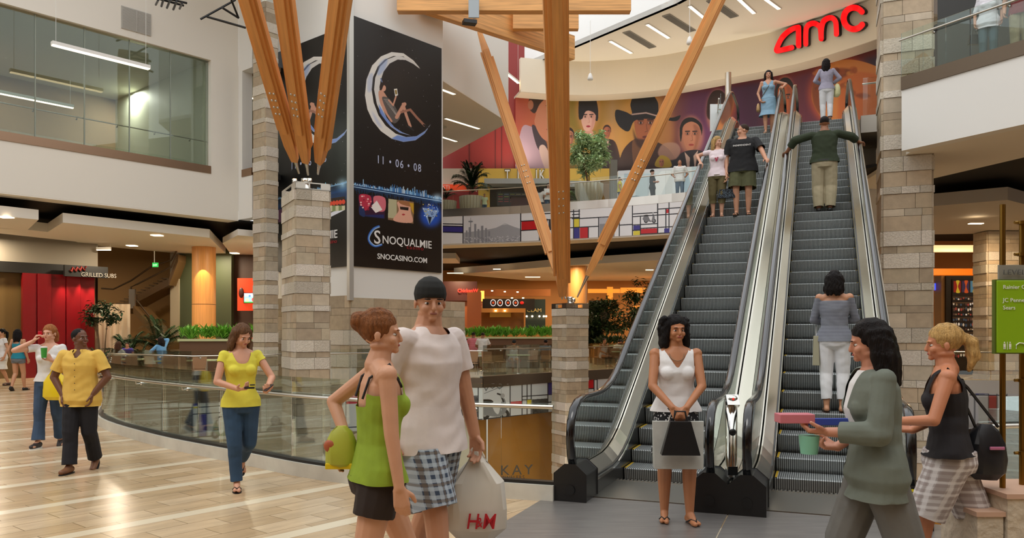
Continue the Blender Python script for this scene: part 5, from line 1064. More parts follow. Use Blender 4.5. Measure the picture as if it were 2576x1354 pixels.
xs = thing('exit_sign', 'small green exit sign hanging under the large white ceiling panel', 'sign', W(390, 666, 28.5)); hpar(wbox(383, 661, 397, 672, 28.5, .05, mat('green_sign', '#22b04a', .4, emit=.8), 'sign_face'), xs)
hpar(text('EXIT', .07, W(384.5, 669.5, 28.46), (1, 0, 0), (0, 0, 1), mat('letter_bright', '#d8ffe0', .4, emit=.8), 'lettering', None, .004, 'LEFT', .75), xs); mb = MB(); mb.tube([W(388.5, 661, 28.5), W(388.5, 632, 28.5)], .012, 6); hpar(mb.build('stem', M_white), xs)
a, b = W(244, 632, 30), W(278, 625, 30); bar_light(a, b, 'short bright tube light beside the stair hall', .05, wire=.3)
cw = thing('folding_screen', 'pale pleated curtain screen behind the potted tree', 'screen', W(280, 930, 30.8)); cw.location.z = 0
mb = MB(); 
for k in range(13):
    a = W(234 + k * 7.2, 900, 30.6 + .12 * (k % 2)); b = W(234 + (k + 1) * 7.2, 900, 30.6 + .12 * ((k + 1) % 2)); mb.wall(a, b, 0, 2.75, .03)
hpar(mb.build('pleated_fabric', mat('pale_fabric', '#cbb69a', .8)), cw)
# ---- plants
M_leaf = mat('leaf_green', '#4d7a2c', .5, noise=.35, nscale=4); M_leafd = mat('leaf_dark_green', '#1f3a1a', .5, noise=.3, nscale=4); M_leafl = mat('leaf_pale_green', '#bcd6a6', .5, noise=.35, nscale=5); M_bark = mat('bark', '#7b6248', .8, noise=.2); M_pot = mat('fluted_pot', '#b8b09a', .6)
def leaf(mb, p, d, L, wd, droop=.2):
    d = Vector(d).normalized(); s = d.cross(Vector((0, 0, 1))); s = s.normalized() if s.length > .05 else Vector((1, 0, 0)); p = Vector(p); m = p + d * L * .5 + Vector((0, 0, .03 * L)); t = p + d * L + Vector((0, 0, -droop * L))
    mb.add([p, m + s * wd / 2, t, m - s * wd / 2], [(0, 1, 2, 3)])
def bushy(name, label, loc, h, spread, n, m, seed, crown=None, pot=None, trunk=True, ll=.22, cat='tree', group=None):
    e = thing(name, label, cat, loc, 0, group); R = random.Random(seed); pz = pot[1] if pot else 0
    if pot:
        mb = MB(); mb.lathe([(pot[0] * .72, 0), (pot[0] * .95, pot[1] * .5), (pot[0], pot[1]), (pot[0] * .9, pot[1]), (pot[0] * .88, pot[1] - .06), (0, pot[1] - .05)], (0, 0, 0), 24)
        for k in range(24): a = k * PI / 12; mb.tube([(math.cos(a) * pot[0] * .73, math.sin(a) * pot[0] * .73, .01), (math.cos(a) * pot[0] * .96, math.sin(a) * pot[0] * .96, pot[1] * .5), (math.cos(a) * pot[0] * 1.0, math.sin(a) * pot[0] * 1.0, pot[1])], .03, 5)
        mb.build('pot', M_pot, e)
    c0 = crown or (h * .68, h * .34)
    if trunk:
        mb = MB()
        for k in range(5): a = R.random() * 6.28; mb.tube([(.06 * math.cos(a), .06 * math.sin(a), pz), (.15 * math.cos(a), .15 * math.sin(a), h * .4), (spread * .45 * math.cos(a), spread * .45 * math.sin(a), h * .72)], [.03, .022, .01], 6)
        mb.build('stems', M_bark, e)
    mb = MB(); cl = [(R.uniform(-1, 1), R.uniform(-1, 1), R.uniform(-1, 1)) for _ in range(46)]; cl = [Vector(c).normalized() * R.uniform(.45, 1) for c in cl]
    for i in range(n):
        c = R.choice(cl); p = Vector((c.x * spread, c.y * spread, c0[0] + c.z * c0[1])) + Vector([R.gauss(0, .11) * spread for _ in range(3)]); leaf(mb, p, (R.uniform(-1, 1), R.uniform(-1, 1), R.uniform(-.6, .5)), ll * R.uniform(.6, 1.2), ll * .42)
    mb.build('foliage', m, e); return e
def palm(name, label, loc, h, n, L, m, seed, pot=None, spread=.6, cat='plant', group=None):
    e = thing(name, label, cat, loc, 0, group); R = random.Random(seed); pz = pot[1] if pot else 0
    if pot:
        mb = MB(); mb.lathe([(pot[0] * .72, 0), (pot[0] * .95, pot[1] * .5), (pot[0], pot[1]), (pot[0] * .88, pot[1]), (0, pot[1] - .05)], (0, 0, 0), 24)
        for k in range(24): a = k * PI / 12; mb.tube([(math.cos(a) * pot[0] * .73, math.sin(a) * pot[0] * .73, .01), (math.cos(a) * pot[0] * .96, math.sin(a) * pot[0] * .96, pot[1] * .5), (math.cos(a) * pot[0] * 1.0, math.sin(a) * pot[0] * 1.0, pot[1])], .03, 5)
        mb.build('pot', M_pot, e)
    for k in range(n):
        a = 2.4 * k + R.uniform(-.3, .3); el = R.uniform(.5, 1.35); mb = MB(); pts = []; hh = pz + (h - pz) * R.uniform(.1, .5)
        for j in range(8): f = j / 7; pts.append(Vector((math.cos(a) * L * spread * f * math.cos(el) * 1.3, math.sin(a) * L * spread * f * math.cos(el) * 1.3, hh + L * f * math.sin(el) - .35 * L * f * f)))
        mb.tube(pts, .008, 4, cap=False)
        for j in range(1, 8):
            t = (pts[j] - pts[j - 1]).normalized(); s = t.cross(Vector((0, 0, 1))); s = s.normalized() if s.length > .01 else Vector((1, 0, 0))
            for q in (0, .33, .66):
                pp = pts[j] + (pts[j - 1] - pts[j]) * q
                for sg_ in (-1, 1): leaf(mb, pp, s * sg_ + t * .7, L * .26, L * .035, .35)
        mb.build('frond', m, e)
    return e
bushy('potted_tree', 'leafy potted tree on the upper balcony in front of the mural', W(1482, 505, 35.2) * 1 + Vector((0, 0, 0)), 3.35, .85, 4200, M_leafl, 3, (2.4, 1.0), (.62, .95), True, .24)
bpy.data.objects['potted_tree'].location.z = L2
pl = palm('potted_palm', 'tall potted palm on the upper balcony left of the yellow shop front', W(1186, 520, 38.5), 2.5, 22, 1.7, M_leafd, 5, (.58, .95), .45); pl.location.z = L2
pl = palm('potted_plant', 'low dark potted plant at the left end of the upper balcony', W(1122, 520, 38.6), 1.2, 16, .7, M_leafd, 6, (.5, .75), .7); pl.location.z = L2
pl = palm('potted_plant', 'small bright potted plant beside the big potted tree', W(1447, 510, 36), .7, 14, .7, M_leaf, 8, (.3, .3), .7); pl.location.z = L2
def on0(px, d): p = W(px, 900, d); p.z = 0; return p
bushy('indoor_tree', 'slim indoor tree in front of the pale pleated screen', on0(258, 29.5), 3.0, .62, 700, M_leafd, 11, (2.35, .5), None, True, .2)
for x, d, h, L, sd, lb in [(400, 30.5, 2.3, 1.9, 21, 'large dark palm in front of the staircase'), (322, 29.6, 1.7, 1.4, 22, 'dark palm between the pleated screen and the staircase'), (352, 29.0, 1.2, 1.1, 23, 'low dark palm at the foot of the staircase'), (250, 28.9, .9, 1.0, 24, 'low plant beside the red wall')]:
    palm('indoor_palm', lb, on0(x, d), h, 20, L, M_leafd, sd, None, .6, 'plant', 'indoor palms')
for x, d, h, s, sd, lb in [(1520, 42, 3.6, 1.2, 31, 'dense dark tree behind the seats right of the short pillar'), (1612, 43, 4.4, 1.2, 32, 'tall dark tree seen just left of the escalator glass'), (1488, 42.2, 2.4, .7, 33, 'low dark bush behind the short pillar')]:
    bushy('indoor_tree', lb, on0(x, d), h, s, 1500, M_leafd, sd, None, None, True, .3, 'tree', 'dark food court trees')
def planter(x0, x1, d, zt_, label, n, seed, m=M_leaf):
    a, b = on0(x0, d), on0(x1, d + .6); e = thing('planter', label, 'planter', (a + b) / 2); ang = math.atan2((b - a).y, (b - a).x); L = (b - a).length; e.rotation_euler = (0, 0, ang)
    mb = MB(); mb.box((0, 0, zt_ / 2 - .03), (L, .6, zt_ - .06)); mb.build('planter_box', mat('walnut_panel', '#6a4a30', .5), e); mb = MB(); mb.box((0, 0, zt_ - .02), (L + .1, .75, .08)); mb.build('counter_top', mat('pale_green_laminate', '#c9cd9c', .35), e)
    R = random.Random(seed); mb = MB()
    for i in range(n):
        p = Vector((R.uniform(-L / 2, L / 2), R.uniform(-.22, .22), zt_))
        for k in range(9): a_ = R.uniform(0, 6.28); leaf(mb, p + Vector((0, 0, R.uniform(0, .25))), (math.cos(a_), math.sin(a_), R.uniform(.5, 2.2)), R.uniform(.25, .5), .07, .1)
    o = mb.build('leafy_plants', m, e); o['kind'] = 'stuff'; return e
planter(455, 650, 27.6, 1.40, 'planter of bright green plants before the round wooden column', 80, 1, mat('bright_leaf', '#6fae35', .5, noise=.3, nscale=5))
planter(1150, 1395, 36.5, 1.42, 'long planter of bright green plants in the middle food court', 130, 2, MATS['bright_leaf'])
planter(1500, 1640, 40.2, 1.0, 'low dark planter behind the seats right of the short pillar', 60, 3, M_leafd)
# ---- middle food court: hanging panel, counters, signs
cl = [(1142, 690), (1280, 680), (1400, 670), (1560, 660), (1730, 650), (1800, 700), (1640, 712), (1400, 712)]
P = [DZ(x, y, 5.0) for x, y in cl]; c = sum(P, Vector()) / len(P); mb = MB(); mb.prism([(p - c)[:2] for p in P], 0, .36); o = mb.build('ceiling_panel', M_cloud); o.location = (c.x, c.y, 5.0); tag(o, 'long hanging cream ceiling panel over the middle food court', 'ceiling panel')
o = wbox(1090, 635, 1147, 650, 40, 3, M_cloud, 'ceiling_panel'); tag(o, 'small white panel end jutting out right of the moon banner', 'ceiling panel')
mb = MB(); mb.wall((-8, 51.2), (20, 51.2), 0, 5.7, .2); struct('wall_back', mb, M_ochre)
M_or = mat('orange_shop_front', '#a0562a', .5); M_glow = mat('glow_amber', '#ffb45a', .5, emit=2.2, emit_color='#ff9a3c'); M_dk = mat('dark_shop', '#1c140e', .6); M_neon = mat('red_neon', '#ff2a1e', .4, emit=4, emit_color='#ff2014')
s1 = thing('food_counter', 'dim counter with a glowing red neon sign at the left of the food court', 'shop counter', on0(1160, 44))
hpar(wbox(1100, 708, 1200, 757, 44, .4, mat('maroon_panel', '#3c1410', .5), 'sign_board'), s1); hpar(wbox(1100, 757, 1175, 835, 44.2, .5, M_or, 'front_panel'), s1)
hpar(text('ChickenW', .19, W(1151, 735.5, 43.9), (1, 0, 0), (0, 0, 1), M_neon, 'lettering', None, .02, 'LEFT', .95), s1)
s2 = thing('food_counter', 'open kitchen counter with four ringed circles on its black menu band', 'shop counter', on0(1270, 43.5))
hpar(wbox(1214, 752, 1345, 780, 43.5, .3, M_dk, 'menu_band'), s2); hpar(wbox(1205, 776, 1322, 786, 43.2, .5, mat('amber_ledge', '#c98a40', .5), 'ledge'), s2); hpar(wbox(1175, 735, 1210, 835, 43.1, .4, M_or, 'side_panel'), s2); hpar(wbox(1208, 728, 1385, 745, 45, .3, mat('amber_header', '#b06a2c', .5), 'header'), s2)
hpar(wbox(1211, 786, 1318, 835, 45, .2, mat('kitchen_back', '#8a5a22', .4), 'kitchen_wall'), s2); hpar(wbox(1232, 784, 1285, 798, 44.6, .5, mat('brass_hood', '#c8a050', .3, .8), 'extractor_hood'), s2)
hpar(wbox(1209, 732, 1218, 758, 44.2, .1, M_glow, 'light_column'), s2)
for x in (1240.5, 1258, 1278, 1297):
    c = W(x, 762, 43.45); mb = MB(); n = 20
    for k in range(n): a0, a1 = 2 * PI * k / n, 2 * PI * (k + 1) / n; mb.add([c + Vector((math.cos(a0) * .155, 0, math.sin(a0) * .19)), c + Vector((math.cos(a1) * .155, 0, math.sin(a1) * .19)), c + Vector((math.cos(a1) * .12, 0, math.sin(a1) * .15)), c + Vector((math.cos(a0) * .12, 0, math.sin(a0) * .15))], [(0, 1, 2, 3)])
    hpar(mb.build('menu_ring', mat('ring_white', '#e8e4ee', .4, emit=.5)), s2); mb = MB(); mb.ball(c + Vector((0, -.01, 0)), .07, 6, sc=(1, .2, 1)); hpar(mb.build('menu_picture', mat('menu_orange', '#c84a1c', .5, emit=.2)), s2)
mb = MB(); mb.ball(W(1313, 762, 43.4), .11, 6, sc=(1, .3, .8)); hpar(mb.build('red_rosette', mat('rosette_red', '#d4201c', .5, emit=.3)), s2)
for k, (x, y) in enumerate([(1238, 733), (1270, 735), (1302, 736), (1288, 751), (1316, 751), (1247, 783), (1270, 783)]):
    mb = MB(); mb.lathe([(0, 0), (.05, .0), (.06, .04)], (0, 0, 0), 10); o = mb.build('spotlight', mat('hot_lamp', '#fff0d0', .5, emit=14, emit_color='#ffe0b0')); o.location = W(x, y, 43.1); tag(o, 'tiny bright downlight over the open kitchen counter', 'light', 'downlights over the open kitchen')
hpar(wbox(1175, 762, 1213, 772, 43.2, .2, mat('salmon_sign', '#c87a50', .5, emit=.2), 'side_sign'), s2); hpar(text('ChickenW', .12, W(1178, 770, 43.15), (1, 0, 0), (0, 0, 1), mat('dark_red_letters', '#a01c14', .5), 'lettering', None, .01), s2)
s3 = thing('cafe_front', 'dark glazed cafe front with a CLAM sign and small round lamps', 'shop counter', on0(1350, 44.5))
hpar(wbox(1322, 753, 1372, 835, 44.4, .3, mat('teal_dark', '#24302a', .3), 'glazed_front'), s3); hpar(text('CLAM', .2, W(1325, 785, 44.3), (1, 0, 0), (0, 0, 1), mat('tan_letters', '#b09a5c', .5, emit=.15), 'lettering', None, .01, 'LEFT', 1.1), s3)
for x, y in ((1325, 796), (1339, 796), (1357, 796), (1368, 796), (1374, 796)): mb = MB(); mb.ball(W(x, y, 43.8), .05, 5); hpar(mb.build('globe_lamp', mat('hot_lamp', '#fff0d0')), s3)
for x0, y0, x1, y1, m in ((1480, 727, 1560, 737, M_glow), (1528, 722, 1542, 756, M_glow), (1562, 724, 1640, 737, M_glow), (1595, 770, 1625, 776, M_glow)): tag(wbox(x0, y0, x1, y1, 48, .2, mat('glow_amber_dim', '#e88a30', .5, emit=.9), 'cove_light'), 'amber strip of cove light behind the dark food court trees', 'light', 'amber cove lights')
tag(wbox(1482, 756, 1530, 830, 46, .3, M_dk, 'shop_recess'), 'dark shop recess behind the dense food court tree', 'shop front')
# ---- shops on the upper floor, in front of the mural's foot
ys = thing('shop', 'yellow upper-floor shop front with tall white letters behind the palm', 'shop front', W(1350, 470, 43)); ys.location.z = L2
M_yel = mat('shop_yellow', '#e0b84c', .5)
hpar(wbox(1203, 424, 1540, 455, 42.6, .8, M_yel, 'fascia_board'), ys); hpar(wbox(1203, 455, 1232, 574, 42.6, .8, M_yel, 'side_pier'), ys); hpar(wbox(1218, 449, 1400, 462, 41.6, 1.0, mat('canopy_grey', '#a9aba6', .5), 'canopy'), ys); hpar(wbox(1232, 462, 1510, 574, 43.2, .3, mat('shop_interior', '#3c3128', .6), 'interior_wall'), ys); hpar(wbox(1400, 455, 1510, 470, 42, .6, mat('canopy_grey', '#a9aba6'), 'side_canopy'), ys)
for s_, x in (('T', 1269), ('I', 1301), ('K', 1327), ('I', 1349), ('K', 1357)):
    pass
for s_, x in (('T', 1270), ('I', 1301), ('K', 1328), ('I', 1347), ('K', 1356)):
    if s_ == 'K' and x == 1328: continue
    hpar(text(s_, .50, W(x, 451, 42.5), (1, 0, 0), (0, 0, 1), mat('letter_white_dark', '#f4efe2', .4), 'lettering', None, .05, 'LEFT', .62, .02), ys); hpar(text(s_, .56, W(x - 1, 452, 42.56), (1, 0, 0), (0, 0, 1), M_black, 'lettering_shadow', None, .02, 'LEFT', .66, .03), ys)
cvm = Canvas(1250, 484, 1330, 520, 3, '#22201e')
for i in range(5):
    for j in range(4): cvm.line([(1254 + i * 15, 489 + j * 6), (1264 + i * 15, 489 + j * 6)], 2.2, r.choice(['#a8a070', '#7a90b0', '#b04040', '#90a040']))
a, b = W(1250, 484, 42.9), W(1330, 518, 42.9); P = sheet([(a.x, a.y), (b.x, b.y)], b.z, a.z, 120, 50); hpar(printed('menu_board', P, cvm, M_vinyl, None, proj(P)), ys)
cn = thing('service_counter', 'dark red counter in front of the yellow shop', 'counter', W(1340, 505, 41)); cn.location.z = L2; hpar(wbox(1285, 493, 1375, 520, 41, .6, mat('maroon_panel', '#3c1410', .4), 'counter_body'), cn); hpar(wbox(1283, 490, 1377, 494, 40.9, .8, M_dk, 'counter_top'), cn)
ls = thing('shop', 'beige shop front with a narrow red-orange sign strip at the left balcony end', 'shop front', W(1150, 470, 43)); ls.location.z = L2
hpar(wbox(1090, 424, 1203, 468, 43, .4, mat('beige_front', '#cfc0ac', .6), 'fascia_board'), ls); hpar(wbox(1090, 464, 1180, 479, 42.8, .3, mat('red_orange_strip', '#d4431c', .4, emit=.3), 'sign_strip'), ls); hpar(wbox(1090, 490, 1203, 574, 43, .3, M_red, 'lower_wall'), ls); hpar(text('STI', .2, W(1114, 476, 42.7), (1, 0, 0), (0, 0, 1), M_tw, 'lettering', None, .02), ls)
wp = thing('shop', 'white and pale blue shop front with giant slanted lettering at the foot of the mural', 'shop front', W(1680, 470, 39.5)); wp.location.z = L2
cvp = Canvas(1550, 405, 1880, 520, 2, '#dfe6ea')
for P4, c in (([(1570, 437), (1590, 437), (1588, 520), (1568, 520)], '#b8ccd8'), ([(1598, 445), (1618, 437), (1650, 437), (1620, 520), (1600, 520)], '#c4d6de'), ([(1640, 455), (1665, 430), (1690, 430), (1650, 520), (1630, 520)], '#f2f6f8'), ([(1700, 430), (1730, 430), (1750, 520), (1722, 520)], '#b4ccdc'), ([(1560, 500), (1600, 492), (1640, 500), (1640, 520), (1560, 520)], '#8a9aa6'), ([(1740, 420), (1800, 418), (1800, 450), (1740, 455)], '#c2d4de')): cvp.poly(P4, c)
a, b = W(1555, 430, 40.4), W(1870, 412, 38.0); P = sheet([(a.x, a.y), (b.x, b.y)], 7.4, [a.z, b.z], 300, 120); hpar(printed('printed_face', P, cvp, M_vinyl, None, proj(P)), wp); mb = MB(); mb.hexa([(a.x, a.y + .05, 7.4), (b.x, b.y + .05, 7.4), (b.x, b.y + .4, 7.4), (a.x, a.y + .4, 7.4)], [(a.x, a.y + .05, a.z), (b.x, b.y + .05, b.z), (b.x, b.y + .4, b.z), (a.x, a.y + .4, a.z)]); hpar(mb.build('partition', M_white), wp)
tag(wbox(1536, 402, 1553, 515, 38.5, .5, mat('grey_column', '#6d6a5e', .5), 'slim_column'), 'slim grey column right of the potted tree on the balcony', 'column')
tag(wbox(1787, 262, 1838, 330, 23.6, .05, mat('pale_poster', '#e6ecee', .4), 'poster_stand'), 'pale poster stand behind the top glass of the left escalator', 'poster')
mb = MB(); mb.lathe([(.16, 0), (.16, ZF0 - L2)], (0, 0, 0), 16); o = mb.build('round_column', M_steel); p = W(1832, 400, 40); o.location = (p.x, p.y, L2); tag(o, 'round grey column between the mural and the left escalator top', 'column')
# ---- lower level shop under the food court edge
def u_wall(i, j, z0, z1, off, m): mb = MB(); q = offset_line(FL, off); strip(mb, [q[k] for k in range(i, j + 1)], z0, z1, 0, .15); return mb.build('wall_back', m)
M_gold = mat('golden_shop_glass', '#b07a2c', .12, spec=.7, noise=.12, nscale=.6)
tag(u_wall(5, 8, -6.6, -1.5, .5, M_gold), kind='structure'); tag(u_wall(3, 5, -6.6, -1.5, .5, mat('cream_lower_wall', '#c9c3ae', .3)), kind='structure'); tag(u_wall(0, 3, -2.15, -1.42, .4, mat('cream_lower_wall', '#c9c3ae')), kind='structure'); tag(u_wall(0, 3, -6.6, -2.15, .5, mat('brown_rock_panel', '#5c4f3e', .5, noise=.5, nscale=2.5)), kind='structure')
fq = offset_line(FL, .5); kd = (fq[6] - fq[5]); kd.z = 0
def kp(px, py): t = t_at(px, fq[5], kd); p = fq[5] + kd * t; n = Vector((kd.y, -kd.x, 0)).normalized(); p = p + n * .03; p.z = EYE - (py - HYP) / F * p.y; return p
kj = thing('shop_sign', 'grey jewellery shop lettering on the golden lower-level wall', 'sign', kp(1290, 1180)); hpar(text('KAY', .36, kp(1257, 1190) + Vector((0, -.5, 0)), (1, .2, 0), (0, 0, 1), mat('dark_grey_letters', '#3c342c', .4), 'lettering', None, .02, 'LEFT', 1.05, 0, 1.35), kj); hpar(text('JEWELERS', .13, kp(1258, 1201) + Vector((0, -.5, 0)), (1, .2, 0), (0, 0, 1), MATS['dark_grey_letters'], 'lettering', None, .02, 'LEFT', .93, 0, 1.25), kj)
for px in (1224, 1400): p = kp(px, 1100); mb = MB(); mb.box((p.x, p.y, -4.0), (.05, .08, 5.0)); tag(mb.build('trim_1', M_steel), kind='structure')
tag(wbox(1480, 1030, 2230, 1400, 36, .2, M_gold, 'wall_back'), kind='structure')
tag(wbox(2200, 1080, 2800, 1500, 24.2, .2, mat('dark_store', '#2c2118', .3), 'wall_back'), kind='structure'); tag(wbox(2345, 1095, 2420, 1400, 23.8, .2, M_gold, 'wall_back'), kind='structure')
# ---- right-hand hall under the balcony
tag(wbox(2330, 575, 2700, 960, 36, .3, mat('amber_wall', '#b4763a', .6), 'wall_back'), kind='structure')
P = [DZ(2300, 572, 5.2), DZ(2345, 519, 5.2), DZ(2535, 503, 5.2), DZ(2640, 530, 5.2), DZ(2640, 585, 5.2), DZ(2345, 590, 5.2)]; c = sum(P, Vector()) / 6; mb = MB(); mb.prism([(p - c)[:2] for p in P], 0, .35); o = mb.build('ceiling_panel', mat('cloud_grey', '#bdb5a8', .65)); o.location = (c.x, c.y, 5.2); tag(o, 'hanging grey ceiling panel right of the massive stone column', 'ceiling panel')
tag(wbox(2343, 617, 2486, 633, 32, .3, mat('glow_amber_soft', '#ffd494', .5, emit=1.0), 'cove_light'), 'long horizontal cove light above the hat shop', 'light'); tag(wbox(2343, 676, 2486, 692, 33, .4, mat('orange_band', '#e06a10', .5, emit=.5), 'shop_band'), 'glowing orange band above the hat shop window', 'sign band')
hs = thing('shop', 'brown shop window with wavy coloured panels and rows of hats', 'shop front', on0(2440, 31)); hpar(wbox(2380, 694, 2484, 945, 31, .5, mat('dark_shop_frame', '#1e140c', .4), 'window_frame'), hs); hpar(wbox(2368, 694, 2380, 945, 31.1, .5, mat('amber_pilaster', '#8e6434', .5), 'pilaster'), hs)
cvh = Canvas(2395, 700, 2485, 945, 3, '#1a110c')
for i, (c1, c2) in enumerate((('#8e1c14', '#c9b02c'), ('#3a2a4a', '#c8501c'), ('#4a7a94', '#c8a82c'), ('#3c2c50', '#b01c1c'))):
    x = 2399 + i * 21; cvh.poly([(x, 707), (x + 18, 707), (x + 18, 736), (x, 736)], c1); cvh.spl([(x + 6, 707), (x + 15, 707), (x + 11, 721), (x + 16, 736), (x + 6, 736), (x + 9, 721)], c2)
for row in range(12):
    for k in range(14): cvh.ell(2400 + k * 6 + r.uniform(-1, 1), 752 + row * 13 + r.uniform(-2, 2), 2.3, 2.0 + (row % 3), r.choice(['#c8b8a0', '#5a3a30', '#a04038', '#e8e0d4', '#3a4a5a', '#8a7050', '#2c2420']))
for y in (748, 762, 776, 800, 838, 890): cvh.line([(2396, y), (2484, y)], 1.4, '#6a4a2c')
a, b = W(2396, 702, 30.95), W(2483, 940, 30.95); P = sheet([(a.x, a.y), (b.x, b.y)], b.z, a.z, 160, 300); hpar(printed('window_display', P, cvh, mat('display_print', rough=.5, attr='Col', emit=.35), None, proj(P)), hs)
tag(wbox(2345, 713, 2360, 730, 31.5, .2, mat('blue_glow', '#3040d8', .5, emit=1.6), 'blue_sign'), 'small blue glowing sign at the right edge of the stone column', 'sign')
o = W(2485, 500, 27.5); o.z = 0; stone_column('stone_pier', [o[:2], (o.x + 1.6, o.y), (o.x + 1.6, o.y + .8), (o.x, o.y + .8)], -6.6, 5.18, 'stone pier behind the green directory sign', 'pillar', 21, .9)
# ---- directory sign on stone blocks
ds = thing('directory_sign', 'green mall directory on bronze poles at the right edge', 'sign', Vector((3.08, 4.95, 0)))
def gp(px, py, d=4.9): return W(px, py, d)
mb = MB(); mb.tube([gp(2522, 515), gp(2522, 1294)], .017, 12); hpar(mb.build('pole', M_bronze), ds); mb = MB(); mb.tube([gp(2571, 560, 5.0), gp(2571, 1245, 5.0)], .017, 12); hpar(mb.build('pole', M_bronze), ds)
for y in (957, 1140, 560, 640): mb = MB(); mb.tube([gp(2552, y, 4.98), gp(2600, y, 4.98)], .010, 8); mb.tube([gp(2571, y - 4, 4.98), gp(2571, y + 4, 4.98)], .028, 10); hpar(mb.build('pole_clamp', M_bronze), ds)
a, b = gp(2505, 706, 4.84), gp(2745, 888, 4.84); mb = MB(); mb.box(((a.x + b.x) / 2, 4.84, (a.z + b.z) / 2), (b.x - a.x, .03, a.z - b.z)); hpar(mb.build('green_panel', mat('directory_green', '#8cb41a', .35), None, .004), ds)
mb = MB(); mb.box(((a.x + b.x) / 2 - .004, 4.85, (a.z + b.z) / 2), (b.x - a.x + .01, .03, a.z - b.z + .012)); hpar(mb.build('panel_edge', mat('olive_edge', '#55661a', .4)), ds)
a, b = gp(2511, 667, 4.86), gp(2745, 704, 4.86); mb = MB(); mb.box(((a.x + b.x) / 2, 4.86, (a.z + b.z) / 2), (b.x - a.x, .012, a.z - b.z)); hpar(mb.build('clear_panel', mat('frosted_panel', '#8f8c80', .3)), ds)
hpar(text('LEVEL 1', .030, gp(2523, 691, 4.84), (1, 0, 0), (0, 0, 1), mat('grey_letters', '#5c5c58', .5), 'lettering', None, .002, 'LEFT', 1.15, .01, 1.1), ds)
for s_, y in (('Rainier Cinemas', 727), ('JC Penney', 760), ('Sears', 779)): hpar(text(s_, .0235, gp(2523, y, 4.822), (1, 0, 0), (0, 0, 1), mat('letter_cream', '#f2f4e4', .4), 'lettering', None, .001, 'LEFT', 1.0, .004, 1.05), ds)
def icon(fn): mb = MB(); fn(mb); hpar(mb.build('pictogram', MATS['letter_cream']), ds)
for x in (2527, 2541): icon(lambda m: (m.ball(gp(x, 862, 4.82), .0045, 5, sc=(1, .3, 1)), m.box(gp(x, 869, 4.822), (.013, .003, .02)), m.box(gp(x - 1.6, 876, 4.822), (.004, .003, .014)), m.box(gp(x + 1.6, 876, 4.822), (.004, .003, .014))))
icon(lambda m: m.box(gp(2534, 870, 4.822), (.0022, .003, .048)))
icon(lambda m: m.tube([gp(2556, 878, 4.82), gp(2557, 868, 4.82), gp(2564, 863, 4.82), gp(2574, 864, 4.82), gp(2582, 870, 4.82)], .0035, 6))
def block(px0, px1, pyt, d, dep, label, sd):
    zt_ = EYE - (pyt - HYP) / F * d; a, b = W(px0, 900, d), W(px1, 900, d); e = thing('stone_block', label, 'plinth', Vector(((a.x + b.x) / 2, d + dep / 2, 0))); hw = (b.x - a.x) / 2
    mb = MB(); mb.box((0, 0, zt_ / 2 - .012), (2 * hw - .02, dep - .02, zt_ - .025)); o = mb.build('rough_body', mat('chiselled_stone', '#c8b8a0', .8, bump=1.0, bscale=14, noise=.12, nscale=20), e); mb = MB(); mb.box((0, 0, zt_ - .012), (2 * hw, dep, .028)); mb.build('stone_cap', mat('pinkish_stone_cap', '#c9a288', .5), e)
block(2457, 2531, 1290, 4.72, .42, 'lower rough stone block at the foot of the directory sign', 1); block(2533, 2700, 1245, 4.70, .5, 'taller rough stone block at the right edge under the directory sign', 2)
# ---- indicator post and warning labels at the escalators
ip = thing('indicator_post', 'slim steel indicator post with a red lamp between the two escalators', 'post', EP(.30, -.825))
mb = MB(); mb.lathe([(.055, .30), (.055, 1.00), (.0, 1.0)], (0, 0, 0), 18); mb.build('tube', M_chrome, ip); mb = MB(); mb.box((0, -.035, 1.01), (.115, .11, .05), 0, 0, None, Matrix.Rotation(math.radians(55), 3, 'X')); mb.ball((0, -.01, 1.03), .062, 8, sc=(1, 1, .6)); mb.build('slanted_head', M_chrome, ip)
mb = MB(); mb.ball((0, -.065, 1.03), .013, 6, sc=(1, .6, 1)); mb.build('red_lamp', mat('red_led', '#c02018', .4, emit=.8), ip); mb = MB(); mb.ball((0, -.05, .72), .034, 7, sc=(1, .5, 1)); mb.build('black_button', M_black, ip); mb = MB(); mb.box((0, -.052, .36), (.09, .012, .08)); mb.build('label_plate', M_black, ip)
wl = MB(); q = EP(.02, .66, 0); wl.box((0, 0, 0), (.16, .004, .09)); o = wl.build('warning_label', mat('yellow_label', '#d8c41a', .4)); o.location = EP(-.012, .62, .30); o.rotation_euler = (0, 0, -PSI); tag(o, 'yellow warning label on the black base right of the right escalator', 'label')
mb = MB()
for k in range(3): mb.box((0, 0, .02 - k * .018), (.11, .002, .005))
o2 = mb.build('warning_text', M_black, o); o2.location = (0, -.003, 0)
# ---- seats and tables
M_ply = mat('tan_ply', '#b98a68', .45)
def make_chair(loc, rz, label):
    e = thing('dining_chair', label, 'chair', loc, rz, 'tan food court chairs')
    mb = MB(); mb.box((0, 0, .45), (.42, .42, .02)); mb.build('seat', M_ply, e, .006)
    vs = []; 
    mb = MB(); mb.hexa([(-.2, -.19, .50), (.2, -.19, .50), (.2, -.165, .50), (-.2, -.165, .50)], [(-.21, -.27, .90), (.21, -.27, .90), (.21, -.245, .90), (-.21, -.245, .90)]); mb.build('backrest', M_ply, e, .006)
    for sx in (-1, 1):
        for sy in (-1, 1): mb = MB(); mb.tube([(sx * .18, sy * .15, .44), (sx * .21, sy * .2, .0)], .012, 6); mb.build('leg', M_chrome, e)
    mb = MB(); mb.tube([(-.17, -.18, .43), (-.17, -.21, .62)], .010, 5); mb.tube([(.17, -.18, .43), (.17, -.21, .62)], .010, 5); mb.tube([(-.19, .16, .43), (.19, .16, .43)], .01, 5); mb.build('back_frame', M_chrome, e)
    return e
chair0 = None
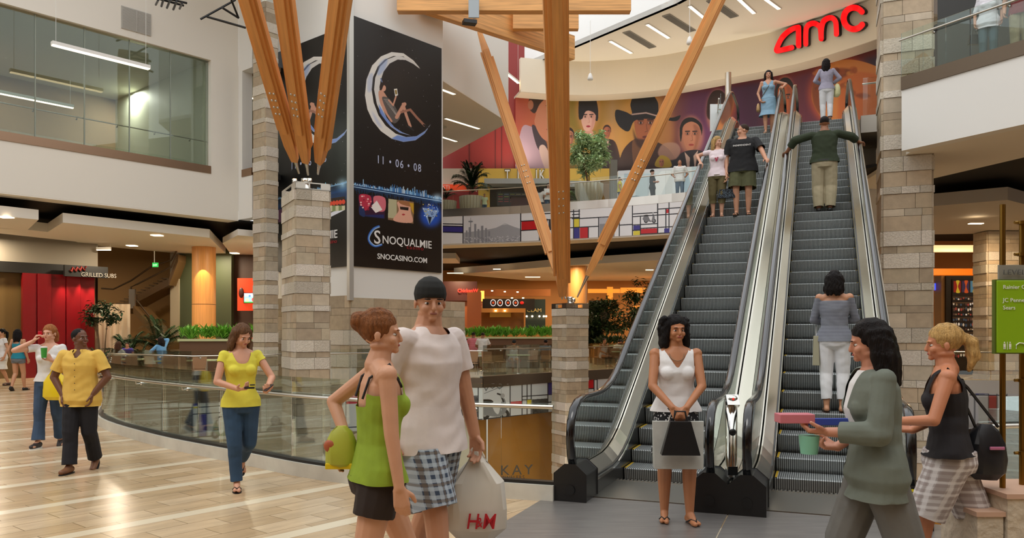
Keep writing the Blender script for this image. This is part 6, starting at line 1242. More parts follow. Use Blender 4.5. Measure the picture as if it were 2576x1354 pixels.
def chair(px, d, rz, label):
    global chair0
    loc = on0(px, d)
    if chair0 is None: chair0 = make_chair(loc, rz, label); return chair0
    c = copy_tree(chair0); c.location = loc; c.rotation_euler = (0, 0, rz); c['label'] = label; return c
def table(px, d, label, sz=.75):
    e = thing('dining_table', label, 'table', on0(px, d), 0, 'food court tables'); mb = MB(); mb.box((0, 0, .74), (sz, sz, .035)); mb.build('table_top', mat('pale_green_laminate', '#c9cd9c'), e, .005)
    mb = MB(); mb.tube([(0, 0, .72), (0, 0, .03)], .035, 10); mb.build('table_column', M_steel, e); mb = MB(); mb.lathe([(.24, 0), (.24, .02), (.06, .04)], (0, 0, 0), 16); mb.build('table_base', M_steel, e); return e
table(1306, 31.6, 'pale green food court table beside the person in red shorts', .9); table(1215, 33.5, 'pale green table behind the tan chairs in the middle'); table(1560, 37.2, 'pale table right of the short pillar')
for x, d, rz, lb in [(1186, 30.6, .3, 'leftmost tan chair of the middle food court'), (1228, 31.2, -.2, 'second tan chair from the left in the middle food court'), (1262, 32.4, 1.3, 'tan chair turned sideways beside the middle table'), (1340, 32.6, 3.0, 'tan chair under the person in red shorts'), (1372, 33.2, .1, 'tan chair under the person in grey by the short pillar'), (1545, 37.6, .1, 'tan chair right of the short pillar'), (1604, 38.5, -.3, 'tan chair next to the escalator glass'), (1508, 38.6, .4, 'tan chair just right of the short pillar')]: chair(x, d, rz, lb)
for x, d, lb in [(330, 26.6, 'pale table beside the seated child on the left'), (440, 25.2, 'pale table in the middle of the left seating'), (520, 25.9, 'pale table nearest the left planter')]: table(x, d, lb, .95)
for i, (x, d, rz, lb) in enumerate([(292, 26.0, .2, 'leftmost tan chair behind the curved railing'), (340, 25.4, -.1, 'tan chair second from the left behind the curved railing'), (385, 25.6, .1, 'tan chair before the person in light blue'), (428, 24.4, .15, 'tan chair at the corner of the left food court edge'), (468, 24.2, -.35, 'tilted tan chair near the left food court corner'), (500, 25.0, .5, 'tan chair right of the left food court corner'), (410, 27.0, 2.9, 'tan chair under the person in light blue'), (318, 27.3, 2.8, 'tan chair beyond the left table'), (560, 26.4, 3.1, 'tan chair at the left planter counter')]): chair(x, d, rz, lb)
# ================================================================ PEOPLE
V = Vector
def two_bone(A, T, l1, l2, hint):
    A, T, hint = V(A), V(T), V(hint); d = T - A; L = d.length
    if L > (l1 + l2) * .999: T = A + d * ((l1 + l2) * .999 / L); d = T - A; L = d.length
    d.normalize(); a = (l1 * l1 - l2 * l2 + L * L) / (2 * L); h = math.sqrt(max(0, l1 * l1 - a * a)); p = hint - d * hint.dot(d)
    p = p.normalized() if p.length > 1e-6 else V((0, 1, 0)); return A + d * a + p * h, T
class Shell:
    def __init__(s): s.mb = MB()
    def rc(s, p0, r0, p1, r1, fl=None, n=12):              # tapered limb segment with round ends; fl=(axis, k) flattens
        p0, p1 = V(p0), V(p1); ax = p1 - p0; L = ax.length; ax = ax / L if L > 1e-6 else V((0, 0, 1)); x = ax.orthogonal().normalized(); y = ax.cross(x); rings = []
        for k in range(1, 4): a = -PI / 2 + k * PI / 8; rings.append((p0 + ax * r0 * math.sin(a), r0 * math.cos(a)))
        for f in (0, .5, 1): rings.append((p0 + ax * L * f, r0 + (r1 - r0) * f))
        for k in range(1, 4): a = k * PI / 8; rings.append((p1 + ax * r1 * math.sin(a), r1 * math.cos(a)))
        vs = []
        for c, r in rings:
            for k in range(n): vs.append(c + (x * math.cos(2 * PI * k / n) + y * math.sin(2 * PI * k / n)) * r)
        m = len(rings); vs += [p0 - ax * r0, p1 + ax * r1]; fs = []
        for i in range(m - 1):
            for k in range(n): fs.append((i * n + k, i * n + (k + 1) % n, (i + 1) * n + (k + 1) % n, (i + 1) * n + k))
        for k in range(n): fs.append((m * n, (k + 1) % n, k)); fs.append((m * n + 1, (m - 1) * n + k, (m - 1) * n + (k + 1) % n))
        if fl:
            a, kk = V(fl[0]).normalized(), fl[1]; c = (p0 + p1) / 2; vs = [v - a * ((v - c).dot(a) * (1 - kk)) for v in vs]
        s.mb.add(vs, fs); return s
    def chain(s, pts, rs, **k):
        for i in range(len(pts) - 1): s.rc(pts[i], rs[i], pts[i + 1], rs[i + 1], **k)
        return s
    def ell(s, c, r, M=None, n=8):
        c = V(c); b = MB().ball((0, 0, 0), 1, n, sc=r); s.mb.add([(M @ (V(v) + c) if M is not None else V(v) + c) for v in b.v], b.f); return s
    def loft(s, rings, f=None, n=20):                       # rings: (z, rx, ry, cx, cy); closed
        vs = []; m = len(rings)
        for z, rx, ry, cx, cy in rings:
            for k in range(n): vs.append(V((cx + rx * math.cos(2 * PI * k / n), cy + ry * math.sin(2 * PI * k / n), z)))
        vs += [V((rings[0][3], rings[0][4], rings[0][0])), V((rings[-1][3], rings[-1][4], rings[-1][0]))]; fs = []
        for i in range(m - 1):
            for k in range(n): fs.append((i * n + k, i * n + (k + 1) % n, (i + 1) * n + (k + 1) % n, (i + 1) * n + k))
        for k in range(n): fs.append((m * n, (k + 1) % n, k)); fs.append((m * n + 1, (m - 1) * n + k, (m - 1) * n + (k + 1) % n))
        s.mb.add([f(v) for v in vs] if f else vs, fs); return s
def finish(sh, name, m, parent, H, vox, cut=None, smooth=3, noise=0):
    sh.mb.v = [tuple(c * H for c in v) for v in sh.mb.v]; o = sh.mb.build(name + '_raw', m); md = o.modifiers.new('r', 'REMESH'); md.mode = 'VOXEL'; md.voxel_size = vox; md.adaptivity = 0
    sm = o.modifiers.new('s', 'SMOOTH'); sm.factor = .5; sm.iterations = smooth
    bpy.context.view_layer.update(); me = bpy.data.meshes.new_from_object(o.evaluated_get(bpy.context.evaluated_depsgraph_get())); bpy.data.objects.remove(o)
    if noise:
        n = len(me.vertices); co = np.empty(n * 3, np.float32); me.vertices.foreach_get('co', co); c = co.reshape(-1, 3) / H; no = np.empty(n * 3, np.float32); me.vertices.foreach_get('normal', no); no = no.reshape(-1, 3)
        d = ((np.sin(c[:, 0] * 260 + 3 * np.sin(c[:, 2] * 60)) + np.sin(c[:, 1] * 240 + c[:, 2] * 50) + .6 * np.sin(c[:, 2] * 150 + c[:, 0] * 90)) if name == 'hair' else (np.sin(c[:, 2] * 95 + 2.2 * np.sin(c[:, 0] * 31 + 1) + 1.7 * np.sin(c[:, 1] * 37)) * (.5 + .5 * np.sin(c[:, 0] * 23 + c[:, 2] * 17)) + .7 * np.sin(c[:, 0] * 70 + c[:, 2] * 42 + 2 * np.sin(c[:, 2] * 29)))) * noise; co = (c * H + no * d[:, None] * H).astype(np.float32); me.vertices.foreach_set('co', co.reshape(-1))
    if cut:
        n = len(me.vertices); co = np.empty(n * 3, np.float32); me.vertices.foreach_get('co', co); kill = cut(co.reshape(-1, 3) / H); bm = bmesh.new(); bm.from_mesh(me); bm.verts.ensure_lookup_table()
        bmesh.ops.delete(bm, geom=[bm.verts[i] for i in np.nonzero(kill)[0]], context='VERTS')
        bd_ = [(v_, [e_.other_vert(v_) for e_ in v_.link_edges if e_.is_boundary]) for v_ in bm.verts if v_.is_boundary]
        for _ in range(8):
            nc = [(v_.co + sum((n_.co for n_ in nb), V((0, 0, 0)))) / (1 + len(nb)) for v_, nb in bd_]
            for (v_, nb), c_ in zip(bd_, nc): v_.co = c_
        bm.to_mesh(me); bm.free()
    me.name = name; me.materials.clear(); me.materials.append(m); me.polygons.foreach_set('use_smooth', [True] * len(me.polygons)); me.update()
    o = bpy.data.objects.new(name, me); COL.objects.link(o); o.parent = parent; return o
def cloth(name, color, **k): return mat('cloth_' + name, color, .85, noise=k.get('noise', .07), nscale=k.get('ns', 9), bump=.12, bscale=k.get('bs', 16))
def skin(c): return mat('skin_' + c, c, .5, noise=.05, nscale=10)
def hairm(c): return mat('hair_' + c, c, .5, spec=.2, noise=.35, nscale=14, bump=.8, bscale=40, bstretch=(5, 5, .7))
def pattern(name, kind, c1, c2, c3=None, sc=20):
    if name in MATS: return MATS[name]
    m = bpy.data.materials.new(name); m.use_nodes = True; t = m.node_tree; b = t.nodes['Principled BSDF']; b.inputs['Roughness'].default_value = .85; MATS[name] = m
    tc = t.nodes.new('ShaderNodeTexCoord'); prev = None
    def wave(dr, c, prev, thr, s):
        w_ = t.nodes.new('ShaderNodeTexWave'); w_.bands_direction = dr; w_.inputs['Scale'].default_value = s; w_.inputs['Distortion'].default_value = .6; t.links.new(tc.outputs['Object'], w_.inputs[0])
        g = t.nodes.new('ShaderNodeMath'); g.operation = 'GREATER_THAN'; g.inputs[1].default_value = thr; t.links.new(w_.outputs['Fac'], g.inputs[0]); mu = t.nodes.new('ShaderNodeMath'); mu.operation = 'MULTIPLY'; mu.inputs[1].default_value = .6 if kind == 'plaid' else 1; t.links.new(g.outputs[0], mu.inputs[0])
        mx = t.nodes.new('ShaderNodeMix'); mx.data_type = 'RGBA'; t.links.new(mu.outputs[0], mx.inputs[0])
        if prev is None: mx.inputs[6].default_value = (*rgb(c1), 1)
        else: t.links.new(prev, mx.inputs[6])
        mx.inputs[7].default_value = (*rgb(c), 1); return mx.outputs[2]
    if kind == 'stripe': prev = wave('Z', c2, None, .5, sc)
    elif kind == 'plaid': prev = wave('X', c2, None, .55, sc); prev = wave('Z', c2, prev, .55, sc); prev = wave('X', c3, prev, .93, sc * .5); prev = wave('Z', c3, prev, .93, sc * .5)
    else:
        n = t.nodes.new('ShaderNodeTexVoronoi'); n.inputs['Scale'].default_value = sc; t.links.new(tc.outputs['Object'], n.inputs[0]); g = t.nodes.new('ShaderNodeMath'); g.operation = 'LESS_THAN'; g.inputs[1].default_value = .32; t.links.new(n.outputs[0], g.inputs[0])
        mx = t.nodes.new('ShaderNodeMix'); mx.data_type = 'RGBA'; t.links.new(g.outputs[0], mx.inputs[0]); mx.inputs[6].default_value = (*rgb(c1), 1); mx.inputs[7].default_value = (*rgb(c2), 1); prev = mx.outputs[2]
    t.links.new(prev, b.inputs['Base Color']); return m
def person(label, loc, face, H, sex='f', sk='#c98f6c', hair=('short', '#2a1a12'), wrist=None, foot=None, elbow=None, knee=None, lean=0, twist=0, head=(0, 0), top=None, bottom=None, shoes=None, det=1, drop=0.0, curl=.5,
           hdir=None, hnor=None, seat=False, bw=1.0, group=None, pz=0.0, foot_yaw=None, dress=None, lift=(0, 0)):
    """Local frame in body heights: +y forward, +x to the person's right, z up.  wrist/foot: (right, left) targets."""
    e = thing('person', label, 'person', loc, -math.radians(face), group); vox = {2: .0055, 1: .0085, 0: .014}[det]
    f = sex == 'f'; sw = (.098 if f else .115) * bw; hipw = .052 * bw; PZ = .52 + pz - drop; PC = V((0, 0, PZ + .01)); ln, tw, hy, hp = (math.radians(a) for a in (lean, twist, *head))
    Ms = Matrix.Rotation(-ln, 3, 'X') @ Matrix.Rotation(-tw, 3, 'Z')
    def up(p):
        p = V(p); q = V((p.x, p.y, p.z + PZ - .52)); k = min(1, max(0, (p.z - .53) / .16)); k = k * k * (3 - 2 * k); M = Matrix.Rotation(-ln * k, 3, 'X') @ Matrix.Rotation(-tw * k, 3, 'Z'); return PC + M @ (q - PC)
    def dn(c):                                               # back to the rest pose of the chest (numpy)
        Mi = np.array(Ms.inverted()); q = (c - np.array(PC)) @ Mi.T + np.array(PC); q[:, 2] -= PZ - .52; return q
    S = [up((s * sw, -.004, .812)) for s in (1, -1)]; N0 = up((0, -.010, .835)); Nk = up((0, 0, .878)); Hr = Ms @ Matrix.Rotation(-hy, 3, 'Z') @ Matrix.Rotation(hp, 3, 'X')
    HM = Matrix.Translation(Nk) @ Hr.to_4x4() @ Matrix.Translation(V((0, 0, -.878)))
    wrist = wrist or [None, None]; foot = foot or [None, None]; A = []; Lg = []
    for i, s in enumerate((1, -1)):
        T = V(wrist[i]) if wrist[i] is not None else up((s * (sw + .045), .03, .515)); hint = V(elbow[i]) if elbow and elbow[i] else V((s * .5, -1, -.1)); E, Wr = two_bone(S[i], T, .168, .150, hint)
        d = V(hdir[i]).normalized() if hdir and hdir[i] else (Wr - E).normalized(); nrm = V(hnor[i]) if hnor and hnor[i] else V((-s, .25, 0)); nrm = (nrm - d * nrm.dot(d)).normalized(); A.append((S[i], E, Wr, d, nrm))
        hp0 = V((s * hipw, 0, PZ)); FT = V(foot[i]) if foot[i] is not None else V((s * .055, 0, .04)); kh = V(knee[i]) if knee and knee[i] else V((s * .12, 1, 0)); Kn, An = two_bone(hp0, FT, .245, .237, kh); Lg.append((hp0, Kn, An))
    TR_ = [(.465, .085, .060), (.50, .100, .070), (.545, .096, .064), (.61, .075, .051), (.67, .080, .055), (.725, .090, .066), (.78, .094, .056), (.82, .070, .042), (.845, .036, .032)] if f else [(.465, .083, .060), (.50, .094, .068), (.55, .093, .064), (.61, .086, .060), (.67, .093, .062), (.74, .103, .066), (.79, .106, .057), (.825, .075, .044), (.85, .042, .036)]
    TR_ = [(z, a * bw, b * (bw if z < .7 else 1), 0, .004 if .7 < z < .76 else 0) for z, a, b in TR_]
    def torso(sh, inf=0, z0=0, z1=1): sh.loft([(z, a + inf, b + inf, cx, cy) for z, a, b, cx, cy in TR_ if z0 <= z <= z1], up); return sh
    def bust(sh, inf=0):
        if f: [sh.ell((0, 0, 0), (.036 + inf, .030 + inf, .034 + inf), Matrix.Translation(up((s * .042, .048, .722)))) for s in (1, -1)]
    ra = (.0265, .0215, .0155) if f else (.0315, .0265, .0195); rl = (.053, .036, .029, .019) if f else (.053, .037, .030, .021)
    def arm(sh, i, inf=0, t0=0, t1=2):
        Sx, E, Wr = A[i][:3]; P = [Sx]; R = [ra[0] + inf * (.45 if t0 < 0 else 1)]
        if t1 <= 1: P.append(Sx + (E - Sx) * t1); R.append(ra[0] + (ra[1] - ra[0]) * t1 + inf)
        else: P += [E, E + (Wr - E) * min(1, t1 - 1)]; R += [ra[1] + inf, ra[1] + (ra[2] - ra[1]) * min(1, t1 - 1) + inf]
        sh.chain(P, R)
    def leg(sh, i, inf=0, t1=2, flare=0, kinf=0):
        hp0, Kn, An = Lg[i]; sh.rc(hp0 + V((0, 0, -.005)), rl[0] + inf, hp0 + (Kn - hp0) * min(1, t1), rl[0] + (rl[1] - rl[0]) * min(1, t1) + inf + kinf * min(1, t1))
        if t1 > 1:
            d = An - Kn; back = V((0, -1, 0)); back = back - d.normalized() * back.dot(d.normalized()); back = back.normalized() if back.length > .1 else V((0, 0, 0)); C = Kn + d * .3 + back * .008; q = min(1, t1 - 1)
            sh.rc(Kn, rl[1] + inf + kinf, C, max(rl[2] + .004, rl[1] - .003) + inf + kinf); sh.rc(C, rl[2] + .004 + inf + kinf, Kn + d * max(q, .35), (rl[2] + (rl[3] - rl[2]) * q) + inf + flare)
    # ---------------- body
    sh = Shell(); torso(sh); bust(sh, -.006)
    if f: [sh.ell((0, 0, 0), (.046 * bw, .036, .044), Matrix.Translation(V((s * .042, -.028, PZ - .020)))) for s in (1, -1)]
    nr = .029 if f else .036; sh.chain([N0, Nk + V((0, 0, .012))], [nr + .011, nr]); sh.rc(up((-.55 * sw, -.008, .812)), .031, N0, nr + .004); sh.rc(up((.55 * sw, -.008, .812)), .031, N0, nr + .004)
    for i, s in enumerate((1, -1)):
        arm(sh, i); sh.rc(up((s * .05, -.004, .79)), .032, S[i], ra[0] + .003); leg(sh, i)
        Sx, E, Wr, d, n = A[i]; sd = d.cross(n) * (-1 if s > 0 else 1); sd = n.cross(d).normalized()
        th = -1.0 if (sd.dot(V((0, 1, 0))) < 0) else 1.0; tside = sd * th               # the thumb lies on the forward side
        for j, (o_, l1, l2, kn) in enumerate(((.0165, .025, .022, .052), (.0055, .028, .024, .055), (-.0055, .026, .022, .053), (-.016, .020, .018, .048))):
            b0 = Wr + tside * o_ * .6 + d * .006; k0 = Wr + d * kn + tside * o_; sh.rc(b0, .0095, k0, .0078)
            c1 = curl * 1.0 + j * .05; d1 = (d * math.cos(c1) + n * math.sin(c1)); d2 = (d * math.cos(c1 * 2.1) + n * math.sin(c1 * 2.1)); m1 = k0 + d1 * l1; sh.rc(k0, .0064, m1, .0058); sh.rc(m1, .0057, m1 + d2 * l2, .0047)
        b0 = Wr + tside * .012 + d * .012 + n * .004; t1 = b0 + (d * .62 + tside * .7 + n * .3).normalized() * .028; sh.rc(b0, .0095, t1, .0075); sh.rc(t1, .0072, t1 + (d * .85 + tside * .25 + n * .45).normalized() * .024, .0058)
        hp0, Kn, An = Lg[i]; fy = math.radians((foot_yaw[i] if foot_yaw else s * 8)); lf = lift[i]; fd = V((math.sin(fy), math.cos(fy), 0)); sx = V((fd.y, -fd.x, 0)); fdv = V((fd.x * math.cos(lf), fd.y * math.cos(lf), -math.sin(lf))); dw = V((-fd.x * math.sin(lf), -fd.y * math.sin(lf), -math.cos(lf)))
        h0 = An - fdv * .018 + dw * .018; bl = An + fdv * .055 + dw * .026; sh.rc(An, rl[3], h0, .019); sh.rc(h0, .0185, bl, .0155); sh.rc(An + fdv * .01, .020, bl, .014); sh.rc(bl + sx * .008 * -s, .014, bl + fdv * .030 - sx * .010 * s, .0105); sh.rc(bl + sx * .012 * s, .012, bl + fdv * .020 + sx * .014 * s, .009)
        if shoes:
            kind, sc_ = shoes; ms = mat('shoe_' + sc_, sc_, .5); q = Shell()
            if kind in ('flipflop', 'sandal'):
                mb = MB(); pts = []
                for k in range(16):
                    a = 2 * PI * k / 16; pts.append(An + dw * .040 + fdv * (.022 + .078 * math.sin(a)) + sx * ((.026 + .006 * math.sin(a)) * math.cos(a)))
                mb.add([p * H for p in pts] + [(p + dw * .009) * H for p in pts], [tuple(range(16)), tuple(range(16, 32))[::-1]] + [(k, (k + 1) % 16, 16 + (k + 1) % 16, 16 + k) for k in range(16)]); so = mb.build('sandal_sole', ms, e)
                if det > 0:
                    tp = bl + fdv * .018 - dw * .010; 
                    for s2 in (-1, 1): mb = MB(); mb.tube([(tp) * H, (bl - dw * .015 + sx * s2 * .012 - fdv * .012) * H, (An + dw * .03 + fdv * .01 + sx * s2 * .024) * H], .006 if kind == 'flipflop' else .012, 6); mb.build('sandal_strap', ms, so)
            else:
                g = .006; q.rc(h0, .0185 + g, bl, .0165 + g); q.rc(An + fdv * .005 + dw * .01, .021 + g * .6, bl, .014 + g); q.rc(bl, .0165 + g, bl + fdv * .032, .012 + g)
                zc = (An + dw * .046); dwn = np.array(dw); z0_ = np.array(zc)
                fo = finish(q, 'shoe', ms, e, H, max(vox, .007), lambda c, a=dwn, b=z0_: ((c - b) @ a) > 0, 2)
                mb = MB(); pts = []
                for k in range(16): a = 2 * PI * k / 16; pts.append(An + dw * .040 + fdv * (.024 + .080 * math.sin(a)) + sx * ((.027 + .006 * math.sin(a)) * math.cos(a)))
                mb.add([p * H for p in pts] + [(p + dw * .010) * H for p in pts], [tuple(range(16)), tuple(range(16, 32))[::-1]] + [(k, (k + 1) % 16, 16 + (k + 1) % 16, 16 + k) for k in range(16)]); mb.build('shoe_sole', mat('sole_' + ('w' if kind == 'sneaker' else 'k'), '#d8d4cc' if kind == 'sneaker' else '#1a1614', .6), fo)
    for c, r in (((0, -.008, .945), (.045, .056, .053)), ((0, .010, .912), (.036, .038, .045)), ((0, .042, .938), (.028, .010, .007)), ((0, .040, .880), (.013, .011, .010)), ((.021, .034, .909), (.014, .013, .014)), ((-.021, .034, .909), (.014, .013, .014)), ((.046, -.008, .920), (.0045, .010, .015)), ((-.046, -.008, .920), (.0045, .010, .015)), ((0, .0555, .9085), (.0080, .0070, .0055)), ((0, .043, .894), (.016, .008, .011)), ((.024, -.004, .893), (.014, .03, .012)), ((-.024, -.004, .893), (.014, .03, .012))):
        sh.ell(c, r, HM)
    sh.rc(HM @ V((0, .046, .934)), .0055, HM @ V((0, .0565, .912)), .0060)
    mS = skin(sk); body = finish(sh, 'body', mS, e, H, vox, None, 2)
    if det > 0:
        def small(nm, c, r, m, rot=0): b = MB().ball((0, 0, 0), 1, 6, sc=r); mb = MB(); mb.add([(HM @ (V(v) + V(c))) * H for v in b.v], b.f, smooth=True); return mb.build(nm, m, e)
        for s in (1, -1):
            ey = small('eye', (s * .0175, .0378, .9255), (.0085, .0062, .0040), mat('eye_white', '#e2dcd4', .3)); ir = small('iris', (s * .0178, .0424, .9252), (.0040, .0026, .0037), mat('iris_dark', '#20140e', .2)); ir.parent = ey
            small('eyebrow', (s * .018, .0490, .9385), (.0120, .0032, .0022), hairm(hair[1]))
        small('lips', (0, .0500, .8945), (.0115, .0036, .0036), mat('lips_' + ('f' if f else 'm'), '#a8504a' if f else '#96584a', .4))
    # ---------------- clothes
    def armcut(c, i, t1):
        Sx, E, Wr = (np.array(a) for a in A[i][:3]); P0, P1, tt = (Sx, E, t1) if t1 <= 1 else (E, Wr, t1 - 1); d = P1 - P0; L = np.linalg.norm(d); d /= L; u_ = (c - P0) @ d; r = np.linalg.norm(c - P0 - u_[:, None] * d, axis=1); q_ = dn(c); a_ = np.interp(q_[:, 2], [z[0] for z in TR_], [z[1] for z in TR_]) + .022; b_ = np.interp(q_[:, 2], [z[0] for z in TR_], [z[2] for z in TR_]) + .022; o_ = ((q_[:, 0] / a_) ** 2 + (q_[:, 1] / b_) ** 2 > 1.0) | (q_[:, 2] > .80); return (u_ > tt * L) & (r < .056) & (u_ < L * 1.6) & o_
    def legcut(c, i, t1):
        a, b, g = (np.array(x) for x in Lg[i]); P0, P1, tt = (a, b, t1) if t1 <= 1 else (b, g, t1 - 1); d = P1 - P0; L = np.linalg.norm(d); d /= L; u_ = (c - P0) @ d; r = np.linalg.norm(c - P0 - u_[:, None] * d, axis=1); return (u_ > tt * L) & (r < .10)
    if bottom:
        kind, mB, t1 = bottom[:3]; o = bottom[3] if len(bottom) > 3 else {}; inf = o.get('inf', .008); q = Shell(); wz = o.get('waist', .575); wz = max(.487, min(wz, top[2] + .022)) if top else wz; torso(q, inf, 0, wz + .04)
        if kind == 'pants':
            for i in (0, 1): leg(q, i, inf, min(2, t1 + .08), o.get('flare', 0) + inf * .5, o.get('kinf', .0))
            q.ell((0, -.012, PZ - .03), (.080 * bw, .062, .05)); 
            if f: [q.ell((0, 0, 0), (.047 * bw + inf * .7, .037 + inf * .7, .045), Matrix.Translation(V((s * .042, -.028, PZ - .020)))) for s in (1, -1)]
            cut = lambda c: (c[:, 2] > wz + PZ - .52) | legcut(c, 0, t1) | legcut(c, 1, t1)
        else:                                                # skirt: t1 is the hem height
            K0, K1 = Lg[0][1], Lg[1][1]; mid = (K0 + K1) / 2; k = (.52 - t1) / .245; cx, cy = mid.x * k, mid.y * k; sp = abs((K0 - K1).x) / 2 * k + abs((K0 - K1).y) * .3 * k
            q.loft([(t1 - .02, .085 + sp * .8 + o.get('fl', .01), .075 + abs((K0 - K1).y) * .45 * k + o.get('fl', .01), cx, cy), (t1 + .08, .092 + sp * .4, .08, cx * .6, cy * .6), (.49, .102 * bw + inf, .078 + inf, 0, -.004), (.53, .10 * bw + inf, .07 + inf, 0, 0), (.58, .088 * bw + inf, .060 + inf, 0, 0), (wz + .04, .078 * bw + inf, .056 + inf, 0, 0)], lambda v: V((v.x, v.y, v.z + PZ - .52)))
            cut = lambda c: (c[:, 2] > wz + PZ - .52) | (c[:, 2] < t1 + PZ - .52)
        finish(q, o.get('name', 'trousers' if kind == 'pants' and t1 > 1.5 else 'shorts' if kind == 'pants' else 'skirt'), mB, e, H, max(vox, .0075), cut, 3, o.get('wr', .0008))
        if o.get('belt'): q = Shell(); torso(q, inf + .004, .50, .63); finish(q, 'belt', mat('belt_black', '#15120f', .4), e, H, .007, lambda c: (c[:, 2] > wz + PZ - .515) | (c[:, 2] < wz - .018 + PZ - .52), 1)
    if top:
        sl, mT, hem = top[:3]; o = top[3] if len(top) > 3 else {}; inf = o.get('inf', .009); q = Shell(); fl = o.get('fl', .004); TT = [(z, max(a, .112 * bw) if .49 < z < .53 else max(a, .106 * bw) if z < .56 else a, max(b, .076) if .49 < z < .53 else b, cx, cy) for z, a, b, cx, cy in TR_]
        q.loft([(hem - .03, (.092 if hem > .55 else .112) * bw + inf + fl, (.062 if hem > .55 else .078) + inf + fl, 0, 0)] + [(z, a + inf + (fl if z < .62 else 0), b + inf, cx, cy) for z, a, b, cx, cy in TT if z > hem], up); bust(q, inf * .4)
        for i, s in enumerate((1, -1)):
            q.rc(up((s * .05, -.004, .79)), .032 + inf * .6, S[i], ra[0] + .001 + inf * (.45 if sl > 0 else .2))
            if sl > 0: arm(q, i, inf * .55 + o.get('sinf', .003) * .6, -1, min(2, sl + .06))
        nk = o.get('neck', ('crew',)); 
        def cut(c):
            d = dn(c); k = (c[:, 2] < -9); k |= (d[:, 2] < hem) & (np.abs(d[:, 0]) < .16) & (c[:, 2] < hem + PZ - .52 + .03) & (np.linalg.norm(c[:, :2], axis=1) < .5) & (~near_arm(c))
            x, y, z = d[:, 0], d[:, 1], d[:, 2]
            if nk[0] == 'crew': k |= (z > .846 - np.clip(y, 0, 1) * .32) & (np.abs(x) < .044)
            if nk[0] in ('v', 'scoop', 'tank', 'strap', 'off'):
                dp = nk[1]; wd = nk[2] if len(nk) > 2 else .05; k |= (y > 0) & (z > dp + (np.abs(x) / wd * (.835 - dp) if nk[0] == 'v' else np.clip((np.abs(x) / wd), 0, 1) ** 3 * (.83 - dp))) & (np.abs(x) < wd + .002); k |= (y <= 0) & (z > (nk[3] if len(nk) > 3 else .825)) & (np.abs(x) < wd)
            if sl <= 0: k |= (np.abs(x) > nk[4] if len(nk) > 4 else np.abs(x) > sw * .80) & (z > .755)
            else: k |= armcut(c, 0, sl) | armcut(c, 1, sl)
            if nk[0] == 'off': k |= z > .81
            return k
        def near_arm(c):
            r = np.zeros(len(c), bool)
            if sl > 0.2:
                for i in (0, 1):
                    for a, b, tm in ((A[i][0], A[i][1], min(1, sl)), (A[i][1], A[i][2], max(0, sl - 1))):
                        if tm <= 0: continue
                        a, b = np.array(a), np.array(a + (b - a) * tm); d = b - a; L2_ = d @ d; t = np.clip((c - a) @ d / L2_, 0, 1); r |= np.linalg.norm(c - a - t[:, None] * d, axis=1) < (.05 if not f else .042)
            return r
        finish(q, o.get('name', 'shirt'), mT, e, H, max(vox, .0075), cut, 3, o.get('wr', .0009))
        if o.get('collar'):
            q = Shell(); 
            for k in range(10): a0, a1 = PI * (.62 + k * .177), PI * (.62 + (k + 1) * .177); q.rc(up((.042 * math.cos(a0), .036 * math.sin(a0) - .004, .846)), .008, up((.042 * math.cos(a1), .036 * math.sin(a1) - .004, .846)), .008)
            for s in (1, -1): q.rc(up((s * .018, .034, .842)), .008, up((s * .036, .046, .815)), .006)
            finish(q, 'collar', mT, e, H, .007, None, 1)
        if o.get('buttons'):
            for k in range(6): c_ = up((0, .078 + inf * .8 if .68 < .8 - k * .045 < .76 else .072 + inf, .8 - k * .045)); mb = MB().ball(c_ * H, .006, 4); mb.build('button', mat('dark_button', '#3a2a1c', .4), e)
    # ---------------- hair
    st, hc = hair[0], hair[1]; q = Shell(); hcut = None; g = lambda p: HM @ V(p); HMi = np.array(HM.inverted())
    def loc_(c): return (np.c_[c, np.ones(len(c))] @ HMi.T)[:, :3]
    if st in ('short', 'crop'): q.ell((0, -.012, .951), (.0495 if st == 'short' else .0475, .0585 if st == 'short' else .0560, .0535 if st == 'short' else .050), HM); hcut = lambda c: (lambda d: ((d[:, 1] > .022) & (d[:, 2] < .962)) | (d[:, 2] < .908) | ((d[:, 1] > -.018) & (d[:, 2] < .930)))(loc_(c))
    elif st == 'cap': q.ell((0, -.006, .953), (.051, .063, .056), HM); hcut = lambda c: (lambda d: (d[:, 2] < .926 + .22 * (d[:, 1] + .02) * (d[:, 1] > -.02)))(loc_(c))
    elif st == 'bald': pass
    else:
        q.ell((0, -.013, .952), (.051, .060, .056), HM)
        R = random.Random(len(label)); zt_ = hair[2] if len(hair) > 2 else .82
        if st in ('long', 'wavy', 'curly'):
            for k in range(11):
                a = PI * (.98 + k * .104) if st == 'long' else PI * (.93 + k * .114); x, y = .046 * math.cos(a), -.012 + .050 * math.sin(a); p = [g((x, y, .955)), g((x * 1.12, y * 1.08 - .002, .905)), g((x * (1.15 + R.uniform(-.05, .15)), y * 1.1 - .004, .865)), g((x * (1.0 + R.uniform(-.1, .2)), y * 1.05 - .006, (zt_ + .878 * 0) + R.uniform(-.008, .012)))]
                q.chain(p, [.017, .017, .017, .010] if st != 'curly' else [.02, .022, .022, .016])
                if st == 'curly': [q.ell((x * R.uniform(1, 1.55), y * R.uniform(1, 1.4) - .004, R.uniform(zt_, .985)), [R.uniform(.010, .018)] * 3, HM) for _ in range(9)]
        if st == 'bun': q.ell((0, -.066, .965), (.030, .027, .030), HM); [q.ell((R.uniform(-.02, .02), -.066 + R.uniform(-.015, .01), .965 + R.uniform(-.02, .02)), (.016, .016, .016), HM) for _ in range(5)]
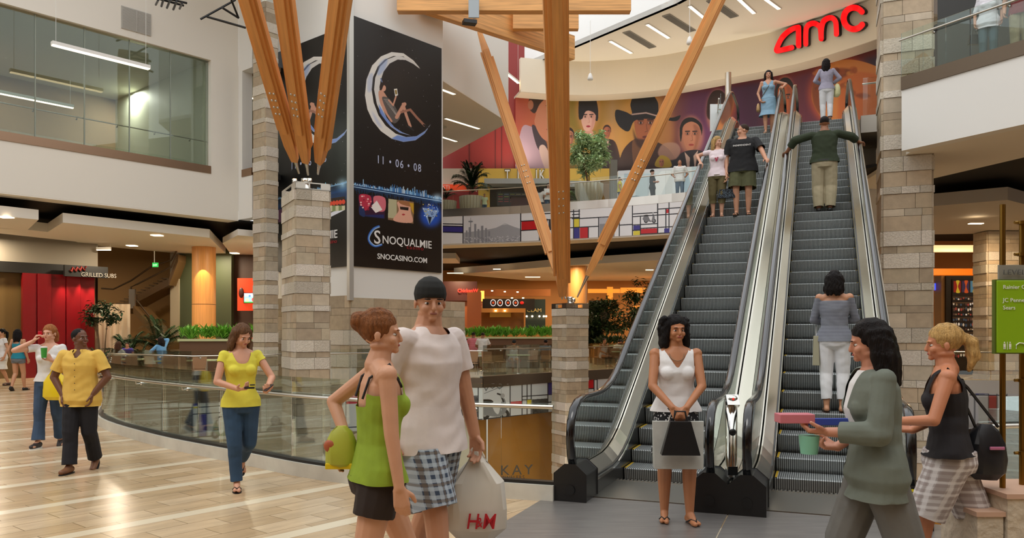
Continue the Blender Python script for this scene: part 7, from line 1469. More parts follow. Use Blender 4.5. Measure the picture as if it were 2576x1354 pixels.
        if st == 'ponytail': q.chain([g((0, -.066, .955)), g((0, -.092, .93)), g((0, -.095, .88)), g((0, -.080, hair[2] if len(hair) > 2 else .84))], [.016, .024, .024, .008])
        low = .878 if st in ('long', 'wavy', 'curly') else .900
        hcut = lambda c: (lambda d: (d[:, 1] > .026) & (d[:, 2] < .958 - .25 * np.abs(d[:, 0])) & (np.abs(d[:, 0]) < .040) | ((d[:, 1] > .0) & (d[:, 2] < .93) & (np.abs(d[:, 0]) < .034)))(loc_(c))
    if st != 'bald': finish(q, 'cap' if st == 'cap' else 'hair', cloth('cap', hc) if st == 'cap' else hairm(hc), e, H, max(vox, .007), hcut, 2, 0 if st in ('cap', 'crop') else .0009)
    e['skel'] = 0; del e['skel']
    return e, dict(A=A, L=Lg, up=up, HM=HM, H=H)
def wpos(e, p, H):                                          # point in body heights -> world
    bpy.context.view_layer.update(); return e.matrix_world @ (V(p) * H)
def tolocal(loc, face, H, P):                               # world point -> body-height frame
    a = math.radians(face); d = V(P) - V(loc); return V((d.x * math.cos(a) - d.y * math.sin(a), d.x * math.sin(a) + d.y * math.cos(a), d.z)) / H
# ---------------------------------------------------------------- who stands where
def bag(name, label, cat, loc, parts, rz=0):
    e = thing(name, label, cat, loc, rz)
    for nm, fn, m in parts: mb = MB(); fn(mb); mb.build(nm, m, e, .004)
    return e
def soft_bag(mb, w_, d_, h_, top=.7, sag=.0, n=20):          # slumped bag body hanging below the origin
    rings = []
    for f, k in ((0, .30 * top), (.12, .62 * top), (.35, .9), (.65, 1.0), (.88, .96), (1, .6)):
        rings.append([(k * w_ / 2 * math.copysign(abs(math.cos(2 * PI * i / n)) ** .6, math.cos(2 * PI * i / n)) + sag * math.sin(7 * i + 9 * f) * .3, k * d_ / 2 * math.sin(2 * PI * i / n) + sag * math.sin(5 * i + 6 * f), -f * h_) for i in range(n)])
    vs = [p for r_ in rings for p in r_]; m = len(rings); mb.add(vs, [(i * n + (k + 1) % n, i * n + k, (i + 1) * n + k, (i + 1) * n + (k + 1) % n) for i in range(m - 1) for k in range(n)], smooth=True); mb.add(rings[0], [tuple(range(n))]); mb.add(rings[-1], [tuple(range(n))[::-1]])
def strap(pts, r=.008): return lambda mb: mb.tube(pts, r, 6)
NA = None
# 1 woman on the phone, coming towards us on the left
L_ = G(124, 1124); HH = 1.76
pe, I = person('woman in a white v-neck tee with a phone at her ear and a green cup', L_, 172, HH, 'f', '#d8a184', ('ponytail', '#a8693a', .86), wrist=[(.105, .045, .865), (-.075, .15, .715)], elbow=[(.8, .1, -1), (-.6, -.5, -1)], hdir=[(-.55, -.1, 1), (.3, .5, .8)], hnor=[(-.7, -.3, -.2), (.8, -.3, .0)], curl=.9,
    foot=[(.045, .10, .045), (-.05, -.10, .06)], lift=(0, .4), head=(8, 0), top=(.45, cloth('white', '#dfdcd8'), .535, dict(neck=('v', .755, .05), sinf=.008)), bottom=('pants', cloth('denim', '#33465e', noise=.22, ns=5), 1.93, dict(flare=.022, waist=.56)), shoes=('sneaker', '#2e2624'), det=1)
q = wpos(pe, (.060, .028, .915), HH); bag('mobile_phone', 'red mobile phone at the ear of the woman in the white v-neck tee', 'phone', q, [('phone_body', lambda m: m.box((0, 0, 0), (.05, .012, .11), .3), mat('red_phone', '#c8182c', .3))])
q = wpos(pe, (-.045, .205, .775), HH); bag('paper_cup', 'green paper cup in the hand of the woman on the phone', 'cup', q, [('cup', lambda m: m.lathe([(.032, -.07), (.042, .07)], (0, 0, 0), 18), mat('green_cup', '#3f9a3a', .5)), ('cup_lid', lambda m: m.lathe([(.044, .07), (.044, .08), (.038, .09)], (0, 0, 0), 18), M_white)])
q = wpos(pe, (-.10, .13, .62), HH); bag('shopping_bag', 'yellow plastic shopping bag on the arm of the woman with the phone', 'bag', q, [('bag_body', lambda m: soft_bag(m, .36, .14, .40, .9, .012), mat('yellow_bag', '#e8c818', .35)), ('bag_handle', strap([(-.08, 0, -.03), (0, 0, .10), (.08, 0, -.03)]), mat('yellow_bag', '#e8c818'))])
q = wpos(pe, (-.125, .08, .50), HH); bag('handbag', 'small brown leather handbag below the yellow shopping bag', 'bag', q, [('bag_body', lambda m: soft_bag(m, .24, .1, .17, 1, .006), mat('brown_leather', '#6a4a34', .4))])
# 2 young man in a yellow shirt, hands in his pockets
L_ = G(203, 1186); HH = 1.70
pe, I = person('young man in a yellow shirt and black trousers with hands in his pockets', L_, 176, HH, 'm', '#6e4630', ('crop', '#14100e'), wrist=[(.100, .040, .535), (-.100, .042, .54)], elbow=[(1, -.25, .0), (-1, -.25, 0)], hdir=[(-.12, .10, -1), (.12, .10, -1)],
    foot=[(.035, .09, .045), (-.045, -.12, .07)], lift=(0, .55), head=(-62, 6), top=(.72, cloth('yellow_shirt', '#dfb654', noise=.06), .455, dict(neck=('v', .79, .03), inf=.016, sinf=.016, fl=.014, collar=1, buttons=1, wr=.0016)), bottom=('pants', cloth('black_trousers', '#17151a'), 1.95, dict(inf=.014, flare=.008, waist=.55)), shoes=('shoe', '#7a4f30'), det=2, bw=1.0)
# 3 far left visitors seen from behind
person('woman in a teal camisole and grey shorts walking away before the red wall', G(46, 983), 4, 1.74, 'f', '#c08a66', ('long', '#100c0c', .80), foot=[(.05, .08, .04), (-.04, -.10, .065)], lift=(0, .5), top=(0, cloth('teal', '#14788a'), .52, dict(neck=('strap', .76, .05, .765, .062))), bottom=('pants', cloth('grey_short', '#6a6d70'), .30, dict(waist=.56)), shoes=('shoe', '#1a1818'), det=1)
person('woman in white with a black ponytail at the left edge of the view', G(4, 972), -150, 1.76, 'f', '#c08a66', ('ponytail', '#0e0b0b', .74), foot=[(.05, .06, .04), (-.04, -.09, .06)], wrist=[(.12, .12, .60), None], top=(.4, cloth('white', '#dfdcd8'), .46, dict(neck=('v', .77, .05), inf=.014)), bottom=('skirt', cloth('offwhite_skirt', '#d8d2c4'), .30, dict(fl=.02)), shoes=('shoe', '#4a3428'), det=1)
# 4 girl in the yellow tee
L_ = G(606, 1231); HH = 1.74
pe, I = person('girl in a tight yellow tee and blue jeans looking down at her phone', L_, 152, HH, 'f', '#d0987a', ('wavy', '#6b4a30', .80), wrist=[(.035, .135, .615), (-.115, .175, .60)], elbow=[(1, -.6, -.3), (-1, -.6, -.3)], hdir=[(-.5, .8, .05), (.1, 1, .1)], hnor=[(-.1, 0, 1), (.2, 0, 1)], curl=.6,
    foot=[(.03, .045, .042), (-.04, -.21, .15)], lift=(0, 1.1), knee=[(.1, 1, 0), (-.05, 1, 0)], head=(-22, -20), top=(.30, cloth('yellow_tee', '#e0d548', noise=.05), .50, dict(neck=('scoop', .762, .052), inf=.006, fl=.003)), bottom=('pants', cloth('blue_denim', '#2c4660', noise=.22, ns=5), 1.93, dict(inf=.007, flare=.006, waist=.53)), shoes=('flipflop', '#1a1614'), det=2)
q = wpos(pe, (-.015, .205, .625), HH); bag('mobile_phone', 'black flip phone in the hand of the girl in the yellow tee', 'phone', q, [('phone_body', lambda m: (m.box((0, 0, 0), (.10, .05, .018), .3), m.box((.03, 0, .03), (.05, .048, .012), .3)), M_black)])
q = wpos(pe, (-.115, .245, .625), HH); bag('music_player', 'slim dark pocket device in the left hand of the girl in the yellow tee', 'device', q, [('device_body', lambda m: m.box((0, 0, 0), (.05, .11, .012), -.5, 0, None, Matrix.Rotation(-.6, 3, 'Z') @ Matrix.Rotation(.6, 3, 'X')), mat('dark_device', '#2a2024', .3))])
# 5 woman in a green top, foreground
HH = 1.77; L_ = V(((950 - CXP) / F * 4.1, 4.1, 0))
pe, I = person('woman in a lime green top and dark brown shorts with her hair in a bun', L_, 68, HH, 'f', '#d09a78', ('bun', '#8a5630'), wrist=[(.150, .035, .43), (-.10, -.07, .60)], elbow=[(.5, -1, 0), (-.8, -.6, 0)], hdir=[(0, .15, -1), (.2, -.6, -1)], foot=[(.05, -.16, .07), (-.05, .18, .04)], lift=(.6, 0), lean=2, head=(18, 2),
    top=(0, cloth('lime', '#8ea62a', noise=.1), .50, dict(neck=('strap', .745, .058, .72, .064), inf=.009, fl=.012)), bottom=('pants', cloth('dark_brown_shorts', '#2c2019'), .48, dict(inf=.015, waist=.54)), shoes=('flipflop', '#2a2018'), det=2)
up = I['up']; mb = MB()
for s in (1, -1): mb.tube([up((s * .058, .05, .775)) * HH, up((s * .062, .010, .842)) * HH, up((s * .055, -.045, .80)) * HH, up((s * .05, -.062, .74)) * HH], .007, 6)
mb.build('shoulder_straps', mat('black_strap', '#1d1a18', .6), pe)
q = wpos(pe, (-.06, -.095, .655), HH); bag('shopping_bag', 'yellow and green printed bag behind the woman in the lime green top', 'bag', q, [('bag_body', lambda m: soft_bag(m, .17, .12, .22, 1, .008), mat('lime_bag', '#b0b43a', .5)), ('red_print', lambda m: m.ball((-.05, -.04, -.10), .035, 7, sc=(1, .5, 1)), mat('rust_print', '#b05a34', .5)), ('yellow_base', lambda m: m.box((0, 0, -.205), (.15, .10, .03)), mat('yellow_bag', '#e8c818'))])
# 6 tall man in a beanie
HH = 1.98; L_ = V(((1082 - CXP) / F * 4.85, 4.85, 0))
pe, I = person('tall man in a black beanie, pale tee and blue plaid shorts carrying a plastic bag', L_, 128, HH, 'm', '#c48e6e', ('cap', '#14140f'), wrist=[(.15, -.03, .52), (-.185, .035, .455)], elbow=[(.6, -1, 0), (-.7, -1, 0)], hdir=[(0, .1, -1), (-.05, .1, -1)], foot=[(.06, .14, .04), (-.05, -.14, .06)], lift=(0, .5), head=(34, -5),
    top=(.62, cloth('pale_tee', '#dccfc8', noise=.05), .465, dict(inf=.014, sinf=.014, fl=.012, wr=.0014)), bottom=('pants', pattern('blue_plaid', 'plaid', '#39465a', '#b9c4cc', '#6a5a48', 7), .93, dict(inf=.020, kinf=.014, waist=.53)), shoes=('sneaker', '#c8c4bc'), det=2, bw=1.0)
wr = I['A'][1]; q = pe.matrix_world if False else None; bpy.context.view_layer.update(); q = wpos(pe, tuple(wr[2] + wr[3] * .055), HH)
hb = bag('plastic_bag', 'big white plastic carrier bag with red lettering in the hand of the tall man', 'bag', q, [('bag_body', lambda m: (soft_bag(m, .40, .22, .56, .5, .02),), mat('translucent_plastic', '#d9d2c4', .4)), ('bag_handle', strap([(-.05, 0, -.04), (-.02, 0, .02), (.02, 0, .02), (.05, 0, -.04)], .010), mat('translucent_plastic', '#d9d2c4'))], 0)
for s_, x, z, h in (('H', -.05, -.47, .095), ('&', .01, -.46, .06), ('M', .05, -.47, .095)): hpar(text(s_, h, q + V((x - .01, -.128, z)), (1, -.05, 0), (.15, 0, 1), mat('red_print_letters', '#c01a28', .5), 'lettering', None, .003, 'LEFT', .8, .01), hb)
# 7 woman at the foot of the left escalator
L_ = G(1700, 1312); HH = 1.80
pe, I = person('curly dark-haired woman in a white sleeveless top at the foot of the left escalator', L_, 184, HH, 'f', '#b3764e', ('curly', '#120d0c', .845), wrist=[(.035, .145, .565), (-.030, .145, .565)], elbow=[(1, -.3, -.2), (-1, -.3, -.2)], hdir=[(-.45, .35, -.8), (.45, .35, -.8)], hnor=[(-.2, -1, 0), (.2, -1, 0)], curl=.9,
    foot=[(.055, .0, .042), (-.06, .045, .042)], foot_yaw=(6, -16), head=(-14, 0), top=(0, cloth('white_top', '#e4e2e0', noise=.04), .535, dict(neck=('v', .745, .058, .81, .082), inf=.008, fl=.010)), bottom=('skirt', pattern('black_white_skirt', 'dots', '#16161a', '#c9c9c9', None, 42), .33, dict(fl=.004)), shoes=('flipflop', '#14110f'), det=2)
up = I['up']; mb = MB(); mb.tube([up((.035 * math.cos(a), .036 + .030 * math.sin(a) * 1, .815 - .035 * math.sin(a))) * HH for a in [PI * k / 10 for k in range(11)]], .004, 5); mb.build('necklace', mat('amber_beads', '#8a6a4a', .4), pe)
q = wpos(pe, (.005, .185, .535), HH); hbg = bag('handbag', 'black leather handbag held in front of the white paper bag at the escalator foot', 'bag', q, [('bag_body', lambda m: (m.hexa([(-.16, -.05, -.33), (.16, -.05, -.33), (.16, .05, -.33), (-.16, .05, -.33)], [(-.085, -.03, -.05), (.085, -.03, -.05), (.085, .03, -.05), (-.085, .03, -.05)]),), mat('black_leather', '#17181a', .32)), ('bag_handle', strap([(-.06, 0, -.07), (-.04, 0, .03), (.04, 0, .03), (.06, 0, -.07)], .010), mat('black_leather', '#17181a'))], -.05)
q = wpos(pe, (.006, .115, .50), HH); pb = bag('paper_bag', 'large white and silver paper shopping bag behind the black handbag', 'bag', q, [('bag_body', lambda m: m.hexa([(-.205, -.055, -.40), (.205, -.055, -.40), (.205, .055, -.40), (-.205, .055, -.40)], [(-.215, -.015, 0), (.215, -.015, 0), (.215, .015, 0), (-.215, .015, 0)]), mat('silver_paper', '#c9cac2', .3, .25, noise=.12, nscale=6)), ('bag_handle', strap([(-.08, 0, 0), (-.04, 0, .10), (.04, 0, .10), (.08, 0, 0)], .005), M_white)], -.05)
# 8 woman in the grey suit, foreground right
HH = 1.72; L_ = V(((2205 - CXP) / F * 4.35, 4.35, 0))
pe, I = person('dark-haired woman in a grey-green trouser suit walking left', L_, 276, HH, 'f', '#c4876a', ('long', '#17100e', .79), wrist=[(.07, .10, .58), (-.06, .17, .645)], elbow=[(.6, -1, -.2), (-.7, -1, -.4)], hdir=[(-.1, 1, .1), (.2, 1, .02)], hnor=[(-.3, 0, 1), (.2, 0, 1)], foot=[(.05, .15, .04), (-.05, -.17, .07)], lift=(0, .6), lean=3, head=(14, -5), curl=.7,
    top=(1.75, cloth('grey_green_blazer', '#6c7266'), .435, dict(name='blazer', neck=('v', .66, .040), inf=.020, sinf=.012, fl=.012)), bottom=('pants', cloth('grey_trousers', '#6e6c66'), 1.97, dict(inf=.016, flare=.02, kinf=.008, waist=.56)), shoes=('shoe', '#1a1614'), det=2, bw=1.02)
q_ = Shell(); 
sb = wpos(pe, (-.03, .255, .66), HH)
bag('wallet', 'pink wallet in the outstretched hand of the woman in the grey suit', 'wallet', sb + V((-.02, -.02, .045)), [('wallet_body', lambda m: m.box((0, 0, 0), (.19, .10, .05)), mat('pink_wallet', '#c8727c', .5))])
bag('paper_cup', 'mint green box cup below the hand of the woman in the grey suit', 'cup', sb + V((.06, -.02, -.10)), [('cup', lambda m: m.lathe([(.045, -.05), (.055, .05)], (0, 0, 0), 18), mat('mint_cup', '#7fc0a4', .5))])
bag('folder', 'blue folder held under the arm of the woman in the grey suit', 'folder', sb + V((.20, .02, .02)), [('folder_cover', lambda m: m.box((0, 0, 0), (.32, .02, .04)), mat('blue_folder', '#3a50a8', .5))])
sh_ = Shell(); sh_.loft([(.52, .085, .065, 0, .010), (.62, .078, .060, 0, .012), (.72, .088, .078, 0, .012), (.80, .080, .060, 0, .006), (.84, .04, .04, 0, 0)], I['up']); finish(sh_, 'white_blouse', cloth('white', '#dfdcd8'), pe, HH, .008, None, 2)
# 9 blonde woman in a black tank top
HH = 1.70; L_ = V(((2388 - CXP) / F * 4.9, 4.9, 0))
pe, I = person('blonde woman with a ponytail in a black tank top and checked shorts', L_, 296, HH, 'f', '#c8835e', ('ponytail', '#c9a062', .83), wrist=[(.06, .12, .60), (-.07, .17, .645)], elbow=[(.8, -.6, -.5), (-.9, -.5, -.6)], hdir=[(-.3, 1, .1), (.4, 1, .15)], hnor=[(-.3, 0, 1), (.3, 0, 1)], foot=[(.055, -.19, .07), (-.05, .15, .04)], lift=(.7, 0), lean=3, head=(-4, 0), curl=.8,
    top=(0, cloth('black_tank', '#191416'), .525, dict(neck=('tank', .755, .048, .80, .070), inf=.010, fl=.024)), bottom=('pants', pattern('grey_check', 'plaid', '#cfc8c4', '#9a8a84', '#e8e2de', 8), .94, dict(inf=.020, kinf=.010, waist=.55)), shoes=('sneaker', '#b8b4ac'), det=2, bw=1.06)
q = wpos(pe, (.03, -.115, .64), HH); SP = wpos(pe, tuple(I['A'][1][0] + V((.02, 0, .03))), HH) - q; bag('shoulder_bag', 'black shoulder bag with pink trim behind the blonde woman', 'bag', q, [('bag_body', lambda m: soft_bag(m, .24, .17, .34, 1, .012), mat('black_nylon', '#17171b', .4)), ('pink_trim', lambda m: m.box((.02, -.09, -.14), (.09, .01, .02)), mat('pink_trim', '#b86a8a', .5)), ('bag_strap', strap([(-.06, 0, -.02), SP * .6 + V((-.03, 0, .03)), SP, SP * .6 + V((.03, 0, .02)), (.08, 0, -.02)], .010), mat('black_nylon', '#17171b'))])
# 10..15 riders on the escalators
def step_z(s): k = math.floor((s - 2.03) / .4 + 1e-6); return zn(2.03 + k * .4)
def on_step(esc, px, py):                                    # tread nearest to the sight line of the feet
    best = None
    for k in range(-2, 36):
        s = 2.03 + k * .4 + .2; c = ESC - (R_ * GAP if esc else V((0, 0, 0))) + U * s; z = zn(2.03 + k * .4); y = HYP - F * (z - EYE) / c.y
        if best is None or abs(y - py) < best[0]: best = (abs(y - py), s, z)
    s, z = best[1:]; c = ESC - (R_ * GAP if esc else V((0, 0, 0))) + U * s; t = t_at(px, c, R_); p = c + R_ * t; p.z = z; return p, s, t
PD = math.degrees(PSI)
L_, s_, t_ = on_step(0, 2074, 528); HH = 1.86
def rail_pt(esc, side, s): c = ESC - (R_ * GAP if esc else V((0, 0, 0))) + U * s + R_ * (side * .66); c.z = zn(s) + 1.02 + .045; return c
wr_ = [tolocal(L_, PD, HH, rail_pt(0, 1, s_ + .40)), tolocal(L_, PD, HH, rail_pt(0, -1, s_ + .15))]
person('man in a dark green shirt and khaki trousers riding up the right escalator', L_, PD, HH, 'm', '#8a5a3c', ('crop', '#1a1210'), wrist=wr_, elbow=[(1, -.3, .3), (-1, -.3, .3)], hdir=[(.7, .8, .1), (-.5, .9, .0)], hnor=[(0, 0, -1), (0, 0, -1)], foot=[(.055, -.01, .045), (-.055, -.01, .045)],
    top=(1.55, cloth('dark_green', '#26301a'), .515, dict(inf=.018, sinf=.014, fl=.012, collar=1)), bottom=('pants', cloth('khaki', '#a09478'), 1.95, dict(inf=.020, kinf=.008, waist=.555, belt=1)), shoes=('shoe', '#14110f'), det=1, bw=1.08)
L_, s_, t_ = on_step(0, 2099, 1030); HH = 1.72
pe, I = person('woman in a grey striped top and white cropped trousers on the right escalator', L_, PD + 4, HH, 'f', '#c08a68', ('long', '#16100f', .835), wrist=[(.0, .11, .64), (-.02, .12, .63)], elbow=[(1, -.2, -.5), (-1, -.5, -.5)], hdir=[(-1, .3, .1), (1, .3, .1)], foot=[(.05, 0, .042), (-.05, -.02, .042)],
    top=(1.9, pattern('grey_stripes', 'stripe', '#9a9ea8', '#4a4e58', None, 32), .50, dict(neck=('off', .80, .09, .79), inf=.010, sinf=.006, fl=.006)), bottom=('pants', cloth('white_trousers', '#e6e6e8', noise=.04), 1.80, dict(inf=.010, waist=.56)), shoes=('flipflop', '#3a2a20'), det=1)
q = wpos(pe, (-.125, .05, .54), HH); bag('shopping_bag', 'beige paper bag carried at the left side of the woman in stripes', 'bag', q, [('bag_body', lambda m: m.hexa([(-.04, -.16, -.36), (.04, -.16, -.36), (.04, .16, -.36), (-.04, .16, -.36)], [(-.03, -.16, 0), (.03, -.16, 0), (.03, .16, 0), (-.03, .16, 0)]), mat('beige_paper', '#a8a48a', .6)), ('bag_handle', strap([(0, -.06, 0), (0, 0, .12), (0, .06, 0)], .005), M_white)], -PSI)
L_, s_, t_ = on_step(1, 1805, 538); HH = 1.66; FA = PD + 180
pe, I = person('blonde woman in a pale pink tee and olive cropped trousers on the left escalator', L_, FA, HH, 'f', '#cf9c80', ('long', '#b8955e', .81), wrist=[tolocal(L_, FA, HH, rail_pt(1, -1, s_ - .05)), (-.115, .05, .47)], elbow=[(1, -.6, .2), (-.5, -1, 0)], hnor=[(0, 0, -1), (1, .3, 0)], foot=[(.05, .02, .042), (-.05, .02, .042)], head=(-52, 0),
    top=(.45, cloth('pale_pink', '#e0d0d4', noise=.04), .50, dict(inf=.008, sinf=.008)), bottom=('pants', cloth('olive_capri', '#5a4f2e'), 1.45, dict(inf=.012, waist=.55, flare=.004)), shoes=('flipflop', '#8a7060'), det=1)
for c, r_ in (((.0, .115, .70), .014), ((.015, .113, .715), .010), ((-.012, .113, .722), .009), ((.005, .112, .685), .010)): mb = MB().ball(V((c[0], .083, c[2])) * HH, r_ * HH, 5, sc=(1, .25, 1)); mb.build('tee_print', mat('berry_print', '#a8304c', .6), pe)
wr = I['A'][1]; q = wpos(pe, tuple(wr[2] + wr[3] * .055), HH); bag('handbag', 'small black speckled handbag with tan handles held by the blonde escalator rider', 'bag', q, [('bag_body', lambda m: (m.hexa([(-.17, -.05, -.36), (.17, -.05, -.36), (.17, .05, -.36), (-.17, .05, -.36)], [(-.14, -.04, -.18), (.14, -.04, -.18), (.14, .04, -.18), (-.14, .04, -.18)]),), pattern('speckled_black', 'dots', '#16141a', '#7a90a0', None, 70)), ('bag_handle', strap([(-.09, 0, -.18), (-.04, 0, .0), (.04, 0, .0), (.09, 0, -.18)], .010), mat('tan_leather', '#b08a5a', .5))], -PSI)
L_, s_, t_ = on_step(1, 1868, 538); HH = 1.86
pe, I = person('heavy man in a black tee and olive shorts on the left escalator', L_, FA, HH, 'm', '#c48e70', ('crop', '#3a2a1e'), wrist=[(.16, .02, .50), tolocal(L_, FA, HH, rail_pt(1, 1, s_ - .35))], elbow=[(1, -.6, 0), (-1, -.5, .2)], hdir=[NA, (-.3, 1, -.2)], hnor=[NA, (0, 0, -1)], foot=[(.06, .03, .045), (-.06, .0, .045)], head=(72, 2),
    top=(.85, cloth('black_tee', '#141416'), .475, dict(inf=.022, sinf=.020, fl=.014)), bottom=('pants', cloth('olive_shorts', '#4a4a2c'), .92, dict(inf=.026, kinf=.022, waist=.55)), shoes=('sandal', '#1a1512'), det=1, bw=1.16)
bpy.context.view_layer.update(); o = text('INDEPENDENT', .032, V((-.0, 0, 0)), (-1, 0, 0), (-.08, -.18, 1), mat('tee_white_print', '#d8d4d0', .6), 'tee_lettering', None, .003, 'CENTER', 1.1, .01); o.parent = pe; o.location = (.0, .170, 1.385)
L_, s_, t_ = on_step(1, 1933, 340); HH = 1.68
pe, I = person('woman in a light blue knee-length dress near the top of the left escalator', L_, FA, HH, 'f', '#c08a6c', ('wavy', '#1c1210', .80), wrist=[(.115, .05, .52), tolocal(L_, FA, HH, rail_pt(1, 1, s_ - .1))], elbow=[(1, -.6, 0), (-1, -.4, .1)], hdir=[(-.6, .5, -.6), (-.2, 1, -.1)], foot=[(.035, .04, .042), (-.045, -.05, .05)],
    top=(0, cloth('light_blue_dress', '#7f9fb4', noise=.08), .55, dict(name='dress_bodice', neck=('v', .75, .05, .80, .075), inf=.009)), bottom=('skirt', cloth('light_blue_dress', '#7f9fb4'), .28, dict(name='dress_skirt', fl=.03, waist=.585, inf=.012)), shoes=('sandal', '#c8c0b0'), det=1)
mb = MB(); mb.tube([V((-.07, .01, .83)) * HH, V((0, .085, .72)) * HH, V((.10, .03, .58)) * HH], .008, 5); mb.build('bag_strap', mat('brown_strap', '#5a4a30', .5), pe)
q = wpos(pe, (.15, -.01, .50), HH); bag('shoulder_bag', 'small tan bag at the hip of the woman in the blue dress', 'bag', q, [('bag_body', lambda m: soft_bag(m, .10, .2, .22, 1), mat('tan_leather', '#b08a5a'))], -PSI)
L_, s_, t_ = on_step(0, 2087, 303); L_ = ESC + U * (STOP + .35) + R_ * .12; L_.z = zn(STOP + .2); HH = 1.66
pe, I = person('woman in a lilac cardigan and white trousers at the top of the right escalator', L_, PD - 8, HH, 'f', '#b07a5c', ('long', '#17100e', .79), wrist=[(.10, .10, .62), (-.06, .12, .63)], elbow=[(1, -.5, -.3), (-1, -.5, -.3)], foot=[(.05, 0, .042), (-.05, .03, .042)], head=(40, 0),
    top=(1.8, cloth('lilac', '#a09cae'), .50, dict(name='cardigan', inf=.012, sinf=.008)), bottom=('pants', cloth('white_trousers', '#e6e6e8'), 1.9, dict(inf=.012)), shoes=('shoe', '#6a5a4a'), det=1)
q = wpos(pe, (.16, .04, .60), HH); bag('shopping_bag', 'white bag with yellow print beside the woman in the lilac cardigan', 'bag', q, [('bag_body', lambda m: soft_bag(m, .16, .25, .34, 1, .006), mat('white_yellow_bag', '#d0cc9a', .5))])
# 16.. people on the upper floors
b0 = BP(.6, .9); 
def bal(px, off, z=L2): o = BP(0, off); t = t_at(px, o, bd); p = o + bd * t; p.z = z; return p
pe, I = person('person in a white shirt and pale jeans behind the upper right railing', bal(2486, .75), 212, 1.70, 'f', '#c08a6c', ('long', '#3a2a1e', .8), top=(.9, cloth('white_shirt', '#d8d6dc'), .44, dict(inf=.016, fl=.012)), bottom=('pants', cloth('grey_blue_jeans', '#5f7480'), 1.95, dict(inf=.012)), shoes=('shoe', '#2a2a2a'), det=1)
q = wpos(pe, (.15, .02, .42), 1.7); bag('handbag', 'black handbag hanging beside the person in grey-blue jeans', 'bag', q, [('bag_body', lambda m: m.hexa([(-.13, -.05, -.26), (.13, -.05, -.26), (.13, .05, -.26), (-.13, .05, -.26)], [(-.08, -.03, -.05), (.08, -.03, -.05), (.08, .03, -.05), (-.08, .03, -.05)]), mat('black_leather', '#17181a')), ('bag_handle', strap([(-.05, 0, -.05), (0, 0, .12), (.05, 0, -.05)], .008), mat('black_leather', '#17181a'))])
person('person in khaki trousers behind the upper right railing at the edge of the view', bal(2568, .8), 215, 1.78, 'm', '#c08a6c', ('short', '#3a2a1e'), top=(.6, cloth('dark_red_shirt', '#7a2a2c'), .47, {}), bottom=('pants', cloth('khaki', '#a09478'), 1.95, dict(inf=.018)), shoes=('shoe', '#2a2a2a'), det=1)
def up2(px, d): p = W(px, 500, d); p.z = L2; return p
person('man in a white shirt and jeans leaning at the upper balcony railing', up2(1710, 34.0), 190, 1.78, 'm', '#b07a5c', ('crop', '#2a1c14'), wrist=[(.15, .10, .58), (-.15, .10, .58)], top=(1.2, cloth('white', '#dfdcd8'), .46, dict(inf=.018)), bottom=('pants', cloth('blue_denim', '#2c4660'), 1.95, {}), shoes=('shoe', '#2a2a2a'), det=0)
person('child in a yellow tee standing behind the upper balcony railing', up2(1559, 35.6), 90, 1.35, 'm', '#b07a5c', ('crop', '#2a1c14'), top=(.6, cloth('yellow_kid', '#e0d030'), .48, dict(inf=.016)), bottom=('pants', cloth('blue_denim', '#2c4660'), 1.9, {}), det=0)
person('woman in black and white before the pale blue shop front on the upper floor', up2(1641, 35.6), 120, 1.68, 'f', '#b07a5c', ('cap', '#2a2c30'), wrist=[(.04, .12, .66), (-.04, .12, .66)], top=(1.5, cloth('black_tee', '#141416'), .46, dict(inf=.014)), bottom=('pants', cloth('black_trousers', '#17151a'), 1.9, {}), det=0)
person('woman with long dark hair in white waiting in front of the yellow shop', up2(1359, 39.5), 20, 1.66, 'f', '#b07a5c', ('long', '#17100e', .80), top=(.6, cloth('white', '#dfdcd8'), .5, {}), bottom=('pants', cloth('blue_denim', '#2c4660'), 1.9, {}), det=0)
person('woman with folded arms in a white cardigan beside the thick strut on the upper floor', up2(1379, 38.9), 165, 1.7, 'f', '#b07a5c', ('long', '#2a1c14', .80), wrist=[(-.03, .11, .68), (.03, .12, .67)], elbow=[(1, -.3, -.4), (-1, -.3, -.4)], top=(1.8, cloth('white', '#dfdcd8'), .5, {}), bottom=('pants', cloth('blue_denim', '#2c4660'), 1.9, {}), det=0)
person('small child behind the steel edge of the upper balcony, right of the palm', up2(1219, 38.2), 170, 1.05, 'm', '#a8704c', ('short', '#2a1c14'), top=(.6, cloth('pale_green', '#b8c4a0'), .48, {}), bottom=('pants', cloth('blue_denim', '#2c4660'), 1.9, {}), det=0)
# seated people
def seated(label, px, d, face, H, sex, sk, hair, top, bottom, wrist=None, head=(0, 0), sh=.46, lean=8):
    loc = on0(px, d); zf = (sh + .07) / H; pz = zf - .52
    return person(label, loc, face, H, sex, sk, hair, wrist=wrist or [(.09, .20, .50 + pz + .10), (-.09, .20, .50 + pz + .10)], foot=[(.06, .23, .045), (-.06, .25, .045)], knee=[(.1, .6, 1), (-.1, .6, 1)], elbow=[(1, -.5, -.4), (-1, -.5, -.4)], lean=lean, head=head, top=top, bottom=bottom, det=0, pz=pz, shoes=None)
seated('seated person in a white tank and bright red shorts at a middle table', 1292, 32.9, 168, 1.72, 'f', '#b07850', ('cap', '#22221f'), (0, cloth('white_tank', '#d8d6d2'), .50, dict(neck=('tank', .75, .05, .79, .07), fl=.01)), ('pants', cloth('bright_red', '#c4121c'), .75, dict(inf=.03, kinf=.02)), wrist=[(.06, .16, .62), (-.10, .16, .60)], head=(15, -20))
seated('person in a grey tee seated with the back to us beside the short pillar', 1372, 33.4, 15, 1.72, 'm', '#8a5a40', ('short', '#17100e'), (.7, cloth('grey_tee', '#8e979c'), .48, dict(inf=.016)), ('pants', cloth('grey_blue_jeans', '#5f7480'), 1.9, {}))
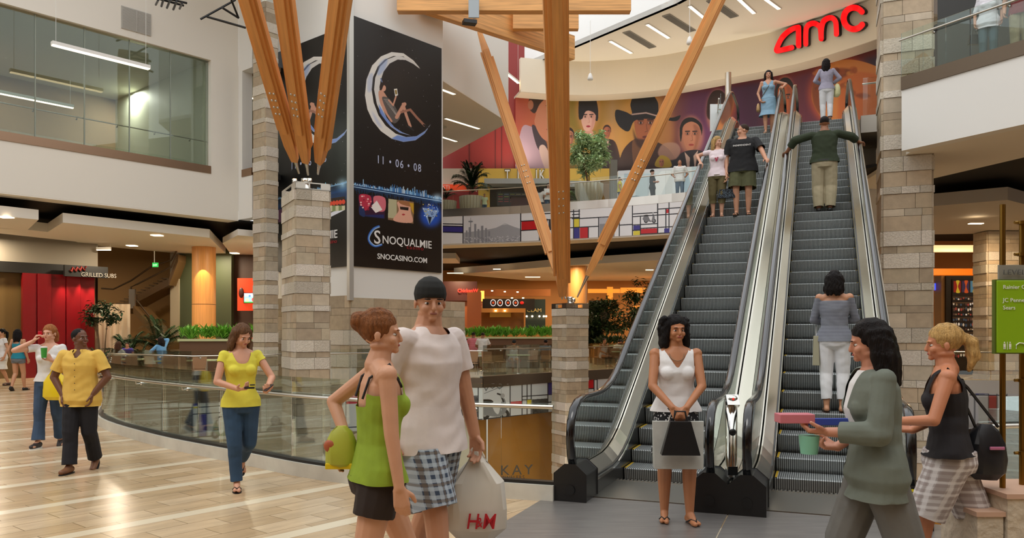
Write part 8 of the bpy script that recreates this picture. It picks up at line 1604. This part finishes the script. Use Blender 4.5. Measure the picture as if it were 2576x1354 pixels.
seated('person in a red striped tee seated at the planter counter', 1190, 35.3, 10, 1.76, 'm', '#8a5a40', ('crop', '#17100e'), (.7, pattern('red_stripes', 'stripe', '#c01a34', '#e0a0a8', None, 14), .46, dict(inf=.018)), ('pants', cloth('black_trousers', '#17151a'), 1.9, {}), sh=.75)
seated('person in a white tee seated with the back to us at the planter counter', 1214, 34.6, 5, 1.80, 'm', '#9a6a4c', ('crop', '#2a1c14'), (.7, cloth('white', '#dfdcd8'), .40, dict(inf=.020)), ('pants', cloth('khaki', '#a09478'), 1.9, {}), sh=.72)
seated('man in a dark vest and white shirt seated right of the short pillar', 1518, 37.6, 150, 1.78, 'm', '#a8704c', ('short', '#14100e'), (0, cloth('white', '#dfdcd8'), .46, dict(neck=('tank', .75, .05, .79, .07))), ('pants', cloth('black_trousers', '#17151a'), 1.9, {}))
seated('person in white bending over the table next to a companion near the escalator glass', 1546, 38.0, 60, 1.74, 'm', '#a8704c', ('short', '#14100e'), (.7, cloth('white', '#dfdcd8'), .46, dict(inf=.018)), ('pants', cloth('blue_denim', '#2c4660'), 1.9, {}), lean=25)
seated('dark-haired companion resting the head on a hand, nearest the escalator glass', 1572, 38.8, 250, 1.70, 'm', '#8a5a40', ('short', '#14100e'), (.7, cloth('pale_green', '#b8c4a0'), .46, {}), ('pants', cloth('blue_denim', '#2c4660'), 1.9, {}), lean=20)
seated('woman with long brown hair in white seated behind the man in the yellow shirt', 294, 27.3, 20, 1.68, 'f', '#b07a5c', ('long', '#4a2c1c', .74), (.6, cloth('white', '#dfdcd8'), .48, {}), ('pants', cloth('blue_denim', '#2c4660'), 1.9, {}))
seated('child in a purple top facing us at the left table', 322, 28.3, 175, 1.25, 'm', '#b88060', ('short', '#2a1c14'), (.6, cloth('purple_top', '#4a3a9a'), .48, {}), ('pants', cloth('blue_denim', '#2c4660'), 1.9, {}), sh=.62)
seated('person in a light blue hooded top seated with a hand raised to the face', 408, 27.8, 300, 1.72, 'f', '#9a6a54', ('long', '#1a1210', .80), (1.8, cloth('light_blue_top', '#6fa8d8'), .44, dict(inf=.018)), ('pants', cloth('white', '#dfdcd8'), 1.9, {}), wrist=[(.05, .12, .80), (-.1, .18, .58)], sh=.60)
person('small child with dark hair half hidden behind the woman on the phone', on0(163, 21.0), 170, 1.28, 'm', '#8a5a3c', ('crop', '#17100e'), top=(.6, cloth('grey_kid', '#6a6a70'), .48, {}), bottom=('pants', cloth('blue_denim', '#2c4660'), 1.9, {}), det=0)
person('smiling child between the woman on the phone and the man in the yellow shirt', on0(179, 20.4), 175, 1.20, 'f', '#c08a6c', ('short', '#2a1c14'), top=(.6, cloth('yellow_kid', '#e0d030'), .48, {}), bottom=('pants', cloth('blue_denim', '#2c4660'), 1.9, {}), det=0)
person('person in red behind the orange shop counter by the stone pier', on0(628, 31.5), 190, 1.72, 'f', '#9a6a54', ('short', '#17100e'), top=(.6, cloth('counter_red', '#b01c1c'), .46, {}), bottom=('pants', cloth('black_trousers', '#17151a'), 1.9, {}), det=0)
